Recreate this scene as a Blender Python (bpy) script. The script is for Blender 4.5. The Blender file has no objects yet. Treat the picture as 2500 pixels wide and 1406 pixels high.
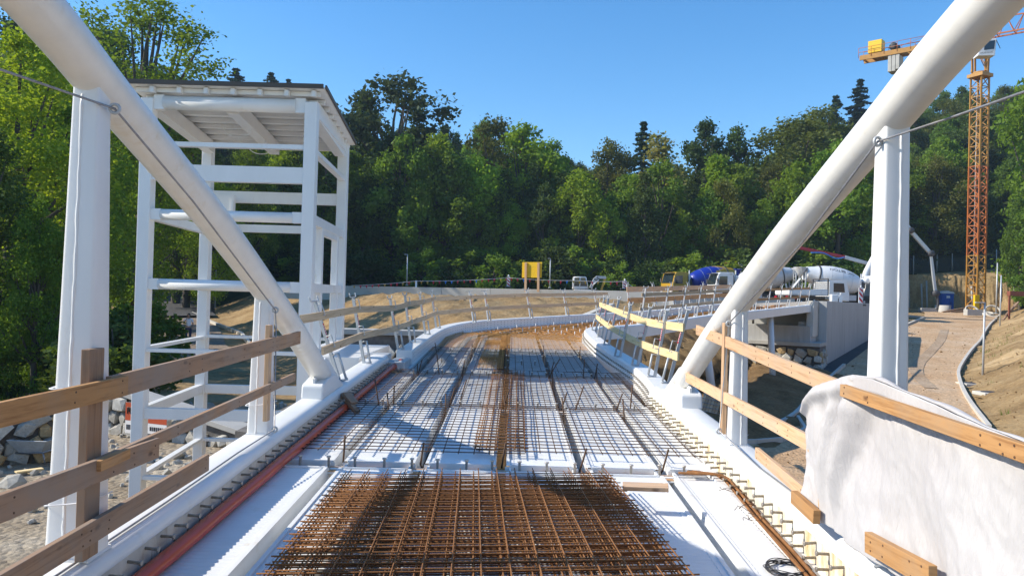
import bpy, math, random
import numpy as np
from mathutils import Vector, Matrix, Quaternion, noise

rnd = random.Random(7)
SC = bpy.context.scene
# ------------------------------------------------------------------ camera
FPX, ROLL, PITCH, EYE, GR = 1880.0, 0.027, 0.011, 1.875, 0.039   # focal length in photo pixels, tilt, eye height, deck gradient
_cr, _sr, _cp, _sp = math.cos(ROLL), math.sin(ROLL), math.cos(PITCH), math.sin(PITCH)
CR = Vector((_cr, -_sp * _sr, _cp * _sr))
CU = Vector((-_sr, -_sp * _cr, _cp * _cr))
CF = Vector((0, _cp, _sp))
EYEP = Vector((0, 0, EYE))
cam_data = bpy.data.cameras.new('camera')
cam = bpy.data.objects.new('camera', cam_data)
SC.collection.objects.link(cam)
cam_data.sensor_width = 36.0
cam_data.lens = 36.0 * FPX / 2500.0
cam_data.clip_start = 0.05
cam_data.clip_end = 3000
M = Matrix((CR, CU, -CF)).transposed().to_4x4()
M.translation = EYEP
cam.matrix_world = M
SC.camera = cam

# ------------------------------------------------------------------ light
SUN_EL, SUN_FWD = math.radians(35.0), math.radians(1.5)      # sun to the left, a little ahead of the camera
sun_dir = Vector((-math.cos(SUN_EL) * math.cos(SUN_FWD), math.cos(SUN_EL) * math.sin(SUN_FWD), math.sin(SUN_EL)))
world = bpy.data.worlds.new('World')
SC.world = world
world.use_nodes = True
wn = world.node_tree.nodes
sky = wn.new('ShaderNodeTexSky')
sky.sky_type = 'NISHITA'
sky.sun_disc = False
sky.sun_elevation = SUN_EL
sky.sun_rotation = math.atan2(sun_dir.x, sun_dir.y)
sky.altitude = 400
sky.air_density = 1.0
sky.dust_density = 0.3
sky.ozone_density = 2.5
bg = wn['Background']
bg.inputs['Strength'].default_value = 0.14
_hs = wn.new('ShaderNodeHueSaturation'); _hs.inputs['Saturation'].default_value = 1.33      # the camera's vivid blue, over the whole sky
world.node_tree.links.new(sky.outputs[0], _hs.inputs['Color'])
world.node_tree.links.new(_hs.outputs[0], bg.inputs['Color'])
sl = bpy.data.lights.new('sun', 'SUN')
sl.energy = 4.1
sl.angle = math.radians(0.5)
sl.color = (1.0, 0.92, 0.79)
so = bpy.data.objects.new('sun', sl)
SC.collection.objects.link(so)
so.rotation_euler = sun_dir.to_track_quat('Z', 'Y').to_euler()
so.location = (-20, 5, 30)
SC.view_settings.view_transform = 'Standard'
SC.view_settings.look = 'None'
SC.view_settings.exposure = 0.68
SC.view_settings.gamma = 1.0
SC.view_settings.use_curve_mapping = False
SC.cycles.max_bounces = 6
SC.cycles.diffuse_bounces = 3
SC.cycles.glossy_bounces = 2
SC.cycles.transmission_bounces = 4
SC.cycles.transparent_max_bounces = 4
SC.cycles.caustics_reflective = False
SC.cycles.caustics_refractive = False

# ------------------------------------------------------------------ measuring
def pray(px, py):
    return CF + CR * ((px - 1250) / FPX) + CU * ((703 - py) / FPX)
def atY(px, py, Y):
    d = pray(px, py); return EYEP + d * (Y / d.y)
def atX(px, py, X):
    d = pray(px, py); return EYEP + d * (X / d.x)
def atZ(px, py, Z):
    d = pray(px, py); return EYEP + d * ((Z - EYE) / d.z)
def deck(px, py, h=0.0):
    d = pray(px, py); return EYEP + d * ((h - EYE) / (d.z - GR * d.y))
def D(x, y, h=0.0):
    return Vector((x, y, GR * y + h))
def lerp(a, b, t): return a + (b - a) * t
def sstep(x, a, b):
    t = min(1, max(0, (x - a) / (b - a))); return t * t * (3 - 2 * t)
def interp(x, xs, ys): return float(np.interp(x, xs, ys))

# ------------------------------------------------------------------ materials
def nn(nt, t, **kw):
    n = nt.nodes.new(t)
    for k, v in kw.items():
        if k in n.inputs: n.inputs[k].default_value = v
        else: setattr(n, k, v)
    return n
def new_mat(name):
    m = bpy.data.materials.new(name); m.use_nodes = True
    nt = m.node_tree
    return m, nt, nt.nodes['Principled BSDF']
def ramp(nt, stops):
    r = nt.nodes.new('ShaderNodeValToRGB')
    e = r.color_ramp.elements
    while len(e) > 1: e.remove(e[-1])
    e[0].position = stops[0][0]; e[0].color = (*stops[0][1], 1)
    for p, c in stops[1:]:
        k = e.new(p); k.color = (*c, 1)
    return r
def simple(name, col, rough=0.5, metal=0.0, var=0.12, scale=4.0, bump=0.0, bscale=60.0, stretch=(1, 1, 1), spec=0.5, dirt=None, dscale=2.0, dthr=0.6, coord='Object'):
    """colour with large soft variation, optional second colour in patches, optional fine relief"""
    m, nt, b = new_mat(name)
    L = nt.links.new
    tc = nn(nt, 'ShaderNodeTexCoord')
    mp = nn(nt, 'ShaderNodeMapping'); mp.inputs['Scale'].default_value = stretch
    if coord == 'World':
        g = nn(nt, 'ShaderNodeNewGeometry'); L(g.outputs['Position'], mp.inputs[0])
    else:
        L(tc.outputs[coord], mp.inputs[0])
    n1 = nn(nt, 'ShaderNodeTexNoise', Scale=scale, Detail=6.0, Roughness=0.6)
    L(mp.outputs[0], n1.inputs['Vector'])
    lo = tuple(c * (1 - var) for c in col); hi = tuple(min(1, c * (1 + var)) for c in col)
    r = ramp(nt, [(0.3, lo), (0.7, hi)])
    L(n1.outputs[0], r.inputs[0])
    out = r.outputs[0]
    if dirt:
        n2 = nn(nt, 'ShaderNodeTexNoise', Scale=dscale, Detail=8.0, Roughness=0.7)
        L(mp.outputs[0], n2.inputs['Vector'])
        r2 = ramp(nt, [(dthr, (0, 0, 0)), (min(1, dthr + 0.18), (1, 1, 1))])
        L(n2.outputs[0], r2.inputs[0])
        mx = nn(nt, 'ShaderNodeMix', data_type='RGBA')
        L(r2.outputs[0], mx.inputs[0]); L(out, mx.inputs[6]); mx.inputs[7].default_value = (*dirt, 1)
        out = mx.outputs[2]
    L(out, b.inputs['Base Color'])
    b.inputs['Roughness'].default_value = rough
    b.inputs['Metallic'].default_value = metal
    b.inputs['Specular IOR Level'].default_value = spec
    if bump:
        n3 = nn(nt, 'ShaderNodeTexNoise', Scale=bscale, Detail=5.0, Roughness=0.65)
        L(mp.outputs[0], n3.inputs['Vector'])
        bp = nn(nt, 'ShaderNodeBump', Strength=bump, Distance=0.02)
        L(n3.outputs[0], bp.inputs['Height']); L(bp.outputs[0], b.inputs['Normal'])
    return m
def wood(name, pale, dark, grey=None, gthr=0.55):
    """sawn timber: grain along u of the UV map, knots, saw marks, per-board shift"""
    m, nt, b = new_mat(name); L = nt.links.new
    uv = nn(nt, 'ShaderNodeUVMap'); oi = nn(nt, 'ShaderNodeObjectInfo')
    sh = nn(nt, 'ShaderNodeVectorMath', operation='MULTIPLY_ADD')
    L(oi.outputs['Random'], sh.inputs[0]); sh.inputs[1].default_value = (37, 11, 5); L(uv.outputs[0], sh.inputs[2])
    mp = nn(nt, 'ShaderNodeMapping'); mp.inputs['Scale'].default_value = (1.6, 26, 26); L(sh.outputs[0], mp.inputs[0])
    n1 = nn(nt, 'ShaderNodeTexNoise', Scale=1.3, Detail=9.0, Roughness=0.62, Distortion=0.6); L(mp.outputs[0], n1.inputs['Vector'])
    r1 = ramp(nt, [(0.28, dark), (0.5, pale), (0.75, tuple(min(1, c * 1.12) for c in pale))]); L(n1.outputs[0], r1.inputs[0])
    mp2 = nn(nt, 'ShaderNodeMapping'); mp2.inputs['Scale'].default_value = (3.2, 7, 7); L(sh.outputs[0], mp2.inputs[0])
    vo = nn(nt, 'ShaderNodeTexVoronoi', Scale=1.0); L(mp2.outputs[0], vo.inputs['Vector'])
    rk = ramp(nt, [(0.05, (1, 1, 1)), (0.13, (0, 0, 0))]); L(vo.outputs['Distance'], rk.inputs[0])
    mk = nn(nt, 'ShaderNodeMix', data_type='RGBA'); L(rk.outputs[0], mk.inputs[0]); L(r1.outputs[0], mk.inputs[6])
    mk.inputs[7].default_value = (dark[0] * 0.4, dark[1] * 0.33, dark[2] * 0.3, 1)
    out = mk.outputs[2]
    if grey:
        n2 = nn(nt, 'ShaderNodeTexNoise', Scale=2.2, Detail=7.0, Roughness=0.7); L(sh.outputs[0], n2.inputs['Vector'])
        rg = ramp(nt, [(gthr - 0.15, (0, 0, 0)), (gthr + 0.15, (1, 1, 1))]); L(n2.outputs[0], rg.inputs[0])
        mg = nn(nt, 'ShaderNodeMix', data_type='RGBA'); L(rg.outputs[0], mg.inputs[0]); L(out, mg.inputs[6]); mg.inputs[7].default_value = (*grey, 1)
        m2 = nn(nt, 'ShaderNodeMix', data_type='RGBA', blend_type='MULTIPLY'); m2.inputs[0].default_value = 0.5
        L(mg.outputs[2], m2.inputs[6]); L(r1.outputs[0], m2.inputs[7])
        m3 = nn(nt, 'ShaderNodeMix', data_type='RGBA'); m3.inputs[0].default_value = 0.6; L(m2.outputs[2], m3.inputs[6]); L(mg.outputs[2], m3.inputs[7])
        out = m3.outputs[2]
    # each board a little lighter or darker
    hs = nn(nt, 'ShaderNodeHueSaturation'); mr = nn(nt, 'ShaderNodeMapRange')
    mr.inputs[3].default_value = 0.82; mr.inputs[4].default_value = 1.1
    L(oi.outputs['Random'], mr.inputs[0]); L(mr.outputs[0], hs.inputs['Value']); L(out, hs.inputs['Color'])
    L(hs.outputs[0], b.inputs['Base Color'])
    b.inputs['Roughness'].default_value = 0.75
    b.inputs['Specular IOR Level'].default_value = 0.25
    bp = nn(nt, 'ShaderNodeBump', Strength=0.35, Distance=0.004); L(n1.outputs[0], bp.inputs['Height']); L(bp.outputs[0], b.inputs['Normal'])
    return m
def leafmat(name, lo, hi, trans=0.35, bark=None):
    m, nt, b = new_mat(name); L = nt.links.new
    nt.nodes.remove(b)
    out = nt.nodes['Material Output']
    g = nn(nt, 'ShaderNodeTexCoord'); oi = nn(nt, 'ShaderNodeObjectInfo')
    n1 = nn(nt, 'ShaderNodeTexNoise', Scale=0.9, Detail=4.0, Roughness=0.7); L(g.outputs['Object'], n1.inputs['Vector'])
    r = ramp(nt, [(0.3, lo), (0.7, hi)]); L(n1.outputs[0], r.inputs[0])
    hs = nn(nt, 'ShaderNodeHueSaturation')
    mr = nn(nt, 'ShaderNodeMapRange'); mr.inputs[3].default_value = 0.7; mr.inputs[4].default_value = 1.25
    mh = nn(nt, 'ShaderNodeMapRange'); mh.inputs[3].default_value = 0.485; mh.inputs[4].default_value = 0.515
    L(oi.outputs['Random'], mr.inputs[0]); L(mr.outputs[0], hs.inputs['Value']); L(r.outputs[0], hs.inputs['Color'])
    wn_ = nn(nt, 'ShaderNodeTexWhiteNoise', noise_dimensions='1D'); L(oi.outputs['Random'], wn_.inputs['W']); L(wn_.outputs[0], mh.inputs[0]); L(mh.outputs[0], hs.inputs['Hue'])
    d = nn(nt, 'ShaderNodeBsdfDiffuse'); t = nn(nt, 'ShaderNodeBsdfTranslucent'); gl = nn(nt, 'ShaderNodeBsdfGlossy', Roughness=0.6)
    gl.inputs['Color'].default_value = (0.5, 0.6, 0.5, 1)
    L(hs.outputs[0], d.inputs[0])
    ty = nn(nt, 'ShaderNodeMix', data_type='RGBA', blend_type='MULTIPLY'); ty.inputs[0].default_value = 1; L(hs.outputs[0], ty.inputs[6]); ty.inputs[7].default_value = (1.35, 1.3, 0.6, 1)
    L(ty.outputs[2], t.inputs[0])
    m1 = nn(nt, 'ShaderNodeMixShader'); m1.inputs[0].default_value = trans; L(d.outputs[0], m1.inputs[1]); L(t.outputs[0], m1.inputs[2])
    m2 = nn(nt, 'ShaderNodeMixShader'); m2.inputs[0].default_value = 0.025; L(m1.outputs[0], m2.inputs[1]); L(gl.outputs[0], m2.inputs[2])
    L(m2.outputs[0], out.inputs[0])
    return m

MT = {}
MT['white'] = simple('white_paint', (0.80, 0.80, 0.785), 0.34, var=0.035, scale=3, bump=0.06, bscale=180, stretch=(1, 1, .35), dirt=(0.66, 0.61, 0.50), dscale=2.6, dthr=0.60)
MT['tube'] = simple('tube_paint', (0.79, 0.77, 0.72), 0.33, var=0.04, scale=2, bump=0.10, bscale=260, stretch=(1, 4, 4), dirt=(0.70, 0.63, 0.50), dscale=1.2, dthr=0.56)
MT['sheet'] = simple('sheet_steel', (0.80, 0.805, 0.79), 0.38, metal=0.0, var=0.04, scale=4, dirt=(0.62, 0.53, 0.38), dscale=3.5, dthr=0.58)
MT['sheet_old'] = simple('sheet_steel_stained', (0.70, 0.71, 0.70), 0.45, var=0.06, scale=4, dirt=(0.42, 0.29, 0.17), dscale=3, dthr=0.52)
MT['studplate_l'] = simple('bare_stud_strip', (0.60, 0.56, 0.48), 0.7, var=0.18, scale=5, bump=0.3, bscale=70, dirt=(0.28, 0.19, 0.11), dscale=9, dthr=0.56, stretch=(1, 1, 0.25))
MT['studplate_r'] = simple('stained_stud_strip', (0.78, 0.73, 0.60), 0.55, var=0.08, scale=5, bump=0.15, bscale=70, dirt=(0.60, 0.36, 0.10), dscale=6, dthr=0.50, stretch=(1, 1, 0.3))
MT['stud'] = simple('stud_steel', (0.36, 0.32, 0.27), 0.45, metal=0.5, var=0.3, scale=30)
MT['studpale'] = simple('stud_steel_pale', (0.52, 0.48, 0.42), 0.45, metal=0.3, var=0.2, scale=30)
MT['rust'] = simple('rusty_bar', (0.25, 0.105, 0.029), 0.8, var=0.38, scale=14, bump=0.4, bscale=150, dirt=(0.11, 0.048, 0.02), dscale=8, dthr=0.55)
MT['rust_dark'] = simple('dark_rusty_bar', (0.10, 0.052, 0.027), 0.75, var=0.3, scale=10)
MT['rust_orange'] = simple('orange_rust', (0.52, 0.26, 0.075), 0.85, var=0.25, scale=6)
MT['pipe'] = simple('orange_plastic', (0.55, 0.062, 0.015), 0.32, var=0.08, scale=3, dirt=(0.42, 0.10, 0.05), dscale=2, dthr=0.6)
MT['galv'] = simple('galvanised_steel', (0.50, 0.52, 0.53), 0.5, metal=0.35, var=0.12, scale=12)
MT['wire'] = simple('steel_wire', (0.32, 0.32, 0.33), 0.45, metal=0.7, var=0.2, scale=20)
MT['blackwire'] = simple('black_wire', (0.05, 0.05, 0.055), 0.4, metal=0.5, var=0.2, scale=20)
MT['red'] = simple('red_print', (0.55, 0.02, 0.03), 0.5, var=0.08)
MT['redorange'] = simple('red_orange_print', (0.50, 0.085, 0.03), 0.5, var=0.08)
MT['whiteprint'] = simple('white_print', (0.8, 0.8, 0.8), 0.5, var=0.04)
MT['blackprint'] = simple('black_print', (0.02, 0.02, 0.025), 0.5, var=0.05)
MT['blueprint'] = simple('blue_print', (0.03, 0.20, 0.60), 0.5, var=0.1)
MT['w_orange'] = wood('sawn_pine_fresh', (0.56, 0.32, 0.135), (0.32, 0.15, 0.055), grey=(0.46, 0.33, 0.21), gthr=0.62)
MT['w_grey'] = wood('sawn_pine_weathered', (0.44, 0.27, 0.155), (0.23, 0.13, 0.07), grey=(0.36, 0.29, 0.23), gthr=0.5)
MT['w_pale'] = wood('sawn_pine_pale', (0.68, 0.46, 0.28), (0.48, 0.27, 0.13), grey=(0.52, 0.43, 0.34), gthr=0.62)
MT['w_beige'] = wood('planed_board_beige', (0.60, 0.45, 0.29), (0.42, 0.28, 0.16))
MT['w_yellow'] = wood('shuttering_board_yellow', (0.78, 0.61, 0.33), (0.66, 0.46, 0.20))
MT['w_ply'] = wood('plywood', (0.55, 0.33, 0.17), (0.40, 0.21, 0.10))
MT['concrete'] = simple('concrete', (0.44, 0.43, 0.40), 0.85, var=0.12, scale=1.2, bump=0.25, bscale=40, dirt=(0.33, 0.31, 0.28), dscale=0.9, dthr=0.55)
MT['concrete_board'] = simple('board_marked_concrete', (0.42, 0.42, 0.41), 0.85, var=0.14, scale=1.5, stretch=(3, 3, 0.25), bump=0.2, bscale=20, dirt=(0.30, 0.29, 0.27), dscale=0.8, dthr=0.57)
MT['concrete_pale'] = simple('pale_concrete', (0.56, 0.53, 0.47), 0.85, var=0.1, scale=1.0, bump=0.2, bscale=40, dirt=(0.44, 0.38, 0.28), dscale=0.8, dthr=0.55)
MT['mortar'] = simple('dark_mortar', (0.15, 0.14, 0.13), 0.95, var=0.3, scale=6, bump=0.5, bscale=30)
MT['stone'] = simple('rubble_stone', (0.42, 0.40, 0.35), 0.9, var=0.25, scale=4, bump=0.6, bscale=14, dirt=(0.23, 0.20, 0.15), dscale=5, dthr=0.53)
MT['stone_pale'] = simple('pale_limestone', (0.56, 0.54, 0.48), 0.9, var=0.2, scale=4, bump=0.6, bscale=14, dirt=(0.30, 0.26, 0.2), dscale=5, dthr=0.56)
MT['stone_ochre'] = simple('ochre_stone', (0.46, 0.33, 0.17), 0.9, var=0.25, scale=4, bump=0.6, bscale=14, dirt=(0.3, 0.26, 0.2), dscale=5, dthr=0.56)
MT['glass'] = simple('dark_glass', (0.02, 0.03, 0.04), 0.06, var=0.1, spec=0.8)
MT['rubber'] = simple('tyre_rubber', (0.025, 0.025, 0.026), 0.8, var=0.2, scale=10)
MT['chassis'] = simple('chassis_grey', (0.05, 0.05, 0.055), 0.6, var=0.2, scale=5, dirt=(0.2, 0.17, 0.13), dscale=2, dthr=0.55)
MT['vwhite'] = simple('vehicle_white', (0.74, 0.75, 0.76), 0.3, var=0.04, dirt=(0.5, 0.46, 0.40), dscale=1.3, dthr=0.57)
MT['vgrey'] = simple('drum_grey', (0.52, 0.54, 0.56), 0.45, var=0.06, dirt=(0.38, 0.36, 0.32), dscale=1.5, dthr=0.55)
MT['vyellow'] = simple('vehicle_yellow', (0.46, 0.27, 0.025), 0.35, var=0.05)
MT['vblue'] = simple('vehicle_blue', (0.01, 0.03, 0.30), 0.35, var=0.05)
MT['vred'] = simple('vehicle_red', (0.38, 0.01, 0.03), 0.4, var=0.1)
MT['vlight'] = simple('lamp_lens', (0.7, 0.7, 0.7), 0.1, var=0.02)
MT['crane'] = simple('crane_yellow', (0.40, 0.195, 0.03), 0.5, var=0.12, scale=2, dirt=(0.28, 0.12, 0.03), dscale=3, dthr=0.57)
MT['crane_red'] = simple('crane_orange_red', (0.42, 0.12, 0.022), 0.55, var=0.14, scale=2, dirt=(0.24, 0.08, 0.03), dscale=3, dthr=0.57)
MT['yellow_panel'] = simple('yellow_shuttering_panel', (0.80, 0.50, 0.01), 0.45, var=0.06, scale=2, stretch=(1, 1, 6))
MT['toilet'] = simple('toilet_blue', (0.015, 0.11, 0.42), 0.4, var=0.06)
MT['roofbrown'] = simple('roof_brown', (0.075, 0.06, 0.045), 0.5, var=0.1)
MT['fence_net'] = simple('dark_netting', (0.045, 0.055, 0.05), 0.9, var=0.2)
MT['bark'] = simple('bark', (0.085, 0.07, 0.055), 0.95, var=0.35, scale=5, bump=0.6, bscale=12, stretch=(1, 1, 0.3))
MT['skin'] = simple('skin', (0.42, 0.25, 0.17), 0.6, var=0.05)
MT['shirt'] = simple('white_cotton', (0.82, 0.83, 0.86), 0.9, var=0.04)
MT['jeans'] = simple('navy_denim', (0.025, 0.035, 0.08), 0.9, var=0.2)
MT['hair'] = simple('dark_hair', (0.03, 0.022, 0.016), 0.7, var=0.2)
MT['rustbeam'] = simple('red_brown_steel', (0.22, 0.07, 0.04), 0.7, var=0.2)

# --------------------------------------------------------------- ground materials (world space)
def ground_mat(name, cols, scale=0.6, fine=9.0, bump=0.8, bdist=0.06, peb=None, rough=0.95):
    m, nt, b = new_mat(name); L = nt.links.new
    g = nn(nt, 'ShaderNodeNewGeometry')
    n1 = nn(nt, 'ShaderNodeTexNoise', Scale=scale, Detail=10.0, Roughness=0.68); L(g.outputs['Position'], n1.inputs['Vector'])
    r = ramp(nt, cols); L(n1.outputs[0], r.inputs[0])
    n2 = nn(nt, 'ShaderNodeTexNoise', Scale=fine, Detail=8.0, Roughness=0.75); L(g.outputs['Position'], n2.inputs['Vector'])
    r2 = ramp(nt, [(0.25, (0.55, 0.55, 0.55)), (0.7, (1.2, 1.2, 1.2))]); L(n2.outputs[0], r2.inputs[0])
    mx = nn(nt, 'ShaderNodeMix', data_type='RGBA', blend_type='MULTIPLY'); mx.inputs[0].default_value = 1
    L(r.outputs[0], mx.inputs[6]); L(r2.outputs[0], mx.inputs[7])
    out = mx.outputs[2]; hsrc = n2.outputs[0]
    if peb:
        vo = nn(nt, 'ShaderNodeTexVoronoi', Scale=peb); L(g.outputs['Position'], vo.inputs['Vector'])
        rv = ramp(nt, [(0.0, (0.72, 0.72, 0.74)), (0.5, (1.0, 1.0, 1.0)), (1.0, (1.22, 1.2, 1.15))]); L(vo.outputs['Color'], rv.inputs[0])
        m2 = nn(nt, 'ShaderNodeMix', data_type='RGBA', blend_type='MULTIPLY'); m2.inputs[0].default_value = 0.9
        L(out, m2.inputs[6]); L(rv.outputs[0], m2.inputs[7]); out = m2.outputs[2]; 
        ad = nn(nt, 'ShaderNodeMath', operation='SUBTRACT'); L(n2.outputs[0], ad.inputs[0]); L(vo.outputs['Distance'], ad.inputs[1]); hsrc = ad.outputs[0]
    L(out, b.inputs['Base Color']); b.inputs['Roughness'].default_value = rough; b.inputs['Specular IOR Level'].default_value = 0.15
    bp = nn(nt, 'ShaderNodeBump', Strength=bump, Distance=bdist); L(hsrc, bp.inputs['Height']); L(bp.outputs[0], b.inputs['Normal'])
    return m
MT['soil'] = ground_mat('brown_soil', [(0.3, (0.23, 0.145, 0.065)), (0.5, (0.39, 0.265, 0.13)), (0.72, (0.50, 0.365, 0.20))], 0.5, 7.0, 1.0, 0.10)
MT['sand'] = ground_mat('ochre_sand', [(0.3, (0.38, 0.25, 0.12)), (0.5, (0.50, 0.35, 0.18)), (0.75, (0.58, 0.44, 0.27))], 0.5, 7.0, 0.8, 0.08)
MT['soil_dark'] = ground_mat('dark_soil', [(0.3, (0.17, 0.10, 0.045)), (0.5, (0.29, 0.185, 0.09)), (0.75, (0.40, 0.27, 0.14))], 0.7, 8.0, 1.0, 0.12)
MT['gravel'] = ground_mat('orange_gravel', [(0.3, (0.50, 0.31, 0.165)), (0.52, (0.60, 0.42, 0.26)), (0.75, (0.66, 0.52, 0.38))], 0.35, 6.0, 0.7, 0.03, peb=14.0)
MT['gravel_damp'] = ground_mat('damp_gravel', [(0.3, (0.38, 0.26, 0.16)), (0.52, (0.47, 0.35, 0.24)), (0.75, (0.53, 0.43, 0.32))], 0.35, 6.0, 0.7, 0.03, peb=14.0)
MT['riverbed'] = ground_mat('river_gravel', [(0.3, (0.28, 0.215, 0.14)), (0.5, (0.40, 0.33, 0.24)), (0.75, (0.52, 0.46, 0.37))], 0.5, 7.0, 0.9, 0.06, peb=9.0)
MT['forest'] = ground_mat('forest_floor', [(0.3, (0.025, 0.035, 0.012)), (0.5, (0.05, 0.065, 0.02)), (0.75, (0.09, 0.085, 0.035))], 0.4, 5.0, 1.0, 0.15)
MT['asphalt'] = ground_mat('asphalt', [(0.3, (0.075, 0.075, 0.078)), (0.7, (0.115, 0.112, 0.11))], 0.4, 30.0, 0.4, 0.01)
MT['dirtroad'] = ground_mat('dirt_road', [(0.3, (0.22, 0.16, 0.115)), (0.5, (0.30, 0.235, 0.18)), (0.75, (0.36, 0.29, 0.23))], 0.4, 8.0, 0.6, 0.04, peb=16.0)
MT['shotcrete'] = ground_mat('ochre_cut_face', [(0.3, (0.33, 0.22, 0.10)), (0.5, (0.46, 0.33, 0.17)), (0.75, (0.54, 0.42, 0.25))], 0.6, 4.0, 1.0, 0.12)
# ------------------------------------------------------------------ mesh building
COL = SC.collection
class MB:
    """collects faces in world (or local) coordinates; build() links them as one mesh object"""
    def __init__(self): self.v = []; self.f = []; self.uv = []; self.sm = []
    def add(self, vs, fs, smooth=False, uvs=None):
        o = len(self.v); self.v += [tuple(p) for p in vs]
        for i, f in enumerate(fs):
            self.f.append(tuple(o + k for k in f)); self.sm.append(smooth)
            self.uv.append(uvs[i] if uvs else None)
        return self
    def box(self, c, s, rot=None):
        hx, hy, hz = s[0] / 2, s[1] / 2, s[2] / 2
        vs = [Vector((x, y, z)) for z in (-hz, hz) for y in (-hy, hy) for x in (-hx, hx)]
        if rot is not None: vs = [rot @ p for p in vs]
        c = Vector(c)
        return self.add([p + c for p in vs], [(0, 2, 3, 1), (4, 5, 7, 6), (0, 1, 5, 4), (2, 6, 7, 3), (0, 4, 6, 2), (1, 3, 7, 5)])
    def bar(self, a, b, w, t, up=(0, 0, 1), ext=0.0):
        """box along a-b: t across the 'side' direction, w along up"""
        a, b = Vector(a), Vector(b); d = (b - a); l = d.length
        if l < 1e-6: return self
        d /= l; up = Vector(up); s = d.cross(up)
        if s.length < 1e-4: s = d.cross(Vector((1, 0, 0)))
        s.normalize(); u = s.cross(d)
        a = a - d * ext; b = b + d * ext; l += 2 * ext
        vs = []; 
        for p in (a, b):
            for k, j in ((-1, -1), (1, -1), (1, 1), (-1, 1)): vs.append(p + s * (k * t / 2) + u * (j * w / 2))
        fs = [(0, 1, 2, 3), (7, 6, 5, 4), (0, 4, 5, 1), (1, 5, 6, 2), (2, 6, 7, 3), (3, 7, 4, 0)]
        uvs = [[(0, 0), (t, 0), (t, w), (0, w)], [(0, w), (t, w), (t, 0), (0, 0)],
               [(0, 0), (l, 0), (l, t), (0, t)], [(0, 0.3), (l, 0.3), (l, .3 + w), (0, .3 + w)],
               [(0, .7), (l, .7), (l, .7 + t), (0, .7 + t)], [(0, 1.1), (l, 1.1), (l, 1.1 + w), (0, 1.1 + w)]]
        uvs[3] = [(0, .3), (l, .3), (l, .3 + w), (0, .3 + w)]
        return self.add(vs, fs, False, uvs)
    def tube(self, pts, r, n=8, cap=True, smooth=True, closed=False):
        pts = [Vector(p) for p in pts]; m = len(pts)
        rs = r if isinstance(r, (list, tuple)) else [r] * m
        vs = []; fs = []; prev = None
        for i, p in enumerate(pts):
            if closed: t = pts[(i + 1) % m] - pts[(i - 1) % m]
            else: t = (pts[min(i + 1, m - 1)] - pts[max(i - 1, 0)])
            if t.length < 1e-9: t = Vector((0, 0, 1))
            t.normalize()
            if prev is None:
                a = Vector((0, 0, 1)) if abs(t.z) < 0.9 else Vector((1, 0, 0))
                u = t.cross(a).normalized()
            else:
                u = (prev - t * prev.dot(t)); 
                if u.length < 1e-6: u = t.orthogonal()
                u.normalize()
            prev = u; w = t.cross(u)
            for k in range(n):
                q = 2 * math.pi * k / n
                vs.append(p + (u * math.cos(q) + w * math.sin(q)) * rs[i])
        seg = m if closed else m - 1
        for i in range(seg):
            j = (i + 1) % m
            for k in range(n):
                k2 = (k + 1) % n
                fs.append((i * n + k, i * n + k2, j * n + k2, j * n + k))
        self.add(vs, fs, smooth)
        if cap and not closed:
            o = len(self.v) - len(vs)
            self.f.append(tuple(o + k for k in range(n - 1, -1, -1))); self.sm.append(False); self.uv.append(None)
            self.f.append(tuple(o + (m - 1) * n + k for k in range(n))); self.sm.append(False); self.uv.append(None)
        return self
    def sweep(self, path, prof, up=Vector((0, 0, 1)), cap=True, smooth=False):
        """profile (side, up) carried along a path; up stays vertical"""
        path = [Vector(p) for p in path]; m = len(path); n = len(prof); vs = []; fs = []
        for i, p in enumerate(path):
            t = path[min(i + 1, m - 1)] - path[max(i - 1, 0)]; t.z = 0; t.normalize()
            s = Vector((t.y, -t.x, 0))
            for a, b in prof: vs.append(p + s * a + up * b)
        for i in range(m - 1):
            for k in range(n):
                k2 = (k + 1) % n
                fs.append((i * n + k, (i + 1) * n + k, (i + 1) * n + k2, i * n + k2))
        self.add(vs, fs, smooth)
        if cap:
            o = len(self.v) - len(vs)
            for f in (tuple(o + k for k in range(n)), tuple(o + (m - 1) * n + k for k in range(n - 1, -1, -1))):
                self.f.append(f); self.sm.append(False); self.uv.append(None)
        return self
    def prism(self, poly, d):
        """closed polygon extruded by vector d"""
        n = len(poly); d = Vector(d); poly = [Vector(p) for p in poly]
        vs = poly + [p + d for p in poly]
        fs = [tuple(range(n - 1, -1, -1)), tuple(range(n, 2 * n))] + [(k, (k + 1) % n, n + (k + 1) % n, n + k) for k in range(n)]
        return self.add(vs, fs)
    def lathe(self, prof, c, axis=(0, 0, 1), n=16, smooth=True, cap=True):
        ax = Vector(axis).normalized(); u = ax.orthogonal().normalized(); w = ax.cross(u); c = Vector(c)
        vs = []; fs = []; m = len(prof)
        for r, h in prof:
            for k in range(n):
                q = 2 * math.pi * k / n; vs.append(c + ax * h + (u * math.cos(q) + w * math.sin(q)) * r)
        for i in range(m - 1):
            for k in range(n):
                k2 = (k + 1) % n; fs.append((i * n + k, i * n + k2, (i + 1) * n + k2, (i + 1) * n + k))
        self.add(vs, fs, smooth)
        if cap:
            o = len(self.v) - len(vs)
            for f in (tuple(o + k for k in range(n - 1, -1, -1)), tuple(o + (m - 1) * n + k for k in range(n))):
                self.f.append(f); self.sm.append(False); self.uv.append(None)
        return self
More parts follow.
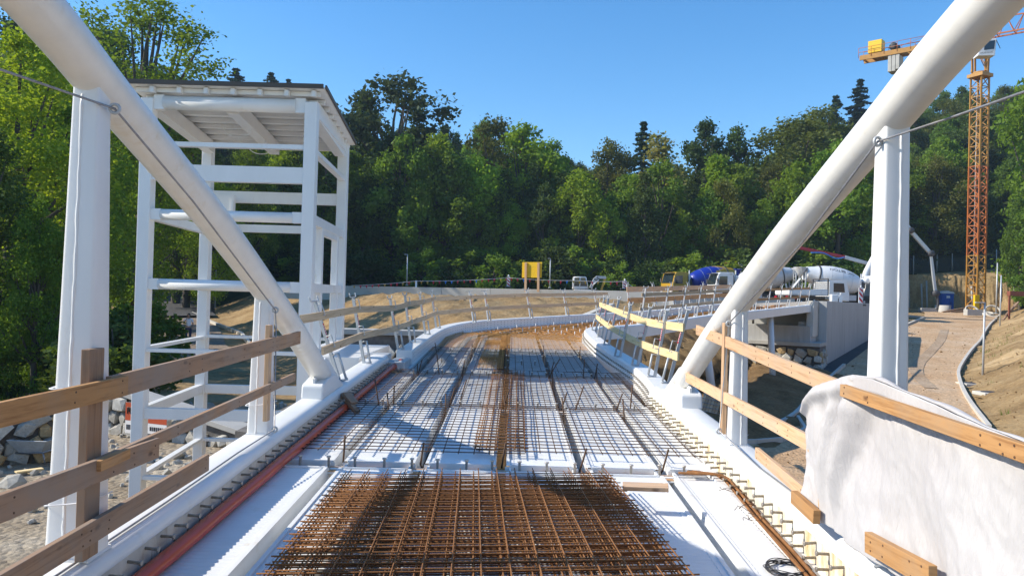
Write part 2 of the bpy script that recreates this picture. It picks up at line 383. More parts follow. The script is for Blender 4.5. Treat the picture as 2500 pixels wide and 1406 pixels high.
    def mesh(self, name, mat, org=Vector((0, 0, 0))):
        me = bpy.data.meshes.new(name)
        me.from_pydata([(p[0] - org[0], p[1] - org[1], p[2] - org[2]) for p in self.v], [], self.f)
        me.polygons.foreach_set('use_smooth', self.sm)
        if any(u for u in self.uv):
            ul = me.uv_layers.new(name='UVMap'); i = 0
            for pi, u in enumerate(self.uv):
                for k in range(len(self.f[pi])):
                    ul.data[i].uv = u[k] if u else (0, 0); i += 1
        for mm in (mat if isinstance(mat, (list, tuple)) else [mat]): me.materials.append(mm)
        me.update()
        return me
    def build(self, name, mat, parent=None, org=None, bevel=0.0, kind=None):
        """one mesh object; under a parent its vertices are kept relative to that thing's base"""
        if org is None: org = parent['_org'] if parent is not None and '_org' in parent else (0, 0, 0)
        o = bpy.data.objects.new(name, self.mesh(name, mat, Vector(org)))
        COL.objects.link(o)
        if parent is not None: o.parent = parent; o['_org'] = tuple(org)
        else: o.location = org
        if bevel:
            b = o.modifiers.new('bevel', 'BEVEL'); b.width = bevel; b.segments = 2; b.limit_method = 'ANGLE'
        if kind: o['kind'] = kind
        return o
def tag(o, label=None, cat=None, group=None, kind=None):
    if label: o['label'] = label
    if cat: o['category'] = cat
    if group: o['group'] = group
    if kind: o['kind'] = kind
    return o
def thing(name, label, cat, loc, group=None):
    o = bpy.data.objects.new(name, None); COL.objects.link(o)
    o.location = loc; o.empty_display_size = 0.2; o['_org'] = tuple(loc)
    return tag(o, label, cat, group)
def inst(name, me, parent=None, loc=(0, 0, 0), rot=None, scale=None):
    o = bpy.data.objects.new(name, me); COL.objects.link(o)
    if parent is not None: o.parent = parent
    o.location = loc
    if rot is not None:
        o.rotation_mode = 'QUATERNION'; o.rotation_quaternion = rot
    if scale is not None: o.scale = scale
    return o
KIDS = {}
def copy_tree(o, parent=None):
    c = o.copy(); COL.objects.link(c)
    if parent is not None: c.parent = parent
    for ch in list(o.children): copy_tree(ch, c)
    return c
def frame(x, z):
    """rotation whose local X is x and whose Z is as near z as it can be"""
    x = Vector(x).normalized(); y = Vector(z).cross(x).normalized(); z = x.cross(y)
    return Matrix((x, y, z)).transposed().to_quaternion()
def board(name, a, b, w, t, mat, label, cat='board', group=None, face=(1, 0, 0), parent=None, bev=0.002):
    """straight plank from a to b; w is its height, t its thickness along face"""
    a, b = Vector(a), Vector(b); l = (b - a).length
    m = MB().bar((-l / 2, 0, 0), (l / 2, 0, 0), w, t, up=(0, 0, 1))
    o = m.build(name, mat)
    f = Vector(face); x = (b - a).normalized(); z = x.cross(f).normalized()
    if z.z < 0: z = -z
    o.location = (a + b) / 2; o.rotation_mode = 'QUATERNION'; o.rotation_quaternion = frame(x, z)
    if bev:
        bv = o.modifiers.new('bevel', 'BEVEL'); bv.width = bev; bv.segments = 1
    if name in ('guard_board', 'batten'):       # nail heads, in pairs
        k = MB(); q = random.Random(int(l * 1000))
        for u in [-.5 + .06 / l, .5 - .06 / l] + [q.uniform(-.42, .42) for _ in range(int(2 + l * 1.2))]:
            for s in (-.26, .22):
                for sd in (-1, 1): k.lathe([(.0055, 0), (.0055, .002)], (u * l + q.uniform(-.01, .01), sd * t / 2, s * w + q.uniform(-.01, .01)), (0, sd, 0), 6)
        k.build('nail_heads', MT['rust_dark'], o, org=(0, 0, 0), kind='stuff')
    if parent is not None: o.parent = parent
    elif label: tag(o, label, cat, group)
    return o
def rounded_rect(w, h, r, n=3):
    p = []
    for cx, cy, a0 in ((w / 2 - r, h / 2 - r, 0), (-w / 2 + r, h / 2 - r, 90), (-w / 2 + r, -h / 2 + r, 180), (w / 2 - r, -h / 2 + r, 270)):
        for i in range(n + 1):
            q = math.radians(a0 + 90 * i / n); p.append((cx + r * math.cos(q), cy + r * math.sin(q)))
    return p

# ================================================================== FOOTBRIDGE
bridge = thing('footbridge', 'white steel arch footbridge with open deck pans and tapered posts', 'footbridge', (-0.08, 7.0, 0.2))
ROWS = [-1.9, 1.1, 4.1, 7.13, 10.2, 13.16, 16.7, 20.97]
GAPS = [-1.575, -0.815, -0.058, 0.702, 1.468]
XL, XR = -2.12, 1.95
def face_r(y): return 2.0 - 0.012 * (y - 4.5)
# girders: rounded box section
def girder(x0, x1, ys, right):
    m = MB(); P = []
    for i, y in enumerate(ys):
        if right: a = face_r(y); b = a + 0.33
        else: a = XL; b = XL - 0.33
        P.append((y, a, b))
    prof = lambda a, b: [(a, -.32), (a, .215), (lerp(a, b, .05), .25), (lerp(a, b, .14), .272), (lerp(a, b, .25), .28), (lerp(a, b, .78), .28), (lerp(a, b, .92), .262), (b, .215), (b, -.32)]
    vs = []; n = 9
    for y, a, b in P:
        for x, h in prof(a, b): vs.append(D(x, y, h))
    fs = []
    for i in range(len(P) - 1):
        for k in range(n):
            k2 = (k + 1) % n
            f = (i * n + k, (i + 1) * n + k, (i + 1) * n + k2, i * n + k2)
            fs.append(f if not right else f[::-1])
    m.add(vs, fs, False)
    m.sm = [1 <= (i % n) <= 6 for i in range(len(m.f))]
    m.add([D(x, P[-1][0], h) for x, h in prof(P[-1][1], P[-1][2])], [tuple(range(n))])
    m.add([D(x, P[0][0], h) for x, h in prof(P[0][1], P[0][2])], [tuple(range(n - 1, -1, -1))])
    return m.build('girder', MT['white'], bridge)
gl_ = girder(0, 0, [-5, 2, 13.45], False)
gr_ = girder(0, 0, [-5, 2, 10.6], True)
stud_me = MB().lathe([(.0095, 0), (.0095, .075), (.016, .076), (.016, .086)], (0, 0, 0), (1, 0, 0), 8).mesh('stud', MT['stud'])
STUD_N = 0
for right, gd, yend in ((False, gl_, 13.3), (True, gr_, 10.5)):
    sx = -1 if right else 1
    m = MB(); ys = [-3 + i * .5 for i in range(int((yend + 3) / .5) + 1)]
    for i in range(len(ys) - 1):
        y0, y1 = ys[i], ys[i + 1]
        xa = face_r(y0) if right else XL; xb = face_r(y1) if right else XL
        r1, r2 = rnd.uniform(-.008, .008), rnd.uniform(-.008, .008)
        if i == 0: pr = r1
        t0, t1 = .19 + pr, .19 + r2; pr = r2
        q = [D(xa + sx * .003, y0, .0), D(xb + sx * .003, y1, .0), D(xb + sx * .003, y1, t1), D(xa + sx * .003, y0, t0)]
        m.add(q, [(0, 1, 2, 3) if right else (3, 2, 1, 0)])
    m.build('stud_strip', MT['studplate_r' if right else 'studplate_l'], gd)
    k = 0
    y = 2.15
    while y < yend - .05:
        for h, off in ((.16, 0), (.065, .0)):
            x = face_r(y) if right else XL
            o = inst('shear_stud', stud_me, gd, D(x, y + rnd.uniform(-.006, .006), h) - Vector(gd['_org']), frame((sx, rnd.uniform(-.05, .05), rnd.uniform(-.08, .04)), (0, 0, 1)))
            STUD_N += 1
        y += .2
# ledge along the right face, closing angle along the left face
m = MB()
m.sweep([D(face_r(y) - .06, y, 0) for y in (-3, 4, 10.5)], [(-.05, -.02), (.055, -.02), (.055, .022), (-.05, .022)])
m.build('edge_flashing', MT['white'], bridge)
m = MB()
m.sweep([D(XL + .035, y, 0) for y in (-3, 4, 13.3)], [(-.03, -.02), (.03, -.02), (.03, .012), (-.03, .012)])
m.build('edge_flashing', MT['sheet'], bridge)

# arch tubes
ARC = [(-6.0, 4.45), (-3.0, 4.30), (0.0, 4.0), (1.8, 3.62), (3.53, 3.08), (4.35, 2.76), (5.6, 2.27), (6.15, 2.04), (7.09, 1.62), (8.15, 1.12), (9.35, .50)]
def catmull(P, n):
    P = [Vector(p) for p in P]; out = []
    for i in range(len(P) - 1):
        p0, p1, p2, p3 = P[max(i - 1, 0)], P[i], P[i + 1], P[min(i + 2, len(P) - 1)]
        for k in range(n):
            t = k / n
            out.append(.5 * ((2 * p1) + (p2 - p0) * t + (2 * p0 - 5 * p1 + 4 * p2 - p3) * t * t + (3 * p1 - p0 - 3 * p2 + p3) * t ** 3))
    return out + [P[-1]]
GXL, GXR = -2.285, 2.13
def arc_h(y): return interp(y, [a for a, b in ARC], [b for a, b in ARC])
for X, dy in ((GXL, 0.0), (GXR, 0.10)):
    path = catmull([D(X, y + dy, h) for y, h in ARC], 6)
    t = MB().tube(path, .123, 40).build('arch_tube', MT['tube'], bridge)
for X, dy, ys in ((GXL, 0.0, (2.6, 5.0, 8.3)), (GXR, 0.10, (2.9, 5.2, 8.3))):
    tb = [o for o in bridge.children if o.name.startswith('arch_tube')][0 if X < 0 else 1]
    for y in ys:
        a, b = D(X, y + dy - .01, arc_h(y - .01)), D(X, y + dy + .01, arc_h(y + .01)); d = (b - a).normalized(); u = d.cross(Vector((1, 0, 0))); c = (a + b) / 2 - d * .0
        MB().lathe([(.1225, -.010), (.1252, -.003), (.1252, .003), (.1225, .010)], c, d, 40, cap=False).build('ring_weld', MT['tube'], tb)
# springing blocks under the tube ends
for X, dy in ((GXL, 0), (GXR, 0.05)):
    m = MB()
    poly = [D(X - .128, y + dy, h) for y, h in ((8.93, .27), (8.95, .42), (8.99, .445), (9.40, .50), (9.52, .49), (10.1, .27))]
    m.prism(poly, (.256, 0, 0))
    fo = m.build('springing_block', MT['white'], bridge, bevel=.02)
    g = MB().prism([D(X - .012, y + dy, h) for y, h in ((9.0, .5), (9.35, .60), (9.50, .69), (9.62, .66), (10.4, .28), (9.0, .28))], (.024, 0, 0))
    g.build('gusset_plate', MT['white'], bridge)
# tapered posts between girder and tube
def post(X, y, ytop, wt, wb):
    hb, ht = .275, arc_h(ytop - (0.1 if X > 0 else 0)) + .0
    m = MB(); n = 0; vs = []; rings = []
    for f in (0, .12, .3, .5, .7, .85, 1.0):
        w = lerp(wb, wt, f ** .9); r = rounded_rect(w, w * .94, w * .12, 3); n = len(r)
        z = lerp(hb, ht, f)
        vs += [D(X + a, y + b, 0) * 1 + Vector((0, 0, z - GR * b)) for a, b in r]
    fs = []
    for i in range(6):
        for k in range(n):
            k2 = (k + 1) % n; fs.append((i * n + k, i * n + k2, (i + 1) * n + k2, (i + 1) * n + k))
    m.add(vs, fs, True)
    p = m.build('post', MT['white'], bridge)
    # weld bead down the middle of the face towards the camera
    pts = []
    for i in range(41):
        f = i / 40; w = lerp(wb, wt, f ** .9)
        pts.append(D(X + rnd.uniform(-.002, .002) + (-.014 if X < 0 else .018), y - w * .47, 0) + Vector((0, 0, lerp(hb, ht - .12, f))))
    MB().tube(pts, [.0085 + rnd.uniform(-.0015, .002) for _ in pts], 6).build('weld_seam', MT['white'], p)
    s = MB().sweep([D(X, y - wb * .52, hb + .004), D(X, y + wb * .52, hb + .004)], [(-wb * .54, 0), (wb * .54, 0), (wb * .5, .012), (-wb * .5, .012)])
    s.build('base_weld', MT['white'], p)
    return p
post(GXL, 4.13, 4.13, .138, .238)
post(GXL, 7.12, 7.12, .145, .20)
post(GXR, 4.35, 4.35, .140, .192)
post(GXR, 7.19, 7.19, .128, .168)
post(GXL, 1.1, 1.1, .135, .25)
post(GXR, 1.5, 1.5, .148, .23)

# deck pans: trapezoidal profile, cross ribs, stiff lips, end plates
def pan_mesh(x0, x1, L, left_web=True, right_web=True, fine=True):
    """pan between gap centres x0..x1 (local x from 0), length L from y=0"""
    W = x1 - x0; m = MB()
    a = .068 if left_web else 0; b = W - (.068 if right_web else 0)
    n = int(L / .03) if fine else int(L / .2); n += n % 2
    ys = [L * i / n for i in range(n + 1)]
    xs = []
    sec = []
    if left_web: sec += [(.012, -.20), (.035, -.20), (.05, -.03), (.05, .016), (a + .012, .016), (a + .016, .004), (a + .05, .004), (a + .054, 0)]
    else: sec += [(0, 0)]
    if right_web: sec += [(b - .054, 0), (b - .05, .004), (b - .016, .004), (b - .012, .016), (W - .05, .016), (W - .05, -.03), (W - .035, -.20), (W - .012, -.20)]
    else: sec += [(W, 0)]
    ns = len(sec)
    flat = (7, 8) if left_web and right_web else ((7, 8) if left_web else (0, 1))
    vs = []
    for i, y in enumerate(ys):
        for k, (x, z) in enumerate(sec):
            dz = (.0035 if (i % 2) else -.0035) if k in flat and fine else 0
            vs.append((x, y, z + dz))
    fs = []
    for i in range(n):
        for k in range(ns - 1):
            fs.append((i * ns + k, i * ns + k + 1, (i + 1) * ns + k + 1, (i + 1) * ns + k))
    m.add(vs, fs)
    zt = .004
    for y, s in ((0, 1), (L, -1)):
        q = [(a - .03, y, -.09), (b + .03, y, -.09), (b + .03, y, zt), (a - .03, y, zt)]
        m.add(q, [(0, 1, 2, 3) if s > 0 else (3, 2, 1, 0)])
    # end lip that is folded down over the end plate
    m.box((W / 2, .008, .010), (b - a - .04, .02, .022)); m.box((W / 2, L - .008, .010), (b - a - .04, .02, .022))
    return m
pan_cache = {}
for bi in range(1, len(ROWS) - 1):
    y0, y1 = ROWS[bi] + .085, ROWS[bi + 1] - .13
    L = math.hypot(y1 - y0, GR * (y1 - y0))
    xs = [XL + .055] + GAPS + [(1.86 if bi < 5 else 1.80)]
    for k in range(6):
        if bi >= 5 and k == 0: xs[0] = -1.86 if bi == 5 else -1.66
        x0, x1 = xs[k], xs[k + 1]
        key = (round(x1 - x0, 3), round(L, 2), k == 0, k == 5, bi >= 4)
        if key not in pan_cache:
            pan_cache[key] = pan_mesh(x0, x1, L, k != 0, k != 5, bi < 4).mesh('deck_pan', MT['sheet'] if bi < 4 else MT['sheet_old'])
        o = inst('deck_pan', pan_cache[key], bridge, D(x0, y0, 0) - Vector(bridge['_org']), Quaternion((1, 0, 0), math.atan(GR)))
        if bi >= 5: pass
# trough bottoms
m = MB()
for bi in range(1, len(ROWS) - 1):
    for g in GAPS:
        m.sweep([D(g, ROWS[bi] + .06, -.205), D(g, ROWS[bi + 1] - .06, -.205)], [(-.034, 0), (.034, 0), (.034, .004), (-.034, .004)])
m.build('trough_strip', MT['sheet'], bridge)
m = MB()
for bi in range(3, len(ROWS) - 1):
    m.sweep([D(GAPS[2], ROWS[bi] + .1, -.07), D(GAPS[2], ROWS[bi + 1] - .14, -.07)], [(-.045, 0), (.045, 0), (.045, .004), (-.045, .004)])
m.build('rusty_strip', MT['rust_orange'], bridge)
# cross beams with studs, plywood stops in the troughs
vstud = MB().lathe([(.012, 0), (.012, .12), (.0205, .121), (.0205, .134)], (0, 0, 0), (0, 0, 1), 8).mesh('shear_stud', MT['studpale'])
for bi, y in enumerate(ROWS + [14.75, 19.15]):
    xa, xb = (XL + .05, 1.87) if y < 13.5 else (-1.72, 1.78)
    m = MB()
    m.box(D((xa + xb) / 2, y, -.055), (xb - xa, .20, .018))
    if bi < len(ROWS): m.box(D((xa + xb) / 2, y, -.22), (xb - xa, .014, .30))
    cb = m.build('cross_beam', MT['white'], bridge)
    if y < 2: continue
    x = xa + .17
    while x < xb - .05 and STUD_N < 292:
        o = inst('shear_stud', vstud, cb, D(x + rnd.uniform(-.012, .012), y - .03 + rnd.uniform(-.012, .012), -.046) - Vector(cb['_org']), frame((1, 0, rnd.uniform(-.05, .05)), (0, rnd.uniform(-.05, .05), 1)))
        STUD_N += 1; x += .253
    if y < 13.5:
        for g in GAPS:
            pm = MB().box(D(g, y - .02, -.04), (.135, .26, .012))
            for s in (-1, 1): pm.box(D(g + s * .085, y + .02, -.02), (.02, .12, .035))
            pm.build('trough_stop', MT['sheet'], cb)
        for g in GAPS: MB().bar(D(g - .062, y - .10, -.03), D(g + .062, y - .10, -.03), .016, .07).build('plywood_strip', MT['w_ply'], cb)
        MB().bar(D(xa + .03, y + .066, -.040), D(xb - .03, y + .066, -.040), .012, .03).build('plywood_strip', MT['w_ply'], cb)

# deck edge beyond the arch: perforated closing beam left, curved edge right, ramp to the abutment
LEFT_IN = [(-1.80, 14.2), (-1.77, 16), (-1.72, 17.85), (-1.62, 19.4), (-1.40, 20.7), (-.98, 21.95), (-.3, 23.0), (.68, 24.3), (3.24, 27.4), (5.73, 30.6), (8.4, 35.0), (13.4, 43.0)]
RIGHT_C = [(2.10, 10.55), (2.16, 11.6), (2.17, 12.6), (2.12, 13.6), (2.05, 14.8), (1.98, 16.4), (1.97, 18.0), (2.0, 19.4), (2.12, 20.4), (2.42, 21.2), (2.9, 21.7), (3.5, 22.3), (4.5, 23.7), (7.65, 29.0), (9.9, 32.2), (16.3, 41.4)]
lp = catmull([D(x, y) for x, y in LEFT_IN], 3); rp = catmull([D(x, y) for x, y in RIGHT_C], 4)
eb = MB().sweep(lp, [(0, -.06), (0, .26), (-.02, .28), (-.28, .28), (-.30, .26), (-.30, -.06)]).build('edge_beam', MT['white'], bridge)
# rows of dark drain holes in its inner face
m = MB()
def along(path, step, start=.1):
    d = start; acc = 0; out = []
    for i in range(len(path) - 1):
        a, b = path[i], path[i + 1]; l = (b - a).length
        while d <= acc + l:
            t = (d - acc) / l; out.append((a.lerp(b, t), (b - a).normalized())); d += step
        acc += l
    return out
for p, t in along(lp, .17):
    if p.y > 34: break
    s = Vector((t.y, -t.x, 0)).normalized()
    for h in (.07, .14, .21):
        q = p + s * .004 + Vector((0, 0, h + rnd.uniform(-.006, .006)))
        r = .017
        m.add([q + t * (-r) + Vector((0, 0, 0)), q + Vector((0, 0, -r * .7)), q + t * r, q + Vector((0, 0, r * .7))], [(0, 1, 2, 3)])
m.build('drain_hole', MT['blackprint'], eb, kind='stuff')
er = MB().sweep(rp, [(-.15, -.08), (-.15, .245), (-.12, .28), (.12, .28), (.15, .255), (.15, -.08)], smooth=False).build('edge_beam', MT['white'], bridge)
m = MB()
for p, t in along(rp, .16):
    if p.y > 20.5: break
    s = Vector((t.y, -t.x, 0)).normalized()
    for h in (.08, .17):
        m.tube([p - s * .15 + Vector((0, 0, h)), p - s * .20 + Vector((0, 0, h - .004))], .012, 5)
m.build('edge_stud', MT['stud'], er, kind='stuff')
# low ledge between left girder end and perforated beam, fascia plates
m = MB()
m.box(D(-1.98, 13.8, .06), (.30, .8, .18)); m.box(D(-2.3, 13.62, .1), (.36, .35, .36))
m.build('girder_end_cap', MT['galv'], bridge, bevel=.015)
# flat deck plate of junction and ramp
poly_l = [Vector((p.x, p.y, GR * p.y)) for p in lp if p.y > 20.3]
poly_r = [Vector((p.x, p.y, GR * p.y)) for p in rp if p.y > 18.9]
m = MB()
K = 28
def resample(P, n):
    L = [0]
    for i in range(len(P) - 1): L.append(L[-1] + (P[i + 1] - P[i]).length)
    out = []
    for k in range(n + 1):
        d = L[-1] * k / n; i = min(max(0, int(np.searchsorted(L, d)) - 1), len(P) - 2)
        t = (d - L[i]) / max(1e-9, L[i + 1] - L[i]); out.append(P[i].lerp(P[i + 1], t))
    return out
A_, B_ = resample(poly_l, K), resample(poly_r, K)
vs = []
for a, b in zip(A_, B_): vs += [a + Vector((0, 0, -.02)), b + Vector((0, 0, -.02)), a + Vector((0, 0, -.10)), b + Vector((0, 0, -.10))]
fs = []
for i in range(K):
    o = 4 * i
    fs += [(o, o + 1, o + 5, o + 4), (o + 2, o + 6, o + 7, o + 3)]
m.add(vs, fs)
m.build('ramp_deck', MT['sheet_old'], bridge)
m = MB()   # cross line where the pans end
m.sweep([D(-1.5, 21.0, -.01), D(1.9, 21.0, -.01)], [(-.05, -.02), (.05, -.02), (.05, .03), (-.05, .03)])
m.build('joint_angle', MT['white'], bridge)
# struts under the ramp
for b_, t_ in (((7.2, 27.2, -1.6), (7.0, 28.0, .95)), ((11.8, 34.6, -1.4), (11.9, 35.4, 1.25))):
    MB().tube([b_, t_], .14, 16).build('raking_strut', MT['white'], bridge)
# under-deck beams so that the deck is not open below
m = MB(); m.sweep([D(-.08, y, -.33) for y in (-5, 21)], [(-1.0, -.12), (-.86, -.12), (-.86, 0), (-1.0, 0)])
m.sweep([D(-.08, y, -.33) for y in (-5, 21)], [(.86, -.12), (1.0, -.12), (1.0, 0), (.86, 0)])
m.build('deck_bearer', MT['white'], bridge)

# ================================================================== LIFT TOWER
tower = thing('lift_tower', 'open white steel frame of a lift tower under a flat brown-edged roof', 'lift tower', (-4.9, 14.7, -2.0))
TF, TB = 13.0, 16.4
cx = dict(fl=(-6.215, TF), fr=(-3.462, TF), bl=(-6.55, TB), br=(-3.67, TB))
for k, (x, y) in cx.items():
    MB().box((x, y, (5.05 - 2.1) / 2), (.205, .205, 7.15)).build('column', MT['white'], tower, bevel=.012)
def beam(a, b, z, h, w=.12, round_=False, name='beam'):
    (x0, y0), (x1, y1) = cx[a] if isinstance(a, str) else a, cx[b] if isinstance(b, str) else b
    d = Vector((x1 - x0, y1 - y0, 0)).normalized()
    p, q = Vector((x0, y0, z)) + d * .1, Vector((x1, y1, z)) - d * .1
    m = MB()
    if round_:
        m.tube([p + d * .16, q - d * .16], h / 2, 20); m.bar(p, p + d * .17, h * 1.02, w); m.bar(q - d * .17, q, h * 1.02, w)
    else: m.bar(p, q, h, w)
    return m.build(name, MT['white'], tower)
for z, h, r in ((4.99, .24, True), (4.29, .075, False), (3.81, .27, False), (3.10, .18, True), (1.925, .18, True), (.81, .06, False), (-.25, .18, False), (-1.33, .06, False)):
    beam('fl', 'fr', z, h, .13, r)
for z, h in ((4.98, .22), (3.83, .24), (3.17, .16), (1.925, .16), (.86, .06), (-.25, .18), (-1.33, .06)):
    beam('bl', 'br', z, h)
for a, b in (('fl', 'bl'), ('fr', 'br')):
    for z, h in ((4.99, .26), (4.27, .08), (3.10, .16), (1.925, .16), (.83, .06), (-.25, .18), (-1.33, .06)):
        beam(a, b, z, h)
# inner plate, landing portal towards the bridge
MB().box((-6.1, TB - .3, 3.35), (.42, .03, .95)).box((-5.88, TB - .3, 3.35), (.05, .12, .95)).build('guide_plate', MT['white'], tower)
for y in (14.05, 15.75):
    x = lerp(-3.462, -3.67, (y - TF) / (TB - TF))
    MB().box((x - .01, y, 1.75), (.13, .13, 2.6)).build('portal_post', MT['white'], tower, bevel=.008)
MB().bar((-3.53, 14.0, 2.98), (-3.64, 15.8, 2.98), .14, .1).build('portal_beam', MT['white'], tower)
for y, w in ((13.25, .26), (16.1, .24)): pass
MB().box((-3.02, 14.75, .60), (.9, 3.3, .34)).build('landing_plate', MT['white'], tower, bevel=.01)
MB().box((-3.55, 14.75, .62), (.06, 3.2, .4)).build('landing_edge', MT['white'], tower)
# roof: plate, brown edge, rafters, purlins
def roofz(y): return lerp(5.255, 5.06, (y - 12.75) / 3.9)
R0, R1 = (-6.55, 12.78), (-3.22, 16.62)
sk = lambda y: -.07 * (y - 13.0)
m = MB()
n = 26
for i in range(n):
    xa, xb = lerp(R0[0], R1[0], i / n), lerp(R0[0], R1[0], (i + 1) / n)
    up = .03 if i % 4 == 0 else 0
    vs = []
    for z in (-.015, .012):
        for y in (R0[1], R1[1]):
            for x in (xa, xb): vs.append((x + sk(y), y, roofz(y) + z + (up if z > 0 else 0)))
    m.add(vs, [(0, 1, 3, 2)[::-1], (4, 5, 7, 6), (0, 1, 5, 4), (2, 6, 7, 3), (0, 4, 6, 2), (1, 3, 7, 5)])
m.build('roof_sheet', MT['sheet'], tower)
m = MB()
m.bar((R0[0], R0[1] - .03, roofz(R0[1]) + .02), (R1[0], R0[1] - .03, roofz(R0[1]) + .02), .075, .03)
m.bar((R1[0] + .02 + sk(R0[1]), R0[1], roofz(R0[1]) + .02), (R1[0] + .02 + sk(R1[1]), R1[1], roofz(R1[1]) + .02), .055, .03)
m.bar((R0[0] - .02 + sk(R0[1]), R0[1], roofz(R0[1]) + .02), (R0[0] - .02 + sk(R1[1]), R1[1], roofz(R1[1]) + .02), .055, .03)
m.build('roof_edge', MT['roofbrown'], tower)
for t in (0.02, .5, .98):
    xa, xb = lerp(-6.215, -3.462, t), lerp(-6.55, -3.67, t)
    MB().bar((xa, TF + .1, 4.98), (xb, TB - .1, 4.86), .24, .20).build('rafter', MT['white'], tower)
for i in range(9):
    y = lerp(12.95, 16.5, i / 8)
    MB().bar((R0[0] + .12 + sk(y), y, roofz(y) - .06), (R1[0] - .10 + sk(y), y, roofz(y) - .06), .075, .05).build('purlin', MT['white'], tower)
for i in range(7):
    x = lerp(-6.1, -3.4, i / 6)
    MB().box((x, 12.86, 5.17), (.07, .10, .10)).build('eaves_bracket', MT['white'], tower)
for yy in (13.9, 14.9, 15.6):
    pts = [Vector((lerp(-4.84, -5.1, (yy - 13) / 3.4) - .25 + .5 * math.cos(math.pi * (1 - k / 10)) * .5 + .1, yy + .1 * k / 10, 4.80 - .17 * math.sin(math.pi * k / 10))) for k in range(11)]
    MB().tube(pts, .008, 6).build('cable_loop', MT['whiteprint'], tower)
# ================================================================== REINFORCEMENT
def wavy_bar(L, r, n, amp, axis, seed, sides=6):
    q = random.Random(seed); pts = []
    for i in range(n + 1):
        s = L * i / n
        a, b = q.uniform(-amp, amp), q.uniform(-amp, amp)
        pts.append((s, a, b) if axis == 'x' else (a, s, b))
    return MB().tube(pts, r, sides, cap=True)
def mat_thing(label, group, org, quat, nl, sl, nw, sw, W, L, mat, r=.004, flip=False, xo=0, over=.035, yo=0.0, seed=0, joined=False, amp=.002, skip=None):
    """welded mat: nl bars along local Y every sl, nw bars along local X every sw"""
    t = thing('rebar_mat', label, 'rebar mat', org, group)
    t.rotation_mode = 'QUATERNION'; t.rotation_quaternion = quat
    zl, zw = (0, 2 * r) if not flip else (2 * r, 0)
    q = random.Random(seed)
    if joined:
        m = MB()
        for i in range(nl):
            x = xo + i * sl; m.tube([(x, y, zl + q.uniform(-amp, amp)) for y in np.linspace(0, L, 7)], r, 4, cap=False)
        for j in range(nw):
            y = over + j * sw; m.tube([(x, y, zw) for x in np.linspace(xo - over, xo + W + over, 5)], r, 4, cap=False)
        o = m.build('bar', mat, None); o.parent = t; o['kind'] = 'stuff'
        return t
    key = (round(L, 2), round(W, 2), r, mat.name)
    if key not in BARS:
        BARS[key] = ([wavy_bar(L, r, 6, amp, 'y', s).mesh('long_bar', mat) for s in range(3)], [wavy_bar(W + 2 * over, r, 4, amp * .7, 'x', s + 9).mesh('cross_bar', mat) for s in range(3)])
    lm, wm = BARS[key]
    for i in range(nl):
        inst('long_bar', lm[q.randrange(3)], t, (xo + i * sl, 0, zl))
    for j in range(nw):
        if skip and skip(j): continue
        inst('cross_bar', wm[q.randrange(3)], t, (xo - over + q.uniform(-.006, .006), .035 + yo + j * sw, zw))
    return t
BARS = {}
# the stack of eight mats in front
far_l = Vector((-1.325, 6.38, .405))
ydir = Vector((-.048, 1, -.0228)).normalized(); xdir = Vector((1, .048, .022)); xdir = (xdir - ydir * xdir.dot(ydir)).normalized()
Q = Matrix((xdir, ydir, xdir.cross(ydir))).transposed().to_quaternion()
LST = 5.3
words_ = ['bottom', 'second', 'third', 'fourth', 'fifth', 'sixth', 'seventh', 'eighth', 'ninth', 'top']
for i in range(10):
    k = 9 - i
    org = far_l - ydir * LST + ydir * rnd.uniform(-.015, .015) * (0 if k == 0 else 1) - Vector((0, 0, .0155 * k)) + xdir * rnd.uniform(-.006, .006)
    lab = {9: 'orange rusty steel mat lying on top of the stack on the deck', 0: 'rusty steel mat at the bottom of the stack on the deck'}.get(i, 'rusty steel mat, %s from the bottom of the stack on the deck' % words_[i])
    mat_thing(lab, 'stacked rebar mats', org, Q, 15, .15, 37, .139, 2.1, LST, MT['rust'], r=.0043, flip=bool(i % 2), xo=.040 if i % 2 else 0.0, yo=0.0 if i == 9 else rnd.uniform(0, .12), seed=i)
for yy in (1.6, 2.6):
    board('bearer_timber', D(-1.3, yy, .05 + .045 * (3.6 - yy)), D(.95, yy, .05 + .045 * (3.6 - yy)), .08 + .04 * (3 - yy), .1, MT['w_grey'], 'squared timber under the near end of the rusty mat stack, %s' % ('nearer one' if yy < 2 else 'farther one'), 'timber', 'timbers under the mat stack', face=(0, 1, 0))
# mats laid out on the pans
QD = Quaternion((1, 0, 0), math.atan(GR))
def laid(x, y, lab, nl, nw, W, L, mat, h=.05, yaw=0, sl=.15, sw=.145, joined=False, seed=0, amp=.005, r=.0052):
    return mat_thing(lab, 'rebar mats laid on the deck', D(x, y, h), QD @ Quaternion((0, 0, 1), yaw), nl, sl, nw, sw, W, L, mat, r=r, seed=seed, joined=joined, amp=amp)
laid(-1.98, 7.46, 'brown steel mat laid on the left deck pans beyond the first cross beam', 15, 41, 2.12, 5.95, MT['rust_dark'], yaw=.004, seed=21)
laid(-.28, 7.50, 'brown steel mat laid on the right deck pans beyond the first cross beam', 15, 41, 2.14, 5.95, MT['rust_dark'], h=.068, yaw=-.003, seed=22)
laid(-.31, 7.55, 'narrow rusty mat strip lapped over the middle trough', 6, 40, .48, 5.8, MT['rust'], h=.085, yaw=-.01, sl=.096, sw=.145, seed=23)
laid(-1.68, 13.4, 'sparse rusty mat on the stained pans left of the middle, far deck', 11, 24, 1.55, 3.7, MT['rust_dark'], h=.05, sw=.155, seed=24, joined=True)
laid(-.2, 13.4, 'sparse rusty mat on the stained pans right of the middle, far deck', 13, 24, 1.9, 3.7, MT['rust_dark'], h=.06, sw=.155, seed=25, joined=True)
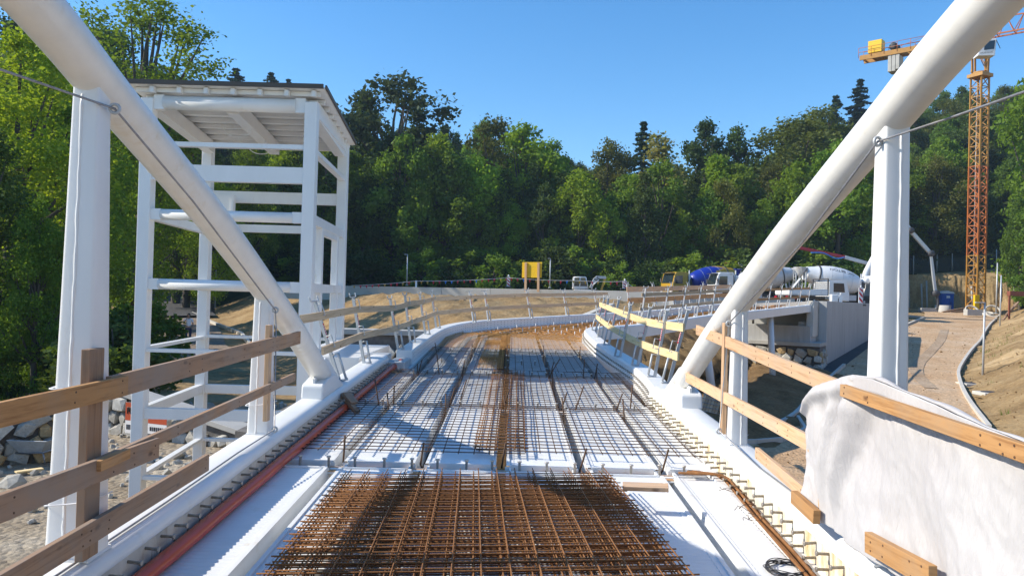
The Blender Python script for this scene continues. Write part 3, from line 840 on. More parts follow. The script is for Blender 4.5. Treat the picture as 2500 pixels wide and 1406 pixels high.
laid(-1.60, 17.0, 'rusty mat before the white cross angle, left half', 11, 26, 1.5, 3.9, MT['rust_orange'], h=.05, sw=.15, seed=26, joined=True)
laid(-.2, 17.0, 'rusty mat before the white cross angle, right half', 13, 26, 1.9, 3.9, MT['rust_orange'], h=.06, sw=.15, seed=27, joined=True)
laid(-.55, 13.5, 'orange rusty mat strip over the middle trough of the far deck', 4, 44, .40, 7.2, MT['rust_orange'], h=.08, sl=.13, sw=.16, seed=28, joined=True)
# dense orange mesh on the ramp
t = thing('rebar_mat', 'dense orange reinforcement covering the curved ramp deck', 'rebar mat', D(0, 21.2, .03), 'rebar mats laid on the deck')
m = MB()
for layer, step in ((.02, 110), (.045, 0)):
    if step:
        for i in range(step):
            f = .012 + i * .976 / step * 1.0; a = A_[int(f * K)].lerp(A_[min(K, int(f * K) + 1)], f * K % 1); b = B_[int(f * K)].lerp(B_[min(K, int(f * K) + 1)], f * K % 1)
            p, q = a.lerp(b, .06), a.lerp(b, .94); u = Vector((0, 0, layer))
            m.tube([p + u, q + u], .008, 4, cap=False)
    else:
        for i in range(15):
            s = .07 + .86 * i / 14
            m.tube([a.lerp(b, s) + Vector((0, 0, layer)) for a, b in zip(A_, B_)], .008, 4, cap=False)
o = m.build('bar', MT['rust_orange'], t, kind='stuff')
m = MB()
for i in range(2, K, 1):
    for s in (.1, .22, .34, .46, .58, .7, .82, .92):
        p = A_[i].lerp(B_[i], s); m.tube([p, p + Vector((0, 0, .13))], .012, 5)
m.build('stud', MT['whiteprint'], t, kind='stuff')
# spacer sheet of rust-coloured bars between ramp pans
m = MB()
for i in range(K):
    for s in range(6):
        a, b = A_[i].lerp(B_[i], .05 + s * .15), A_[i].lerp(B_[i], .16 + s * .15)
        c, d = A_[i + 1].lerp(B_[i + 1], .16 + s * .15), A_[i + 1].lerp(B_[i + 1], .05 + s * .15)
        u = Vector((0, 0, -.012)); m.add([a + u, b + u, c + u, d + u], [(0, 1, 2, 3)])
m.build('rusty_strip', MT['rust_orange'], t)
# trough bars with turned-up ends: one thing each
for bi in (3, 4, 5):
    for gi, g in enumerate(GAPS):
        y0, y1 = ROWS[bi], ROWS[bi + 1]
        j = rnd.uniform(-.02, .02)
        pts = [D(g + .05 + j + rnd.uniform(-.03, .03), y0 + .10 + rnd.uniform(0, .12), .20 + rnd.uniform(-.03, .04)), D(g + j, y0 + .26, -.04), D(g + j, y0 + .42, -.13)]
        pts += [D(g + j + rnd.uniform(-.012, .012), lerp(y0 + .6, y1 - .6, k / 4), -.15) for k in range(5)]
        pts += [D(g + j, y1 - .32, -.12), D(g + j + .01, y1 - .2, 0), D(g + j + rnd.uniform(-.03, .03), y1 - .14, .19)]
        place = ['left-hand edge', 'left of the middle', 'middle', 'right of the middle', 'right-hand edge'][gi]
        o = MB().tube([p for p in pts], .0095, 8).build('trough_bar', MT['rust_dark'], None, org=D(g, y0, -.15))
        tag(o, 'dark rusty trough bar with turned-up ends, %s of the %s bay' % (place, ['first', 'second', 'third'][bi - 3]), 'rebar', 'trough bars')
for x, y, lean in ((-.68, 10.35, .10), (.85, 10.1, .13), (.62, 13.0, .22), (1.25, 13.1, .02), (-1.2, 13.2, -.06), (1.62, 10.3, .03), (-1.7, 10.15, -.08)):
    o = MB().tube([D(x, y, -.05), D(x + lean, y + .05, .33)], .009, 8).build('starter_bar', MT['rust_dark'], None, org=D(x, y, -.05))
    tag(o, 'dark starter bar standing %s the cross beam, %s' % ('behind' if y > 12 else 'at', {(-.68): 'left of the middle strip', .85: 'right of the middle strip, leaning', .62: 'third beam, strongly leaning', 1.25: 'third beam, right side', -1.2: 'third beam, left side', 1.62: 'second beam, far right', -1.7: 'second beam, far left'}[x]), 'rebar', 'starter bars')
# bundle of bent bars by the right edge, tied with wire
t = thing('rebar_bundle', 'bundle of rusty bent bars tied with wire along the right deck edge', 'rebar bundle', deck(1900, 1300, .02))
for i in range(9):
    r0 = .011; a, b = rnd.uniform(-.035, .035), .02 + .022 * (i // 4)
    P = [deck(1664 + rnd.uniform(-6, 20), 1148 + rnd.uniform(-3, 7), b + .02), deck(1752, 1158, b + .015), deck(1775, 1172, b), deck(1850, 1262, b), deck(1925, 1345, b), deck(2040, 1478, b), deck(2200, 1650, b)]
    P = [p + Vector((a, 0, 0)) + Vector((rnd.uniform(-.008, .008), 0, 0)) for p in P]
    MB().tube(P, r0, 7).build('bent_bar', MT['rust'], t)
for c, sd in ((.18, 1), (.42, 2), (.55, 3)):
    q = random.Random(sd); p0 = deck(lerp(1752, 1925, c), lerp(1158, 1345, c), .06)
    pts = [p0 + Vector((.06 * math.sin(k * 1.1 + sd) + q.uniform(-.02, .02) - .02 * k * .6, -.02 * k * .8 + q.uniform(-.02, .02), .02 * math.sin(k * 2.0) + .01)) for k in range(9)]
    MB().tube(catmull(pts, 3), .0022, 5).build('tie_wire', MT['rust_dark'], t)
# coil of black tie wire at the bottom edge
t = thing('wire_coil', 'coil of thin black tie wire lying on the right deck sheet', 'wire coil', deck(1925, 1392, .01))
for k in range(11):
    q = random.Random(k); c = Vector(t['_org']) + Vector((q.uniform(-.012, .012), q.uniform(-.012, .012), .004 + .0022 * k))
    rr = .135 + q.uniform(-.012, .014)
    pts = [c + Vector((rr * math.cos(a) * 1.0, rr * math.sin(a) * .93, .012 * math.sin(a * 2 + k))) for a in np.linspace(0, 2 * math.pi, 33)[:-1]]
    MB().tube(pts, .0028, 5, closed=True).build('winding', MT['blackwire'], t)
# orange pipe with socket
pp = [D(XL + .075 + rnd.uniform(-.004, .004), y, .055) for y in np.linspace(-1.5, 13.0, 30)] + [D(XL + .12, 13.5, .09), D(XL + .16, 13.75, .11)]
t = thing('drain_pipe', 'long orange plastic pipe lying against the left girder', 'pipe', pp[5])
MB().tube(pp, .049, 24).build('barrel', MT['pipe'], t)
MB().tube([D(XL + .14, 13.55, .095), D(XL + .17, 13.80, .115)], .058, 24).build('socket', MT['pipe'], t)
# rusty clamp on the pipe
o = MB().bar(D(-2.12, 9.75, .20), D(-1.86, 9.50, .03), .05, .07).bar(D(-2.05, 9.7, .23), D(-1.92, 9.60, .12), .03, .12).bar(D(-1.95, 9.55, .05), D(-1.80, 9.45, .10), .012, .012).build('timber_offcut', MT['w_grey'], None, org=D(-2.0, 9.6, .1), bevel=.004)
tag(o, 'dark splintered timber offcut wedged over the orange pipe', 'offcut')
# plank on the right edge of the stack
board('plank', atZ(1520, 1186, .43), atZ(1632, 1190, .44), .035, .10, MT['w_pale'], 'short pale plank resting beside the right edge of the mat stack', 'plank', face=(0, 1, .15))

# ================================================================== TIMBER GUARD RAILS ON THE GIRDERS
XB = -2.13
def lb(name, y0, z0, y1, z1, w, mat, label, x=XB, t=.032, group='boards of the left timber guard rail', sx=0):
    return board(name, (x, y0, z0), (x + sx, y1, z1), w, t, mat, label, 'board', group)
lb('guard_board', 1.2, 1.325, 4.22, 1.333, .105, MT['w_orange'], 'orange-brown top board of the left timber rail, near end', x=XB + .03)
lb('guard_board', 4.10, 1.330, 7.76, 1.405, .125, MT['w_grey'], 'weathered grey-brown top board of the left timber rail running to the arch foot')
lb('guard_board', 1.2, .975, 4.62, .915, .118, MT['w_grey'], 'reddish weathered middle board of the left timber rail, near end', x=XB + .03)
lb('guard_board', 3.92, .935, 7.64, 1.022, .075, MT['w_grey'], 'narrow brown middle board of the left timber rail, far half', x=XB - .005)
lb('guard_board', 1.2, .56, 5.40, .660, .115, MT['w_grey'], 'wide stained toe board low on the left girder', x=XB + .03)
board('timber_block', (XB + .05, 3.92, .958), (XB + .05, 4.22, .962), .055, .04, MT['w_orange'], 'small timber block nailed to the middle board of the left rail', 'timber block')
def upright(name, X, Y, z0, z1, w, t, mat, label, group=None):
    m = MB().bar((0, 0, -(z1 - z0) / 2), (0, 0, (z1 - z0) / 2), w, t, up=(1, 0, 0))
    o = m.build(name, mat); o.location = (X, Y, (z0 + z1) / 2)
    bv = o.modifiers.new('bevel', 'BEVEL'); bv.width = .003; bv.segments = 1
    return tag(o, label, 'timber post', group)
upright('timber_post', XB - .045, 4.02, .46, 1.545, .045, .145, MT['w_grey'], 'weathered timber post strapped to the near left bridge post', 'timber posts of the guard rails')
upright('timber_post', XB - .045, 6.93, .70, 1.56, .04, .085, MT['w_pale'], 'orange timber post tied to the second left bridge post', 'timber posts of the guard rails')
upright('timber_post', 2.02, 7.26, .64, 1.68, .04, .075, MT['w_pale'], 'yellowish timber post tied to the right bridge post', 'timber posts of the guard rails')
GRP = 'boards of the right timber guard rail'
XQ = 1.985
board('guard_board', (XQ + .06, 8.45, 1.565), (XQ, 4.4, 1.36), .105, .032, MT['w_pale'], 'pale upper board of the right timber rail ending under the white sheet', 'board', GRP)
board('guard_board', (XQ + .06, 8.9, 1.0), (XQ, 4.6, .955), .105, .032, MT['w_pale'], 'pale lower board of the right timber rail ending behind the white sheet', 'board', GRP)
board('guard_board', (XQ + .05, 6.3, .655), (XQ, 4.75, .595), .09, .032, MT['w_pale'], 'pale toe board on the right girder beside the white sheet', 'board', GRP)
board('timber_block', (XQ - .085, 5.10, .605), (XQ - .085, 4.72, .578), .085, .045, MT['w_orange'], 'orange timber block at the end of the right toe board', 'timber block')
XS = 1.945
_a, _b = atX(2058, 952, 1.905), atX(2500, 1105, 1.905)
board('batten', _a, _b + (_b - _a) * 1.0, .068, .036, MT['w_orange'], 'long orange batten clamping the top of the white sheet', 'batten', 'battens holding the white sheet')
board('batten', atX(2120, 1322, 1.885), atX(2278, 1410, 1.885), .105, .04, MT['w_orange'], 'short orange batten nailed low across the white sheet', 'batten', 'battens holding the white sheet')
# ties around the posts
def tie(pts, r, mat, label, cat='tie'):
    o = MB().tube(catmull(pts, 4), r, 6).build('binding_wire' if cat == 'wire' else 'tie_string', mat, None, org=pts[0]); return tag(o, label, cat)
for (X, Y, z, w, lab) in ((GXL, 4.13, 1.34, .205, 'white string tied round the near left bridge post at board height'), (GXL, 4.13, .74, .228, 'white string tied round the near left bridge post near its foot'), (GXL, 7.12, .83, .20, 'white string tied round the second left bridge post near its foot'), (GXL, 7.12, 1.40, .17, 'orange string on the second left bridge post at board height')):
    h = w / 2 + .008
    tie([(X - h, Y + .1, z), (X - h, Y - h, z - .01), (X, Y - h - .005, z - .004), (X + h - .02, Y - h - .004, z + .012), (X + h + .005, Y - h + .05, z + .015), (X + h + .004, Y + .1, z + .01)], .004, MT['w_orange'] if 'orange' in lab else MT['whiteprint'], lab)
# steel safety cables
def cable(pts, label, eyes):
    t = thing('safety_cable', label, 'cable', pts[0], 'steel safety cables')
    MB().tube(pts, .0065, 6).build('wire_rope', MT['wire'], t)
    for e, ax in eyes:
        e = Vector(e); u = Vector(ax).normalized(); w = Vector((0, 0, 1))
        MB().tube([e + (u * math.cos(a) + w * math.sin(a)) * .024 for a in np.linspace(0, 2 * math.pi, 17)[:-1]], .009, 6, closed=True).build('cable_eye', MT['galv'], t)
e1 = atX(280, 266, -2.165); e2 = atX(672, 757, -2.155); e3 = atX(670, 1048, -2.13)
cable([atY(-160, 95, 3.0), atY(0, 170, 3.45), atY(140, 218, 3.85), e1, atX(470, 490, -2.125), e2, atX(674, 800, -2.12), e3, D(-2.2, 6.3, .295), D(-2.2, 5, .29), D(-2.21, 3.6, .292), D(-2.22, 1, .29)],
      'steel safety cable running through eyes on the left bridge posts', [(e1, (1, .3, 0)), (e2, (1, .3, 0)), (e3, (1, 0, 0))])
f1 = atX(2143, 346, 2.03); f2 = atX(1779, 790, 2.04); f3 = atX(1756, 1052, 1.98)
cable([atY(2700, 150, 3.0), atY(2500, 225, 3.4), atY(2320, 288, 4.0), f1, atX(1960, 590, 2.02), f2, atX(1776, 830, 2.03), f3, D(2.06, 6.3, .29), D(2.1, 5, .29), D(2.1, 3.4, .29), D(2.1, 1, .29)],
      'steel safety cable running through eyes on the right bridge posts', [(f1, (1, .3, 0)), (f2, (1, .3, 0)), (f3, (1, 0, 0))])

# white geotextile sheet hung over the right rail
def sheet_mat():
    m, nt, b = new_mat('white_fleece_sheet'); L = nt.links.new
    uv = nn(nt, 'ShaderNodeUVMap')
    mp = nn(nt, 'ShaderNodeMapping'); mp.inputs['Scale'].default_value = (22, 5, 1); mp.inputs['Rotation'].default_value = (0, 0, .35); L(uv.outputs[0], mp.inputs[0])
    n1 = nn(nt, 'ShaderNodeTexNoise', Scale=1.6, Detail=8.0, Roughness=0.7, Distortion=.5); L(mp.outputs[0], n1.inputs['Vector'])
    n2 = nn(nt, 'ShaderNodeTexNoise', Scale=1.1, Detail=5.0); L(uv.outputs[0], n2.inputs['Vector'])
    r = ramp(nt, [(.3, (.47, .445, .44)), (.7, (.58, .56, .55))]); L(n2.outputs[0], r.inputs[0])
    L(r.outputs[0], b.inputs['Base Color']); b.inputs['Roughness'].default_value = .55; b.inputs['Specular IOR Level'].default_value = .35
    b.inputs['Sheen Weight'].default_value = .2
    bp = nn(nt, 'ShaderNodeBump', Strength=.75, Distance=.011); L(n1.outputs[0], bp.inputs['Height']); L(bp.outputs[0], b.inputs['Normal'])
    return m
MT['fleece'] = sheet_mat()
m = MB(); NU, NV = 260, 120
TOPP = [(1969, 990), (1976, 962), (1992, 945), (2030, 930), (2080, 917), (2130, 925), (2230, 965), (2400, 1040), (2500, 1080), (2700, 1165), (3100, 1335)]
BOTP = [(1953, 1218), (1968, 1240), (1992, 1268), (2060, 1312), (2130, 1362), (2190, 1408), (2270, 1470), (2420, 1590), (2520, 1670), (2750, 1860), (3160, 2190)]
_u = [0, .015, .035, .075, .12, .17, .26, .41, .50, .67, 1.0]
vs = []; uvs = []; toprow = []
for j in range(NV + 1):
    v = j / NV
    for i in range(NU + 1):
        u = (i / NU) ** 1.35
        t_ = atX(interp(u, _u, [p[0] for p in TOPP]), interp(u, _u, [p[1] for p in TOPP]), XS + .02); b_ = atX(interp(u, _u, [p[0] for p in BOTP]), interp(u, _u, [p[1] for p in BOTP]), XS - .005)
        p = t_.lerp(b_, v)
        # gathered folds fanning out below the batten end, soft long waves, fine crumple
        y = p.y; f = 0
        for c0, k, wd, am in ((4.36, .26, .075, .085), (4.52, .10, .05, -.06), (4.64, .14, .045, .06), (4.80, .03, .05, -.035), (4.20, .50, .07, .028), (4.02, .62, .11, -.026)):
            f += am * math.exp(-((y - c0 - k * v) / wd) ** 2) * sstep(v, .02, .22) * (1 - .55 * v)
        f += .024 * math.sin(5.2 * y + 4.5 * v + .6) * sstep(v, .1, .6) + .034 * noise.noise((y * 2.6, v * 1.6, 1)) + .016 * noise.noise((y * 7, v * 4 + y * 2, 4)) + .006 * noise.noise((y * 22, v * 6 + y * 7, 6)) - .011 * abs(noise.noise((y * 8 + v * 3, v * 5, 8))) + .003 * noise.noise((y * 50, v * 16 + y * 16, 9))
        f += .05 * math.exp(-((v - .06) / .05) ** 2) * sstep(y, 4.3, 4.7)
        f *= 1 if .08 < v or y > 4.4 else .3
        vs.append((p.x - f, p.y + .012 * noise.noise((v * 9, 2, y)) * (1 if i == 0 else 0), p.z)); uvs.append((y, p.z))
        if j == 0: toprow.append(Vector(vs[-1]))
fs = []; fu = []
for j in range(NV):
    for i in range(NU):
        a = j * (NU + 1) + i; q = (a, a + 1, a + NU + 2, a + NU + 1); fs.append(q); fu.append([uvs[k] for k in q])
m.add(vs, fs, True, fu)
# part of the sheet thrown over the outside of the rail
vs = []; uvs = []
for j in range(13):
    v = j / 12
    for i in range(NU + 1):
        p = toprow[i]; y = p.y
        vs.append((p.x + .01 + .11 * sstep(v, 0, .5) + .02 * noise.noise((y * 4, v * 2, 7)) * v, y, p.z + .028 * math.sin(min(1, v * 2.4) * math.pi) * (.6 + noise.noise((y * 3, 1, 1))) - .40 * v * v)); uvs.append((y, 2 + v * .4))
fs = []; fu = []
for j in range(12):
    for i in range(NU):
        a = j * (NU + 1) + i; q = (a, a + 1, a + NU + 2, a + NU + 1); fs.append(q); fu.append([uvs[k] for k in q])
m.add(vs, fs, True, fu)
o = m.build('fleece_sheet', MT['fleece'], None, org=(2.0, 3, .6))
so_ = o.modifiers.new('solidify', 'SOLIDIFY'); so_.thickness = .003
tag(o, 'crinkled white fleece sheet hung over the right guard rail', 'sheet')

# ================================================================== STEEL GUARD POSTS AND THEIR BOARDS
gp_up = MB().box((0, 0, .55), (.042, .034, 1.10)).mesh('upright', MT['galv'])
gp_clamp = MB().tube([(0, 0, .36), (.10, 0, .36), (.10, 0, .0)], .017, 6).tube([(-.02, 0, 0), (.12, 0, 0)], .02, 6).mesh('clamp', MT['galv'])
gp_hook = MB().tube([(0, -.03, .16), (.075, -.03, .16), (.078, -.03, -.01)], .008, 6).tube([(0, .0, .0), (.07, .0, .0)], .010, 6).mesh('board_hook', MT['galv'])
gp_top = MB().tube(catmull([(.0, -.13, 1.18), (0, -.125, 1.125), (0, -.09, 1.115), (0, .09, 1.115), (0, .125, 1.125), (0, .13, 1.18)], 3), .010, 6).mesh('top_fork', MT['galv'])
gp_st = MB().box((.0225, 0, .70), (.002, .032, .20)).mesh('sticker', MT['red'])
_lt = MB()
for k in range(5): _lt.box((.0242, 0, .635 + k * .032), (.001, .018, .018))
gp_stl = _lt.mesh('lettering', MT['whiteprint'])
def guard_post(base, top, inward, label, group):
    base, top = Vector(base), Vector(top); z = (top - base); h = z.length; z.normalize()
    i = Vector(inward); i = (i - z * i.dot(z)).normalized(); y = z.cross(i)
    t = thing('guard_post', label, 'guard post', base, group)
    t.rotation_mode = 'QUATERNION'; t.rotation_quaternion = Matrix((i, y, z)).transposed().to_quaternion()
    s = h / 1.15; t.scale = (1, 1, s)
    inst('upright', gp_up, t); inst('clamp', gp_clamp, t); inst('board_hook', gp_hook, t, (0.02, 0, .90)); inst('board_hook', gp_hook, t, (0.02, 0, .46))
    inst('top_fork', gp_top, t); st = inst('sticker', gp_st, t); inst('lettering', gp_stl, st)
    return (base, z * s, i, y)
def board_run(P, frac, mat, label, group, over=(.12, .12), w=.105, t=.027):
    """one board that bends along a run of posts, on their inner side"""
    pts = [b + z * frac + i * .045 for b, z, i, y in P]
    a = (pts[0] - pts[1]).normalized(); e = (pts[-1] - pts[-2]).normalized()
    pts = [pts[0] + a * over[0]] + pts + [pts[-1] + e * over[1]]
    pts = resample(catmull(pts, 4) if len(pts) > 4 else pts, 4 * len(pts))
    m = MB(); n = len(pts); d = 0; rows = []
    for k, p in enumerate(pts):
        tg = (pts[min(k + 1, n - 1)] - pts[max(k - 1, 0)]).normalized(); s = tg.cross(Vector((0, 0, 1))).normalized(); u = s.cross(tg)
        if k: d += (p - pts[k - 1]).length
        rows.append(([p + s * (a_ * t / 2) + u * (b_ * w / 2) for a_, b_ in ((-1, -1), (1, -1), (1, 1), (-1, 1))], d))
    for k in range(n - 1):
        (A, d0), (B, d1) = rows[k], rows[k + 1]
        for q, (v0, v1) in enumerate(((0, t), (.3, .3 + w), (.7, .7 + t), (1.1, 1.1 + w))):
            q2 = (q + 1) % 4
            m.add([A[q], B[q], B[q2], A[q2]], [(0, 1, 2, 3)], False, [[(d0, v0), (d1, v0), (d1, v1), (d0, v1)]])
    for R, f in ((rows[0][0], (3, 2, 1, 0)), (rows[-1][0], (0, 1, 2, 3))): m.add(R, [f], False, [[(0, 0), (.1, 0), (.1, w), (0, w)]])
    o = m.build('guard_board', mat, None, org=pts[0])
    return tag(o, label, 'board', group)
GPG = 'steel guard posts along the deck edge'
LP = [((766, 729), (786, 838), 10.3), ((861, 720), (889, 887), 0), ((951.5, 725), (972, 853), 0), ((988, 717), (1002, 836), 0), ((1024, 715), (1038.6, 816.5), 0), ((1053, 710), (1065, 801), 0), ((1145, 709), (1156, 787.5), 0), ((1182, 708), (1192, 783), 0), ((1284, 705), (1295, 777), 0), ((1374, 706), (1383, 770), 0), ((1450, 705), (1457.6, 765.6), 0)]
desc_l = ['steel guard post beside the left arch foot', 'steel guard post on the end of the left girder', 'steel guard post on the near end of the perforated beam', 'second steel guard post on the perforated beam', 'third steel guard post on the perforated beam, before its bend', 'steel guard post at the bend of the perforated beam', 'steel guard post in front of the brown bank, left of the pair', 'steel guard post in front of the brown bank, right of the pair', 'steel guard post in line with the yellow panel', 'steel guard post right of the yellow panel', 'steel guard post below the small excavator']
posts = []
for (tp, bp, yy), ds in zip(LP, desc_l):
    if yy: B = Vector((XL - .15, yy, GR * yy + .28)); T = B + Vector((-.2, 0, 1.1)); T = atY(tp[0], tp[1], yy)
    else: B = deck(*bp, .28); T = atY(tp[0], tp[1], B.y)
    inw = Vector((1, -.15, 0)) if B.y < 20.5 else Vector((.77, -.64, 0))
    posts.append(guard_post(B, T, inw, ds, GPG))
BG = 'boards of the left steel guard rail'
board_run(posts[0:2], .90, MT['w_beige'], 'upper beige board from the arch foot to the first corner of the left rail', BG, (.9, .04))
board_run(posts[1:6], .90, MT['w_beige'], 'upper beige board bending along the perforated beam', BG, (.0, .1))
board_run(posts[5:9], .90, MT['w_beige'], 'upper beige board in front of the left part of the brown bank', BG, (.05, .15))
board_run(posts[8:11], .90, MT['w_beige'], 'upper beige board below the yellow panel', BG, (.1, .8))
board_run(posts[0:2], .46, MT['w_beige'], 'lower beige board from the arch foot to the first corner of the left rail', BG, (.5, .04))
board_run(posts[1:6], .46, MT['w_beige'], 'lower beige board bending along the perforated beam', BG, (.0, .1))
board_run(posts[5:11], .46, MT['w_beige'], 'lower beige board crossing in front of the brown bank', BG, (.05, .8))
RP = [((1682, 750), (1648, 960), 10.9), ((1630, 752), (1598, 920), 0), ((1589, 746), (1557, 893), 0), ((1541, 740), (1514, 871), 0), ((1512, 727), (1486, 842), 0), ((1486, 724), (1469, 823), 0), ((1477, 722), (1454, 807), 0)]
desc_r = ['steel guard post behind the right arch foot', 'steel guard post nearest the right arch foot on the curved edge', 'second steel guard post on the curved right edge', 'third steel guard post on the curved right edge', 'fourth steel guard post on the curved right edge', 'fifth steel guard post on the curved right edge', 'last steel guard post on the curved right edge']
postr = []
for (tp, bp, yy), ds in zip(RP, desc_r):
    B = deck(*bp, .28) if not yy else Vector((2.25, yy, GR * yy + .28)); T = atY(tp[0], tp[1], B.y)
    postr.append(guard_post(B, T, (-1, -.1, 0), ds, GPG))
board_run([postr[6], postr[4], postr[2], postr[0]], .84, MT['w_yellow'], 'upper yellow shuttering board curving along the right edge', 'yellow boards of the right curved rail', (.35, .15), w=.115)
board_run([postr[6], postr[4], postr[2], postr[0]], .42, MT['w_yellow'], 'lower yellow shuttering board curving along the right edge', 'yellow boards of the right curved rail', (.35, .25), w=.115)
# ramp rails: near fascia and far edge
def ramp_rail(path, d0, d1, step, inw, gname, labels, mats):
    ps = []
    for k, (p, t) in enumerate(along(path, step, d0)):
        if k >= labels: break
        side = Vector((t.y, -t.x, 0)).normalized() * inw
        b = p + Vector((0, 0, .28)); ps.append(guard_post(b, b + Vector((0, 0, 1.1)) - side * .16, side, 'steel guard post on the %s edge of the ramp, %s one from the junction' % (gname, ['first', 'second', 'third', 'fourth', 'fifth', 'sixth', 'seventh', 'eighth', 'ninth', 'tenth', 'eleventh', 'twelfth', 'thirteenth'][k]), 'steel guard posts along the ramp'))
    return ps
npth = rp[-22:]
ps = ramp_rail([p for p in rp if p.y > 21.5], 1.5, 0, 1.75, -1, 'near', 13, None)
board_run(ps[0:6], .90, MT['w_beige'], 'upper board on the near edge of the ramp, lower half', 'boards of the ramp rails'); board_run(ps[6:13], .90, MT['w_orange'], 'upper brown board on the near edge of the ramp, by the abutment', 'boards of the ramp rails')
board_run(ps[0:6], .46, MT['w_beige'], 'lower board on the near edge of the ramp, lower half', 'boards of the ramp rails'); board_run(ps[6:13], .46, MT['w_orange'], 'lower brown board on the near edge of the ramp, by the abutment', 'boards of the ramp rails')
lq = [p + Vector((-.1, .1, 0)) for p in lp if p.y > 28.2]
ps = ramp_rail(lq, .8, 0, 2.2, 1, 'far', 7, None)
board_run(ps, .88, MT['w_pale'], 'upper pinkish board on the far edge of the ramp', 'boards of the ramp rails', w=.2); board_run(ps, .44, MT['w_orange'], 'lower brown board on the far edge of the ramp', 'boards of the ramp rails', w=.2)
# ================================================================== TERRAIN
KERB = [(9, 12), (12.5, 19), (15.96, 25.6), (18.83, 31.7), (21.36, 36.6), (23.8, 40.8), (29.9, 50.0), (34.6, 56.8), (40.6, 65.7), (47.9, 76.0), (56, 88)]
LKERB = [(2.5, 10), (3.8, 15), (5.4, 20), (7.3, 23.3), (9.7, 26.4), (12.4, 31.5), (17.6, 40.6), (27.0, 56.4), (33.0, 65.0), (37.5, 71), (40.2, 75)]
SKY_X = [-900, -300, 0, 200, 300, 450, 560, 700, 800, 870, 1040, 1170, 1240, 1330, 1410, 1440, 1500, 1650, 1800, 1845, 1880, 2000, 2100, 2250, 2400, 2500, 2800, 3400]
SKY_Y = [40, 20, 20, 60, 110, 190, 195, 225, 262, 272, 268, 282, 325, 352, 392, 397, 365, 338, 338, 400, 360, 292, 250, 222, 200, 185, 130, 130]
def px_of(X, Y): return 1250 + FPX * X / max(Y, 1.0)
def sky_z(X, Y, px=None):
    px = px_of(X, Y) if px is None else px
    return EYE + (724 + .027 * (px - 1250) - interp(px, SKY_X, SKY_Y)) / FPX * Y
def pl_dist(P, x, y):
    """signed distance to a polyline, positive on its right-hand side"""
    best = 1e9; sg = 1
    for i in range(len(P) - 1):
        ax, ay = P[i]; bx, by = P[i + 1]; dx, dy = bx - ax, by - ay
        t = ((x - ax) * dx + (y - ay) * dy) / (dx * dx + dy * dy); tc = min(1, max(0, t))
        ex, ey = x - ax - dx * tc, y - ay - dy * tc; d = ex * ex + ey * ey
        if d < best: best = d; sg = 1 if (dx * (y - ay) - dy * (x - ax)) < 0 else -1
    return sg * math.sqrt(best)
FRONT = [(-5.9, 25.3), (2.3, 25.3), (4.2, 25.3), (12.9, 39.4), (11.9, 43.8), (16.4, 41.8), (27.5, 59), (40, 79), (52, 97)]
RAMPL = [(3.4, 23.5), (8.5, 31), (13.2, 39.2), (11.9, 43.8), (16.4, 41.8), (27.5, 59)]
LEFTB = [(-5.9, 25.3), (-10, 34), (-18, 53), (-28, 72), (-44, 100)]
def base_z(X, Y):
    zl = interp(Y, [0, 26, 36, 46, 60, 78, 95], [-2.0, -2.0, -1.75, -1.5, -.9, .4, 1.6])
    zr = interp(Y, [0, 20, 30, 41, 57, 70, 82, 92], [-2.4, -2.4, -2.0, -1.4, -.6, .5, 1.25, 1.5])
    return lerp(zl, zr, sstep(X, 2, 8))
def ground_z(X, Y, back=0.0):
    z = base_z(X, Y)
    if 24 < Y < 110:
        df = -pl_dist(FRONT, X, Y) - back; dl = pl_dist(LEFTB, X, Y)
        if Y > 97 and X < 40: df = max(df, 1)
        if df > 0 and dl > 0:
            h = min(.5 + (Y - 25.3) * .062, 1.75)
            h = min(h, z + .06 + .42 * dl)
            if X > -3: h = min(h, max(z, -1.55 + .55 * max(0.0, -pl_dist(RAMPL, X, Y))))
            z = max(z, lerp(z, h, sstep(df, .0, .6)))
    if X > 3:
        dr = pl_dist(KERB, X, Y)
        if dr > .3:
            lim = min(7.0, .5 * (dr - .3)) * (1 - sstep(Y, 78, 90) * .9)
            z += lim + .12 * noise.noise((X * .3, Y * .3, 3))
    e = -X - (.50 * Y + 4.0)
    if e > 0 and Y > 3: z += min(30, .30 * e)
    if Y > 88:
        b = 1.7; px = px_of(X, Y)
        cut = sstep(px, 2040, 2075) * (1 - sstep(px, 2462, 2500))
        start = lerp(91, max(95.5, 100.6 - (X - 52) * .42), cut)
        if Y > start:
            b = lerp(1.7, 6.2, cut)
            top = sky_z(X, 165) - 12 if True else 0
            f = min(1.0, (Y - start) / (165 - start))
            zz = b + max(0, top - b) * f ** 1.15
            if Y > 165: zz += (Y - 165) * .12
            z = max(z if cut < .5 else 0, zz)
    return z
def ground_n(X, Y):
    return ground_z(X, Y, 1.25) + .05 * noise.noise((X * .8, Y * .8, 0)) + .03 * noise.noise((X * 2.1, Y * 2.1, 5))
def axis(a, b, lo, hi, fine, coarse):
    out = [a]; 
    while out[-1] < b:
        x = out[-1]; out.append(x + (fine if lo <= x < hi else min(coarse, max(fine, .25 * max(lo - x, x - hi)))) if True else 0)
    return out
gx = axis(-420, 420, -34, 62, 1.0, 24); gy = axis(-120, 620, 4, 110, 1.0, 22)
def grid_sheet(xs, ys, zf, name, mat, kind='structure'):
    m = MB(); n = len(xs)
    m.add([(x, y, zf(x, y)) for y in ys for x in xs], [(j * n + i, j * n + i + 1, (j + 1) * n + i + 1, (j + 1) * n + i) for j in range(len(ys) - 1) for i in range(n - 1)], True)
    o = m.build(name, mat); o['kind'] = kind; return o, m
gob, gmb = grid_sheet(gx, gy, ground_n, 'ground', [MT['riverbed'], MT['soil'], MT['forest'], MT['soil_dark']])
mi = []
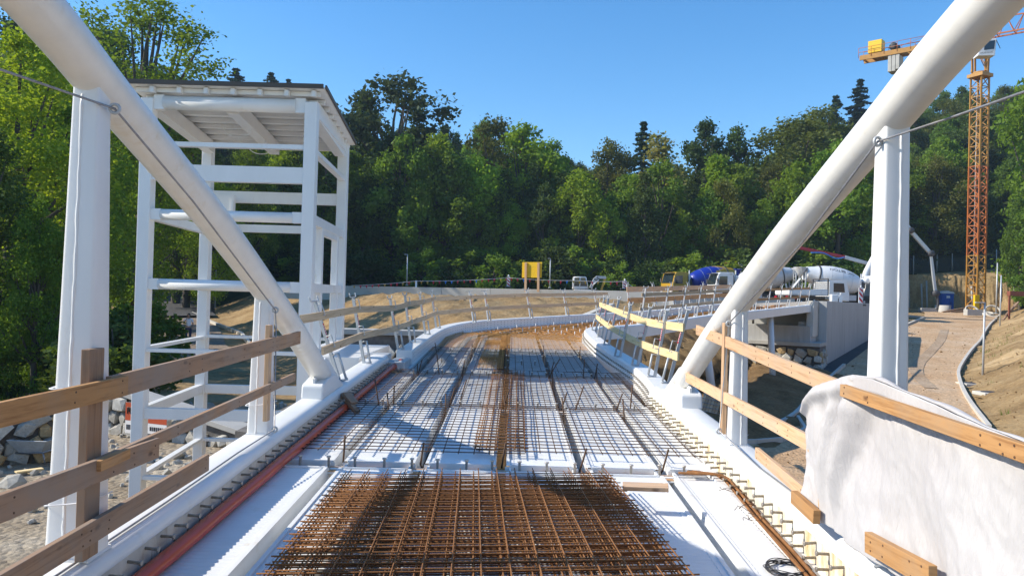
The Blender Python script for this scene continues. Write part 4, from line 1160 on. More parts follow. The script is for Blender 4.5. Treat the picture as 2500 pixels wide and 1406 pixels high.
for p in gob.data.polygons:
    c = p.center; X, Y = c.x, c.y
    k = 0
    if X > 4.5: k = 1
    if X > 4.5 and pl_dist(LKERB, X, Y) < 0 and Y < 45: k = 3
    e = -X - (.50 * Y + 3.2)
    if Y > 26 and X < 6: k = 1
    if Y > 24 and pl_dist(LEFTB, X, Y) > .3 and -pl_dist(FRONT, X, Y) > 0: k = 1
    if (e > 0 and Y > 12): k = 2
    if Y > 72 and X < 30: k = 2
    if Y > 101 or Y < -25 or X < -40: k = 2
    mi.append(k)
gob.data.polygons.foreach_set('material_index', mi)
# the earth bank behind the left rail: clods and rills as real relief
def bank_z(x, y):
    z = ground_z(x, y) + .05
    n = noise.fractal((x * 1.2, y * 1.2, 2.0), 0.7, 2.2, 6) * .16 + noise.noise((x * .35, y * .3, 9)) * .12
    return z + n
xs = [-9.5 + i * .22 for i in range(int(26 / .22))]; ys = [25.7 + i * .22 for i in range(int(24.5 / .22))]
m = MB(); n = len(xs); keep = []
vsx = [(x, y, bank_z(x, y)) for y in ys for x in xs]
for j in range(len(ys) - 1):
    for i in range(n - 1):
        x, y = xs[i], ys[j]
        if pl_dist(LEFTB, x, y) > .2 and -pl_dist(FRONT, x, y) > .45: keep.append((j * n + i, j * n + i + 1, (j + 1) * n + i + 1, (j + 1) * n + i))
m.add(vsx, keep, True)
tag(m.build('earth_bank', MT['soil']), kind='structure')
# rough soil of the right-hand slope
def slope_z(x, y):
    return ground_z(x, y) + .06 + noise.fractal((x * .9, y * .9, 2.0), 0.8, 2.2, 5) * .13 + noise.noise((x * .3, y * .25, 4)) * .10
xs = [12.0 + i * .34 for i in range(132)]; ys = [16 + i * .36 for i in range(165)]
vsx = []; dk = {}
for j, y in enumerate(ys):
    for i, x in enumerate(xs):
        d = pl_dist(KERB, x, y); dk[j, i] = d; vsx.append((x, y, slope_z(x, y) if -.8 < d < 30 else ground_z(x, y)))
n = len(xs); keep = [(j * n + i, j * n + i + 1, (j + 1) * n + i + 1, (j + 1) * n + i) for j in range(len(ys) - 1) for i in range(n - 1) if .22 < dk[j, i] < 28 and xs[i] / ys[j] < .80]
m = MB(); m.add(vsx, keep, True)
sb = m.build('soil_bank', [MT['soil'], MT['sand']]); sb['kind'] = 'structure'
sb.data.polygons.foreach_set('material_index', [1 if noise.noise((p.center.x * .13, p.center.y * .11, 3)) > .16 else 0 for p in sb.data.polygons])
# strips between two polylines, draped
def drape(name, P, Qp, mat, dz, n=70, k=8, rough=.0):
    a, b = resample([Vector((x, y, 0)) for x, y in P], n), resample([Vector((x, y, 0)) for x, y in Qp], n)
    m = MB(); vs = []
    for p, q in zip(a, b):
        for i in range(k + 1):
            r = p.lerp(q, i / k); vs.append((r.x, r.y, base_z(r.x, r.y) + dz + rough * noise.noise((r.x * 1.3, r.y * 1.3, 4)) if name != 'dirt_road' else ground_z(r.x, r.y) + dz))
    m.add(vs, [(j * (k + 1) + i, j * (k + 1) + i + 1, (j + 1) * (k + 1) + i + 1, (j + 1) * (k + 1) + i) for j in range(n) for i in range(k)], True)
    o = m.build(name, mat); o['kind'] = 'structure'; return o
drape('gravel_path', LKERB + [(44, 82), (47, 90)], KERB, MT['gravel'], .10, 90, 12, .025)
drape('gravel_path', [(-2.5, 9), (-1, 14), (1, 20), (4.0, 24)], [(9, 6), (10.5, 13), (13.5, 20), (15.5, 25)], MT['gravel'], .092, 30, 10, .02)
def kerb(P, name, dz=.0, w=.14, h=.2, mat='concrete_pale'):
    pts = [Vector((x, y, 0)) for x, y in P]; L = 0; segs = resample(pts, max(4, int(sum((pts[i + 1] - pts[i]).length for i in range(len(pts) - 1)) / 1.0)))
    t = bpy.data.objects.new(name, None); COL.objects.link(t); t['kind'] = 'structure'
    for i in range(len(segs) - 1):
        a, b = segs[i], segs[i + 1]; d = (b - a).normalized() * .006
        MB().bar((a + d).to_tuple()[:2] + (base_z(a.x, a.y) + dz + .08,), (b - d).to_tuple()[:2] + (base_z(b.x, b.y) + dz + .08,), h, w).build('kerb_stone', MT[mat], t)
    return t
TRK = [(18.6, 34.0), (20.2, 38.2), (22.6, 42.6), (26.4, 48.5), (31.5, 56.5), (36.0, 64.0)]
TRK = [(p.x, p.y) for p in catmull([Vector((x, y, 0)) for x, y in TRK], 4)]
drape('damp_track', [(x - .28, y + .12) for x, y in TRK], [(x + .28, y - .12) for x, y in TRK], MT['gravel_damp'], .108 + .012, 50, 3, .025)
kerb(catmull([Vector((x, y, 0)) for x, y in KERB[2:10]], 3) and [(p.x, p.y) for p in catmull([Vector((x, y, 0)) for x, y in KERB[2:10]], 3)], 'kerb', .04)
kerb([(p.x, p.y) for p in catmull([Vector((x, y, 0)) for x, y in LKERB[2:7]], 3)], 'kerb', .06)
kerb([(33, 65.0), (37.5, 71), (40.0, 74.6), (38.5, 77)], 'kerb', .06, .2)
kerb([(5.2, 21.8), (6.7, 22.1), (8.3, 22.9), (9.4, 24.4), (9.9, 26.4)], 'kerb', .05, .1)
# asphalt walk along the wing wall
off = [(x - 1.9, y + 1.0) for x, y in LKERB[4:8]]
drape('asphalt_walk', off, LKERB[4:8], MT['asphalt'], .105, 40, 4)
kerb(off[:-1], 'kerb', .06, .1)
# road on the left, by the man
RA_ = [(-13, 38), (-17.0, 46), (-22, 58), (-30, 73), (-40, 86)]; RB_ = [(-17.5, 36), (-22.3, 46), (-28, 58), (-35, 71), (-44, 84)]
drape('dirt_road', RA_, RB_, MT['dirtroad'], .06, 60, 10)
drape('asphalt_road', [(-24.5, 64), (-30, 75), (-40, 88)], [(-30.5, 62), (-36.5, 73), (-46, 85)], MT['asphalt'], 1.0 * 0 + .25, 30, 6)
pts = [Vector((x, y, 0)) for x, y in [(-14.9, 44.5), (-18.2, 52.0), (-23.0, 59.5), (-27.5, 66.5)]]
t = bpy.data.objects.new('kerb', None); COL.objects.link(t); t['kind'] = 'structure'
sg = resample(pts, 30)
for a, b in zip(sg[:-1], sg[1:]):
    MB().bar((a.x, a.y, ground_z(a.x, a.y) + .14), (b.x, b.y, ground_z(b.x, b.y) + .14), .22, .18).build('kerb_stone', MT['concrete_pale'], t)

# ------------------------------------------------------------------ rubble masonry
def stone_mesh(seed, mat):
    import bmesh
    bm = bmesh.new(); bmesh.ops.create_icosphere(bm, subdivisions=1, radius=.5)
    q = random.Random(seed)
    for v in bm.verts:
        d = v.co.normalized(); c = [math.copysign(abs(x) ** .50, x) for x in d]
        v.co = Vector(c) * (.44 * (1 + q.uniform(-.30, .22)))
    me = bpy.data.meshes.new('stone'); bm.to_mesh(me); bm.free(); me.materials.append(MT[mat]); return me
STONES = [stone_mesh(i, ['stone', 'stone_pale', 'stone', 'stone', 'stone_ochre', 'stone_pale'][i % 6]) for i in range(12)]
def masonry(parent, a, b, zb, za_t, zb_t, size, depth=.25, seed=0, seg=True):
    """stones packed in the face from a to b (plan points), base zb, top heights za_t..zb_t"""
    q = random.Random(seed); a, b = Vector((a[0], a[1], 0)), Vector((b[0], b[1], 0)); L = (b - a).length; d = (b - a) / L; nrm = Vector((d.y, -d.x, 0)); cnt = 0
    z = zb
    while z < max(za_t, zb_t):
        h = size * q.uniform(.75, 1.15); u = -q.uniform(0, size)
        while u < L:
            w = size * q.uniform(.75, 1.35); uc = u + w / 2; top = lerp(za_t, zb_t, min(1, max(0, uc / L)))
            zc = z + h / 2 + q.uniform(-.06, .06) * size / .4
            if 0 < uc < L and zc + h * .38 < top:
                s = inst('stone', STONES[q.randrange(12)], parent, a + d * uc + nrm * q.uniform(-.02, .05) + Vector((0, 0, zc)) - Vector(parent['_org'] if '_org' in parent else (0, 0, 0)),
                         Quaternion((0, 0, 1), math.atan2(d.y, d.x)) @ Quaternion((0, 1, 0), q.uniform(-.9, .9)) , (w * 1.14, depth * q.uniform(.9, 1.5), h * 1.18)); cnt += 1
            u += w
        z += h * .90
    return cnt
def stone_wall(label, a, b, zb, zt0, zt1, size, thick, coping=None, seed=0):
    t = thing('stone_wall', label, 'stone wall', (a[0], a[1], zb))
    A, B = Vector((a[0], a[1], 0)), Vector((b[0], b[1], 0)); d = (B - A).normalized(); n = Vector((d.y, -d.x, 0))
    m = MB(); o = -n * (thick / 2 + .06)
    m.prism([A + o + n * thick / 2 + Vector((0, 0, zb - .4)), B + o + n * thick / 2 + Vector((0, 0, zb - .4)), B + o + n * thick / 2 + Vector((0, 0, zt1 - .02)), A + o + n * thick / 2 + Vector((0, 0, zt0 - .02))], -n * thick)
    m.build('mortar_core', MT['mortar'], t)
    masonry(t, a, b, zb, zt0, zt1, size, .24, seed)
    if coping:
        m = MB(); c = o + Vector((0, 0, coping / 2))
        m.bar(A + c + Vector((0, 0, zt0)), B + c + Vector((0, 0, zt1)), coping, thick + .24); m.build('coping', MT['concrete'], t, bevel=.01)
    return t
stone_wall('rubble stone wall at the left with a sloping concrete coping', (-13.6, 14.6), (-9.35, 17.2), -2.05, -1.25, -.86, .36, .4, .12, 3)
stone_wall('rubble stone wall behind the lift tower with a coping falling to the right', (-11.2, 20.6), (-6.2, 18.6), -2.05, -.80, -1.72, .36, .45, .13, 5)
stone_wall('rubble wall of big boulders under a concrete edge, below the beige rail', (-5.9, 25.2), (-1.6, 25.2), -1.3, .50, .50, .62, .5, .17, 8)
stone_wall('low rubble wall between the tower and the bridge end', (-6.1, 18.3), (-4.9, 21.5), -2.05, -1.5, -.9, .36, .4, None, 9)
q = random.Random(31); m = MB()
ico = STONES[0]; iv = [v.co.copy() for v in ico.vertices]; ifc = [tuple(p.vertices) for p in ico.polygons]
for _ in range(900):
    Y = q.uniform(12, 26); X = -q.uniform(3.2, 14.5); 
    if noise.noise((X * .4, Y * .4, 2)) < -.15: continue
    r = q.uniform(.03, .11) * (2.2 if q.random() < .06 else 1); Rm = Quaternion((q.random(), q.random(), q.random(), q.random())).normalized().to_matrix()
    c = Vector((X, Y, ground_z(X, Y) + r * .15)); m.add([Rm @ Vector((v.x * r * 2.4, v.y * r * 2, v.z * r * 1.4)) + c for v in iv], ifc)
o = m.build('rubble', MT['stone']); o['kind'] = 'stuff'
m = MB()
for _ in range(900):
    Y = q.uniform(18, 66); X = interp(Y, [p[1] for p in KERB], [p[0] for p in KERB]) + (q.uniform(.4, 12) if q.random() < .6 else -q.uniform(.3, 7)); 
    if pl_dist(LKERB, X, Y) < .2: continue
    r = q.uniform(.015, .045) * (2.2 if q.random() < .08 and X > 16 else 1); Rm = Quaternion((q.random(), q.random(), q.random(), q.random())).normalized().to_matrix()
    c = Vector((X, Y, ground_z(X, Y) + .10 + r * .1)); m.add([Rm @ Vector((v.x * r * 2.4, v.y * r * 2, v.z * r * 1.4)) + c for v in iv], ifc)
o = m.build('loose_stones', MT['soil_dark']); o['kind'] = 'stuff'
# warning sheets on the wall behind the tower
def banner(c, d, n, w, h, label, red_top=True, txt=None):
    t = thing('warning_banner', label, 'banner', c, 'warning banners on the rubble wall')
    c, d, n = Vector(c), Vector(d).normalized(), Vector(n).normalized(); u = Vector((0, 0, 1))
    m = MB().prism([c - d * w / 2 - u * h / 2, c + d * w / 2 - u * h / 2, c + d * w / 2 + u * h / 2, c - d * w / 2 + u * h / 2], n * .012)
    m.build('panel', MT['whiteprint'], t)
    o = n * .013
    MB().prism([c - d * w / 2 - u * h * .08 + o, c + d * w / 2 - u * h * .08 + o, c + d * w / 2 + u * h / 2 + o, c - d * w / 2 + u * h / 2 + o], n * .003).build('red_field', MT['redorange'], t)
    q = random.Random(int(w * 100)); m = MB(); x = -w * .4
    for k in range(7):
        bw = w * q.uniform(.05, .10); m.prism([c + d * x - u * h * .38 + o, c + d * (x + bw) - u * h * .38 + o, c + d * (x + bw) - u * h * .22 + o, c + d * x - u * h * .22 + o], n * .003); x += bw + w * .03
    m.build('lettering', MT['blackprint'], t)
    m = MB(); x = -w * .25
    for k in range(3):
        p = c + d * (x + k * w * .22) + u * h * .24 + o * 1.3; m.tube([p - d * w * .07 - u * h * .1, p - d * w * .07 + u * h * .1, p + d * w * .06 + u * h * .1, p + d * w * .06 - u * h * .04], h * .022, 5)
    m.build('emblem', MT['blackprint'], t)
wd = Vector((5.0, -2.0, 0)).normalized(); wnv = Vector((-.372, -.928, 0))
def onwall(px, py):
    d = pray(px, py); p0 = Vector((-11.2, 20.6, 0)) + wnv * .28; nrm = wnv
    t = (p0 - EYEP).dot(nrm) / d.dot(nrm); return EYEP + d * t
banner(onwall(322, 1020), wd, wnv, .42, .78, 'red and white warning sheet left of the tower column, half hidden')
banner(onwall(385, 1030), wd, wnv, .62, .62, 'red and white warning sheet right of the tower column')

# ------------------------------------------------------------------ barrier, retaining walls, abutment
def wall_obj(name, label, cat, poly, mat, ext, joints=None):
    t = thing(name, label, cat, poly[0])
    return t
t = thing('parapet_wall', 'long low pale concrete parapet wall behind the brown earth bank', 'parapet', (-14, 52, 1.5))
pa, pb = atY(640, 694, 55.5), atY(1716, 714, 48.0); nseg = 9
for i in range(nseg):
    a, b = pa.lerp(pb, i / nseg), pa.lerp(pb, (i + 1) / nseg); g = (b - a).normalized() * .008
    MB().bar(a + g + Vector((0, 0, -.5)), b - g + Vector((0, 0, -.5)), 1.0, .28).build('wall_panel', MT['concrete_pale'], t, bevel=.012)
t = thing('parapet_wall', 'grey concrete parapet running from the earth bank towards the concrete lorries', 'parapet', (6, 47, 1.5))
pa, pb = Vector((8.6, 41.5, 2.12)), Vector((21, 57.5, 2.35))
for i in range(6):
    a, b = pa.lerp(pb, i / 6), pa.lerp(pb, (i + 1) / 6); g = (b - a).normalized() * .008
    MB().bar(a + g + Vector((0, 0, -.55)), b - g + Vector((0, 0, -.55)), 1.1, .28).build('wall_panel', MT['concrete'], t, bevel=.012)
t = thing('flank_wall', 'white sloping edge wall rising from the earth bank to the ramp', 'wall', (3.0, 33, 1))
a_, b_ = atY(1418, 768, 31), atY(1488, 740, 37)
MB().prism([a_ + Vector((0, 0, -.9)), b_ + Vector((0, 0, -.9)), b_, a_], (.25, -.1, 0)).build('wall_panel', MT['concrete_pale'], t, bevel=.01)
# wall below the ramp's near edge
t = thing('retaining_wall', 'shaded grey concrete wall under the near edge of the ramp', 'retaining wall', (2.6, 22.5, -2))
P = [(2.35, 22.3), (3.6, 24.3), (4.4, 25.7)]
for (x0, y0), (x1, y1) in zip(P[:-1], P[1:]):
    MB().prism([(x0, y0, -2.4), (x1, y1, -2.4), (x1, y1, GR * y1 - .12), (x0, y0, GR * y0 - .12)], (-.35, .25, 0)).build('wall_panel', MT['concrete'], t, bevel=.01)
# abutment
ab = thing('abutment', 'grey concrete abutment with bearing bench on a rubble plinth', 'abutment', (14, 41, -1.5))
e = Vector((.52, .854, 0)); s_ = Vector((.854, -.52, 0))
c0 = Vector((16.75, 40.9, 0)); zt = 2.07
# wing wall running back to the right
w1 = Vector((27.6, 58.5, 0))
for i in range(4):
    a, b = c0.lerp(w1, i / 4), c0.lerp(w1, (i + 1) / 4); g = (b - a).normalized() * .006
    MB().prism([a + g + Vector((0, 0, -2.2)), b - g + Vector((0, 0, -2.2)), b - g + Vector((0, 0, zt + .0)), a + g + Vector((0, 0, zt))], -s_ * .4).build('wing_wall_panel', MT['concrete_board'], ab, bevel=.012)
# cross wall facing the bridge, chamfered corner block
MB().prism([c0 + Vector((0, 0, -.1)) - s_ * .41, c0 - s_ * 5.2 + Vector((0, 0, -.1)), c0 - s_ * 5.2 + Vector((0, 0, zt - .3)), c0 - s_ * .41 + Vector((0, 0, zt))], e * .5).build('back_wall', MT['concrete'], ab, bevel=.01)
MB().prism([c0 - s_ * .42 - e * .02, c0 - s_ * 1.0 - e * .02, c0 - s_ * 1.0 - e * 1.6, c0 - s_ * .42 - e * 1.6] and [(c0 - s_ * .43 + Vector((0, 0, .2))) - e * 1.5, c0 - s_ * .43 + Vector((0, 0, .2)), c0 - s_ * .43 + Vector((0, 0, zt)), (c0 - s_ * .43 + Vector((0, 0, zt))) - e * 1.2], -s_ * .35).build('cheek_block', MT['concrete_pale'], ab, bevel=.02)
MB().prism([c0 - e * 1.7 - s_ * .5 + Vector((0, 0, -.1)), c0 - e * 1.7 - s_ * 5.4 + Vector((0, 0, -.1)), c0 - e * 1.7 - s_ * 5.4 + Vector((0, 0, .75)), c0 - e * 1.7 - s_ * .5 + Vector((0, 0, .75))], e * 1.68).build('bearing_bench', MT['concrete_board'], ab, bevel=.015)
MB().prism([c0 - e * 2.0 + s_ * .02 + Vector((0, 0, -.28)), c0 - e * 2.0 - s_ * 5.6 + Vector((0, 0, -.28)), c0 - e * 2.0 - s_ * 5.6 + Vector((0, 0, -.08)), c0 - e * 2.0 + s_ * .02 + Vector((0, 0, -.08))], e * 2.2).build('ledge', MT['concrete'], ab, bevel=.015)
for k in (.9, 3.9):
    MB().box(c0 - e * .95 - s_ * k + Vector((0, 0, .86)), (.6, .5, .22), Quaternion((0, 0, 1), math.atan2(s_.y, s_.x)).to_matrix()).build('bearing', MT['concrete'], ab)
pa_, pb_ = c0 - e * 1.9 - s_ * 5.6, c0 - e * 1.9
m = MB().prism([pa_ + e * .1 + Vector((0, 0, -2.3)), pb_ + e * .1 + Vector((0, 0, -2.3)), pb_ + e * .1 + Vector((0, 0, -.29)), pa_ + e * .1 + Vector((0, 0, -.29))], e * 1.7).build('plinth_core', MT['mortar'], ab)
masonry(ab, (pa_.x, pa_.y), (pb_.x, pb_.y), -1.9, -.29, -.29, .46, .26, 14)
pc_ = pb_ + e * 1.8
masonry(ab, (pb_.x + .02, pb_.y), (pc_.x, pc_.y), -1.9, -.29, -.29, .40, .2, 15)
# soil slope under the ramp, beside the plinth
def soilmound(x, y):
    d = abs(pl_dist([(6.2, 24.5), (9.5, 30.5), (13.5, 37.5)], x, y)); h = max(0, 1 - (d / 4.2)) ; h = h * h * (3 - 2 * h)
    return base_z(x, y) + .55 * h - .08 + .10 * noise.fractal((x * 1.2, y * 1.2, 5), .8, 2.1, 5)
xs = [2.6 + .2 * i for i in range(72)]; ys = [20.0 + .22 * i for i in range(88)]
grid_sheet(xs, ys, soilmound, 'soil_slope', MT['soil_dark'])
# bundle of white panels / mesh sheet behind the right arch foot
t = thing('mesh_pallet', 'pale slatted panel with wire mesh leaning behind the right arch foot', 'panel', (4, 15, -1))
a0, a1 = atY(1708, 1000, 13.5), atY(1752, 1010, 13.5); b0, b1 = atY(1722, 952, 13.8), atY(1766, 962, 13.8)
for k in range(6):
    p, q = a0.lerp(a1, k / 6), a0.lerp(a1, (k + .82) / 6); r, s2 = b0.lerp(b1, k / 6), b0.lerp(b1, (k + .82) / 6)
    MB().prism([p, q, s2, r], (0, .03, 0)).build('slat', MT['w_beige'], t)
for k in range(6):
    p, q = a0.lerp(b0, k / 5), a1.lerp(b1, k / 5); MB().tube([p + Vector((-.02, -.03, 0)), q + Vector((.02, -.03, 0))], .006, 5).build('mesh_wire', MT['wire'], t)
# nail wall (ochre cut face) with rills
t = thing('cut_face', 'tall ochre sprayed soil face behind the crane and toilet', 'soil face', (52, 100, 1.5))
m = MB(); NXW, NZW = 260, 26; vs = []
for j in range(NZW + 1):
    for i in range(NXW + 1):
        x = lerp(41, 63, i / NXW); v = j / NZW; z = lerp(.6, 6.1 + .25 * noise.noise((x * .5, 3, 1)), v)
        rill = abs(noise.noise((x * 2.3, v * .7, 2))) * .30 + noise.noise((x * .7, v * 1.2, 5)) * .25 + .10 * noise.noise((x * 6, z * 2, 3))
        vs.append((x, 99.6 - (x - 52) * .42 + .6 * v + rill * (1.2 - .6 * v), z))
m.add(vs, [(j * (NXW + 1) + i, j * (NXW + 1) + i + 1, (j + 1) * (NXW + 1) + i + 1, (j + 1) * (NXW + 1) + i) for j in range(NZW) for i in range(NXW)], True)
m.build('face', MT['shotcrete'], t)
for px in (2118, 2226, 2252, 2262, 2350, 2430):
    x = (px - 1250) / FPX * 99; yy_ = 99.3 - (x - 52) * .42; MB().tube([(x, yy_ - .1, .8), (x, yy_ + .3, rnd.uniform(4.5, 6.3))], .10, 6).build('soldier_post', MT['concrete'], t)
# netting fence on top
t = thing('net_fence', 'dark netting fence on posts along the top of the ochre face', 'fence', (52, 101, 6))
for px in (1875, 1935, 1975, 2030, 2090, 2150, 2228, 2285, 2322, 2380, 2430):
    x = (px - 1250) / FPX * 101.5; MB().tube([(x, 101.4, ground_z(x, 101.6) - .2), (x, 101.4, ground_z(x, 101.6) + 2.3)], .06, 6).build('fence_post', MT['galv'], t)
def netmat():
    m, nt, b = new_mat('net'); L = nt.links.new; b.inputs['Base Color'].default_value = (.05, .06, .055, 1); b.inputs['Roughness'].default_value = .9; b.inputs['Alpha'].default_value = .55; return m
m = MB(); X0, X1 = (1868 - 1250) / FPX * 101.5, (2440 - 1250) / FPX * 101.5; vs = []
for i in range(41):
    x = lerp(X0, X1, i / 40); z = ground_z(x, 101.6)
    vs += [(x, 101.5, z), (x, 101.5, z + 1.9 + .15 * math.sin(i * 1.3))]
m.add(vs, [(2 * i, 2 * i + 2, 2 * i + 3, 2 * i + 1) for i in range(40)]); m.build('net', netmat(), t)
# ================================================================== VEHICLES AND SITE EQUIPMENT
def ground_at(px, py, y0=10, y1=160):
    d = pray(px, py); Y = y0
    while Y < y1:
        q = EYEP + d * (Y / d.y)
        if q.z < ground_z(q.x, Y): return q
        Y += .1
    return q
def yaw_thing(name, label, cat, loc, yaw, group=None):
    t = thing(name, label, cat, loc, group); t.rotation_euler = (0, 0, yaw); t['_org'] = (0, 0, 0); return t
def wheel(t, x, y, r=.52, w=.32):
    o = MB().lathe([(r * .55, -w / 2), (r * .92, -w / 2), (r, -w * .35), (r, w * .35), (r * .92, w / 2), (r * .55, w / 2)], (x, y, r), (0, 1, 0), 24).build('tyre', MT['rubber'], t)
    s = 1 if y > 0 else -1
    MB().lathe([(r * .56, -.02), (r * .5, .02), (r * .2, -.05), (r * .18, .03), (.02, .03)], (x, y + s * w * .42, r), (0, s, 0), 16).build('rim', MT['vgrey'], o)
def mixer(label, loc, yaw, cab_m, drum_m, hop_m, zig=None, text=None):
    t = yaw_thing('mixer_lorry', label, 'mixer lorry', loc, yaw, 'concrete mixer lorries parked on the site')
    MB().box((-.3, .42, .95), (7.6, .10, .26)).box((-.3, -.42, .95), (7.6, .10, .26)).box((-3.95, 0, .95), (.12, 1.0, .26)).box((.4, 0, .9), (.2, .9, .2)).build('chassis', MT['chassis'], t)
    for x in (3.1, 1.5, -1.8, -3.1):
        for y in (-1.05, 1.05): wheel(t, x, y)
    # cab
    prof = [(4.25, .55), (4.30, 1.15), (4.22, 1.75), (3.98, 2.75), (3.80, 2.92), (2.55, 2.95), (2.48, 2.80), (2.48, 1.15), (2.55, .95), (2.65, .95), (2.72, 1.2), (3.5, 1.2), (3.62, .75), (3.65, .55)]
    c = MB().prism([(x, -1.22, z) for x, z in prof], (0, 2.44, 0)).build('cab', MT[cab_m], t, bevel=.05)
    MB().prism([(4.232, -1.05, 1.80), (4.232, 1.05, 1.80), (4.02, 1.0, 2.66), (4.02, -1.0, 2.66)], (.025, 0, .006)).build('windscreen', MT['glass'], c)
    for s in (-1, 1):
        MB().prism([(3.95, s * 1.225, 1.75), (3.86, s * 1.225, 2.55), (3.12, s * 1.225, 2.58), (3.12, s * 1.225, 1.75)], (0, s * .012, 0)).build('side_window', MT['glass'], c)
        MB().box((4.12, s * 1.42, 2.1), (.10, .22, .42)).tube([(4.1, s * 1.2, 2.4), (4.12, s * 1.42, 2.35)], .02, 6).build('mirror', MT['chassis'], c)
        MB().box((4.30, s * .95, .92), (.06, .36, .18)).build('headlight', MT['vlight'], c)
        MB().box((2.52, s * 1.225, 1.9), (.05, .05, 1.6)).build('door_seam', MT['chassis'], c)
    MB().box((4.24, 0, .62), (.22, 2.44, .34)).build('bumper', MT['chassis' if cab_m != 'vwhite' else 'vwhite'], t, bevel=.03)
    MB().box((4.27, 0, 1.30), (.05, 1.7, .34)).build('grille', MT['chassis'], c)
    MB().box((4.14, 0, 2.82), (.34, 2.2, .05)).build('sun_visor', MT['chassis'], c)
    MB().tube([(2.3, 1.1, 1.0), (2.3, 1.1, 3.15)], .07, 10).build('exhaust', MT['galv'], t)
    # drum
    A0, A1 = Vector((1.55, 0, 2.02)), Vector((-3.55, 0, 3.02)); ax = (A1 - A0).normalized(); Ld = (A1 - A0).length
    pr = [(.30, .0), (.62, .06), (.86, .35), (1.04, .9), (1.17, 1.6), (1.20, 2.1), (1.18, 2.9), (1.06, 3.6), (.92, 4.1), (.80, 4.45), (.72, 4.75), (.62, 5.15)]
    pp = []
    for (r0, h0), (r1, h1) in zip(pr[:-1], pr[1:]):
        for k in range(3): pp.append((lerp(r0, r1, k / 3), lerp(h0, h1, k / 3)))
    pp.append(pr[-1])
    n = 40; m = MB().lathe(pp, A0, ax, n)
    mats = [MT[drum_m]]
    dr = m.build('drum', mats + ([MT[zig]] if zig else []), t)
    if zig:
        for p in dr.data.polygons:
            cc = p.center - A0; h = cc.dot(ax); rr = cc - ax * h; a = math.atan2(rr.z, rr.y) / (2 * math.pi) * 7 % 1
            if h > 2.5 + 1.1 * abs(a * 2 - 1): p.material_index = 1
    MB().lathe([(.93, 4.02), (.98, 4.03), (.98, 4.14), (.93, 4.15)], A0, ax, n).build('roller_ring', MT['chassis'], dr)
    for h, r in ((2.1, 1.203), (1.15, 1.095), (3.1, 1.150)):
        MB().lathe([(r, h - .015), (r + .006, h), (r, h + .015)], A0, ax, n, cap=False).build('weld_ring', MT['vgrey'], dr)
    if text:
        cu = bpy.data.curves.new('lettering', 'FONT'); cu.body = text; cu.size = .46
        fo = bpy.data.objects.new('lettering_source', cu); COL.objects.link(fo)
        dg = bpy.context.evaluated_depsgraph_get(); me = bpy.data.meshes.new_from_object(fo.evaluated_get(dg))
        bpy.data.objects.remove(fo)
        u0 = Vector((0, -1, 0)); w0 = ax.cross(u0); w0 = w0 if w0.z > 0 else -w0
        hs, rs = [b for a, b in pr], [a for a, b in pr]
        for v in me.vertices:
            h = .95 + v.co.x * .98; ang = math.radians(52) - v.co.y / 1.2
            r = interp(h, hs, rs) + .012
            v.co = A0 + ax * h + (u0 * math.cos(ang) + w0 * math.sin(ang)) * r
        me.materials.clear(); me.materials.append(MT['blackprint'])
        lo = inst('lettering', me, dr); lo['_org'] = (0, 0, 0)
    # frame, hopper, chute, ladder, tank, mudguards
    MB().bar((1.7, .5, 1.1), (1.7, .3, 1.9), .16, .16).bar((1.7, -.5, 1.1), (1.7, -.3, 1.9), .16, .16).box((1.75, 0, 2.0), (.4, .8, .5)).build('gearbox_frame', MT['chassis'], t)
    MB().bar((-3.0, .7, 1.1), (-2.8, .55, 2.1), .14, .14).bar((-3.0, -.7, 1.1), (-2.8, -.55, 2.1), .14, .14).bar((-3.8, .75, 1.1), (-3.7, .75, 3.1), .09, .09).bar((-3.8, -.75, 1.1), (-3.7, -.75, 3.1), .09, .09).build('rear_frame', MT[hop_m], t)
    MB().lathe([(.18, 0), (.30, .25), (.62, .75), (.62, .80)], (-3.95, 0, 2.75), (0, 0, 1), 12).build('hopper', MT[hop_m], t)
    MB().prism([(-3.95, -.25, 2.55), (-3.95, .25, 2.55), (-4.75, .28, 1.55), (-4.75, -.28, 1.55)], (-.05, 0, -.12)).build('chute', MT['vgrey'], t)
    m = MB()
    for s in (-.22, .22): m.tube([(-4.2, .95 + s, 1.0), (-4.05, .95 + s, 3.3)], .022, 6)
    for k in range(7): m.tube([(-4.2 + .021 * k, .73, 1.1 + .32 * k), (-4.2 + .021 * k, 1.17, 1.1 + .32 * k)], .018, 6)
    m.build('ladder', MT['galv'], t)
    m = MB()
    for k in range(9):
        s = -.95 if True else 0
    for s in (-.9, .9):
        m.tube([(-4.25, s, 2.5), (-4.25, s, 3.5), (-3.5, s, 3.5)], .02, 6)
    m.tube([(-4.25, -.9, 3.5), (-4.25, .9, 3.5)], .02, 6).build('hand_rail', MT['galv'], t)
    MB().lathe([(.05, -.62), (.26, -.58), (.28, 0), (.26, .58), (.05, .62)], (2.05, 0, 2.45), (0, 1, 0), 16).build('water_tank', MT['vwhite'], t)
    for s in (-1, 1):
        MB().prism([(-1.1, s * 1.2, 1.1), (-1.2, s * 1.2, 1.28), (-3.7, s * 1.2, 1.28), (-3.8, s * 1.2, 1.1), (-3.6, s * 1.2, 1.15), (-1.3, s * 1.2, 1.15)], (0, -s * .4, 0)).build('mudguard', MT['chassis'], t)
    MB().box((.2, -1.0, .85), (1.1, .4, .5)).box((.2, 1.0, .85), (.9, .4, .5)).build('side_box', MT['vgrey'], t)
    MB().box((-4.05, 0, .75), (.08, 2.2, .22)).build('rear_bumper', MT['vred'], t)
    return t
def at_ground(px, Y, z=None):
    x = (px - 1250) / FPX * Y; return Vector((x, Y, ground_z(x, Y) if z is None else z))
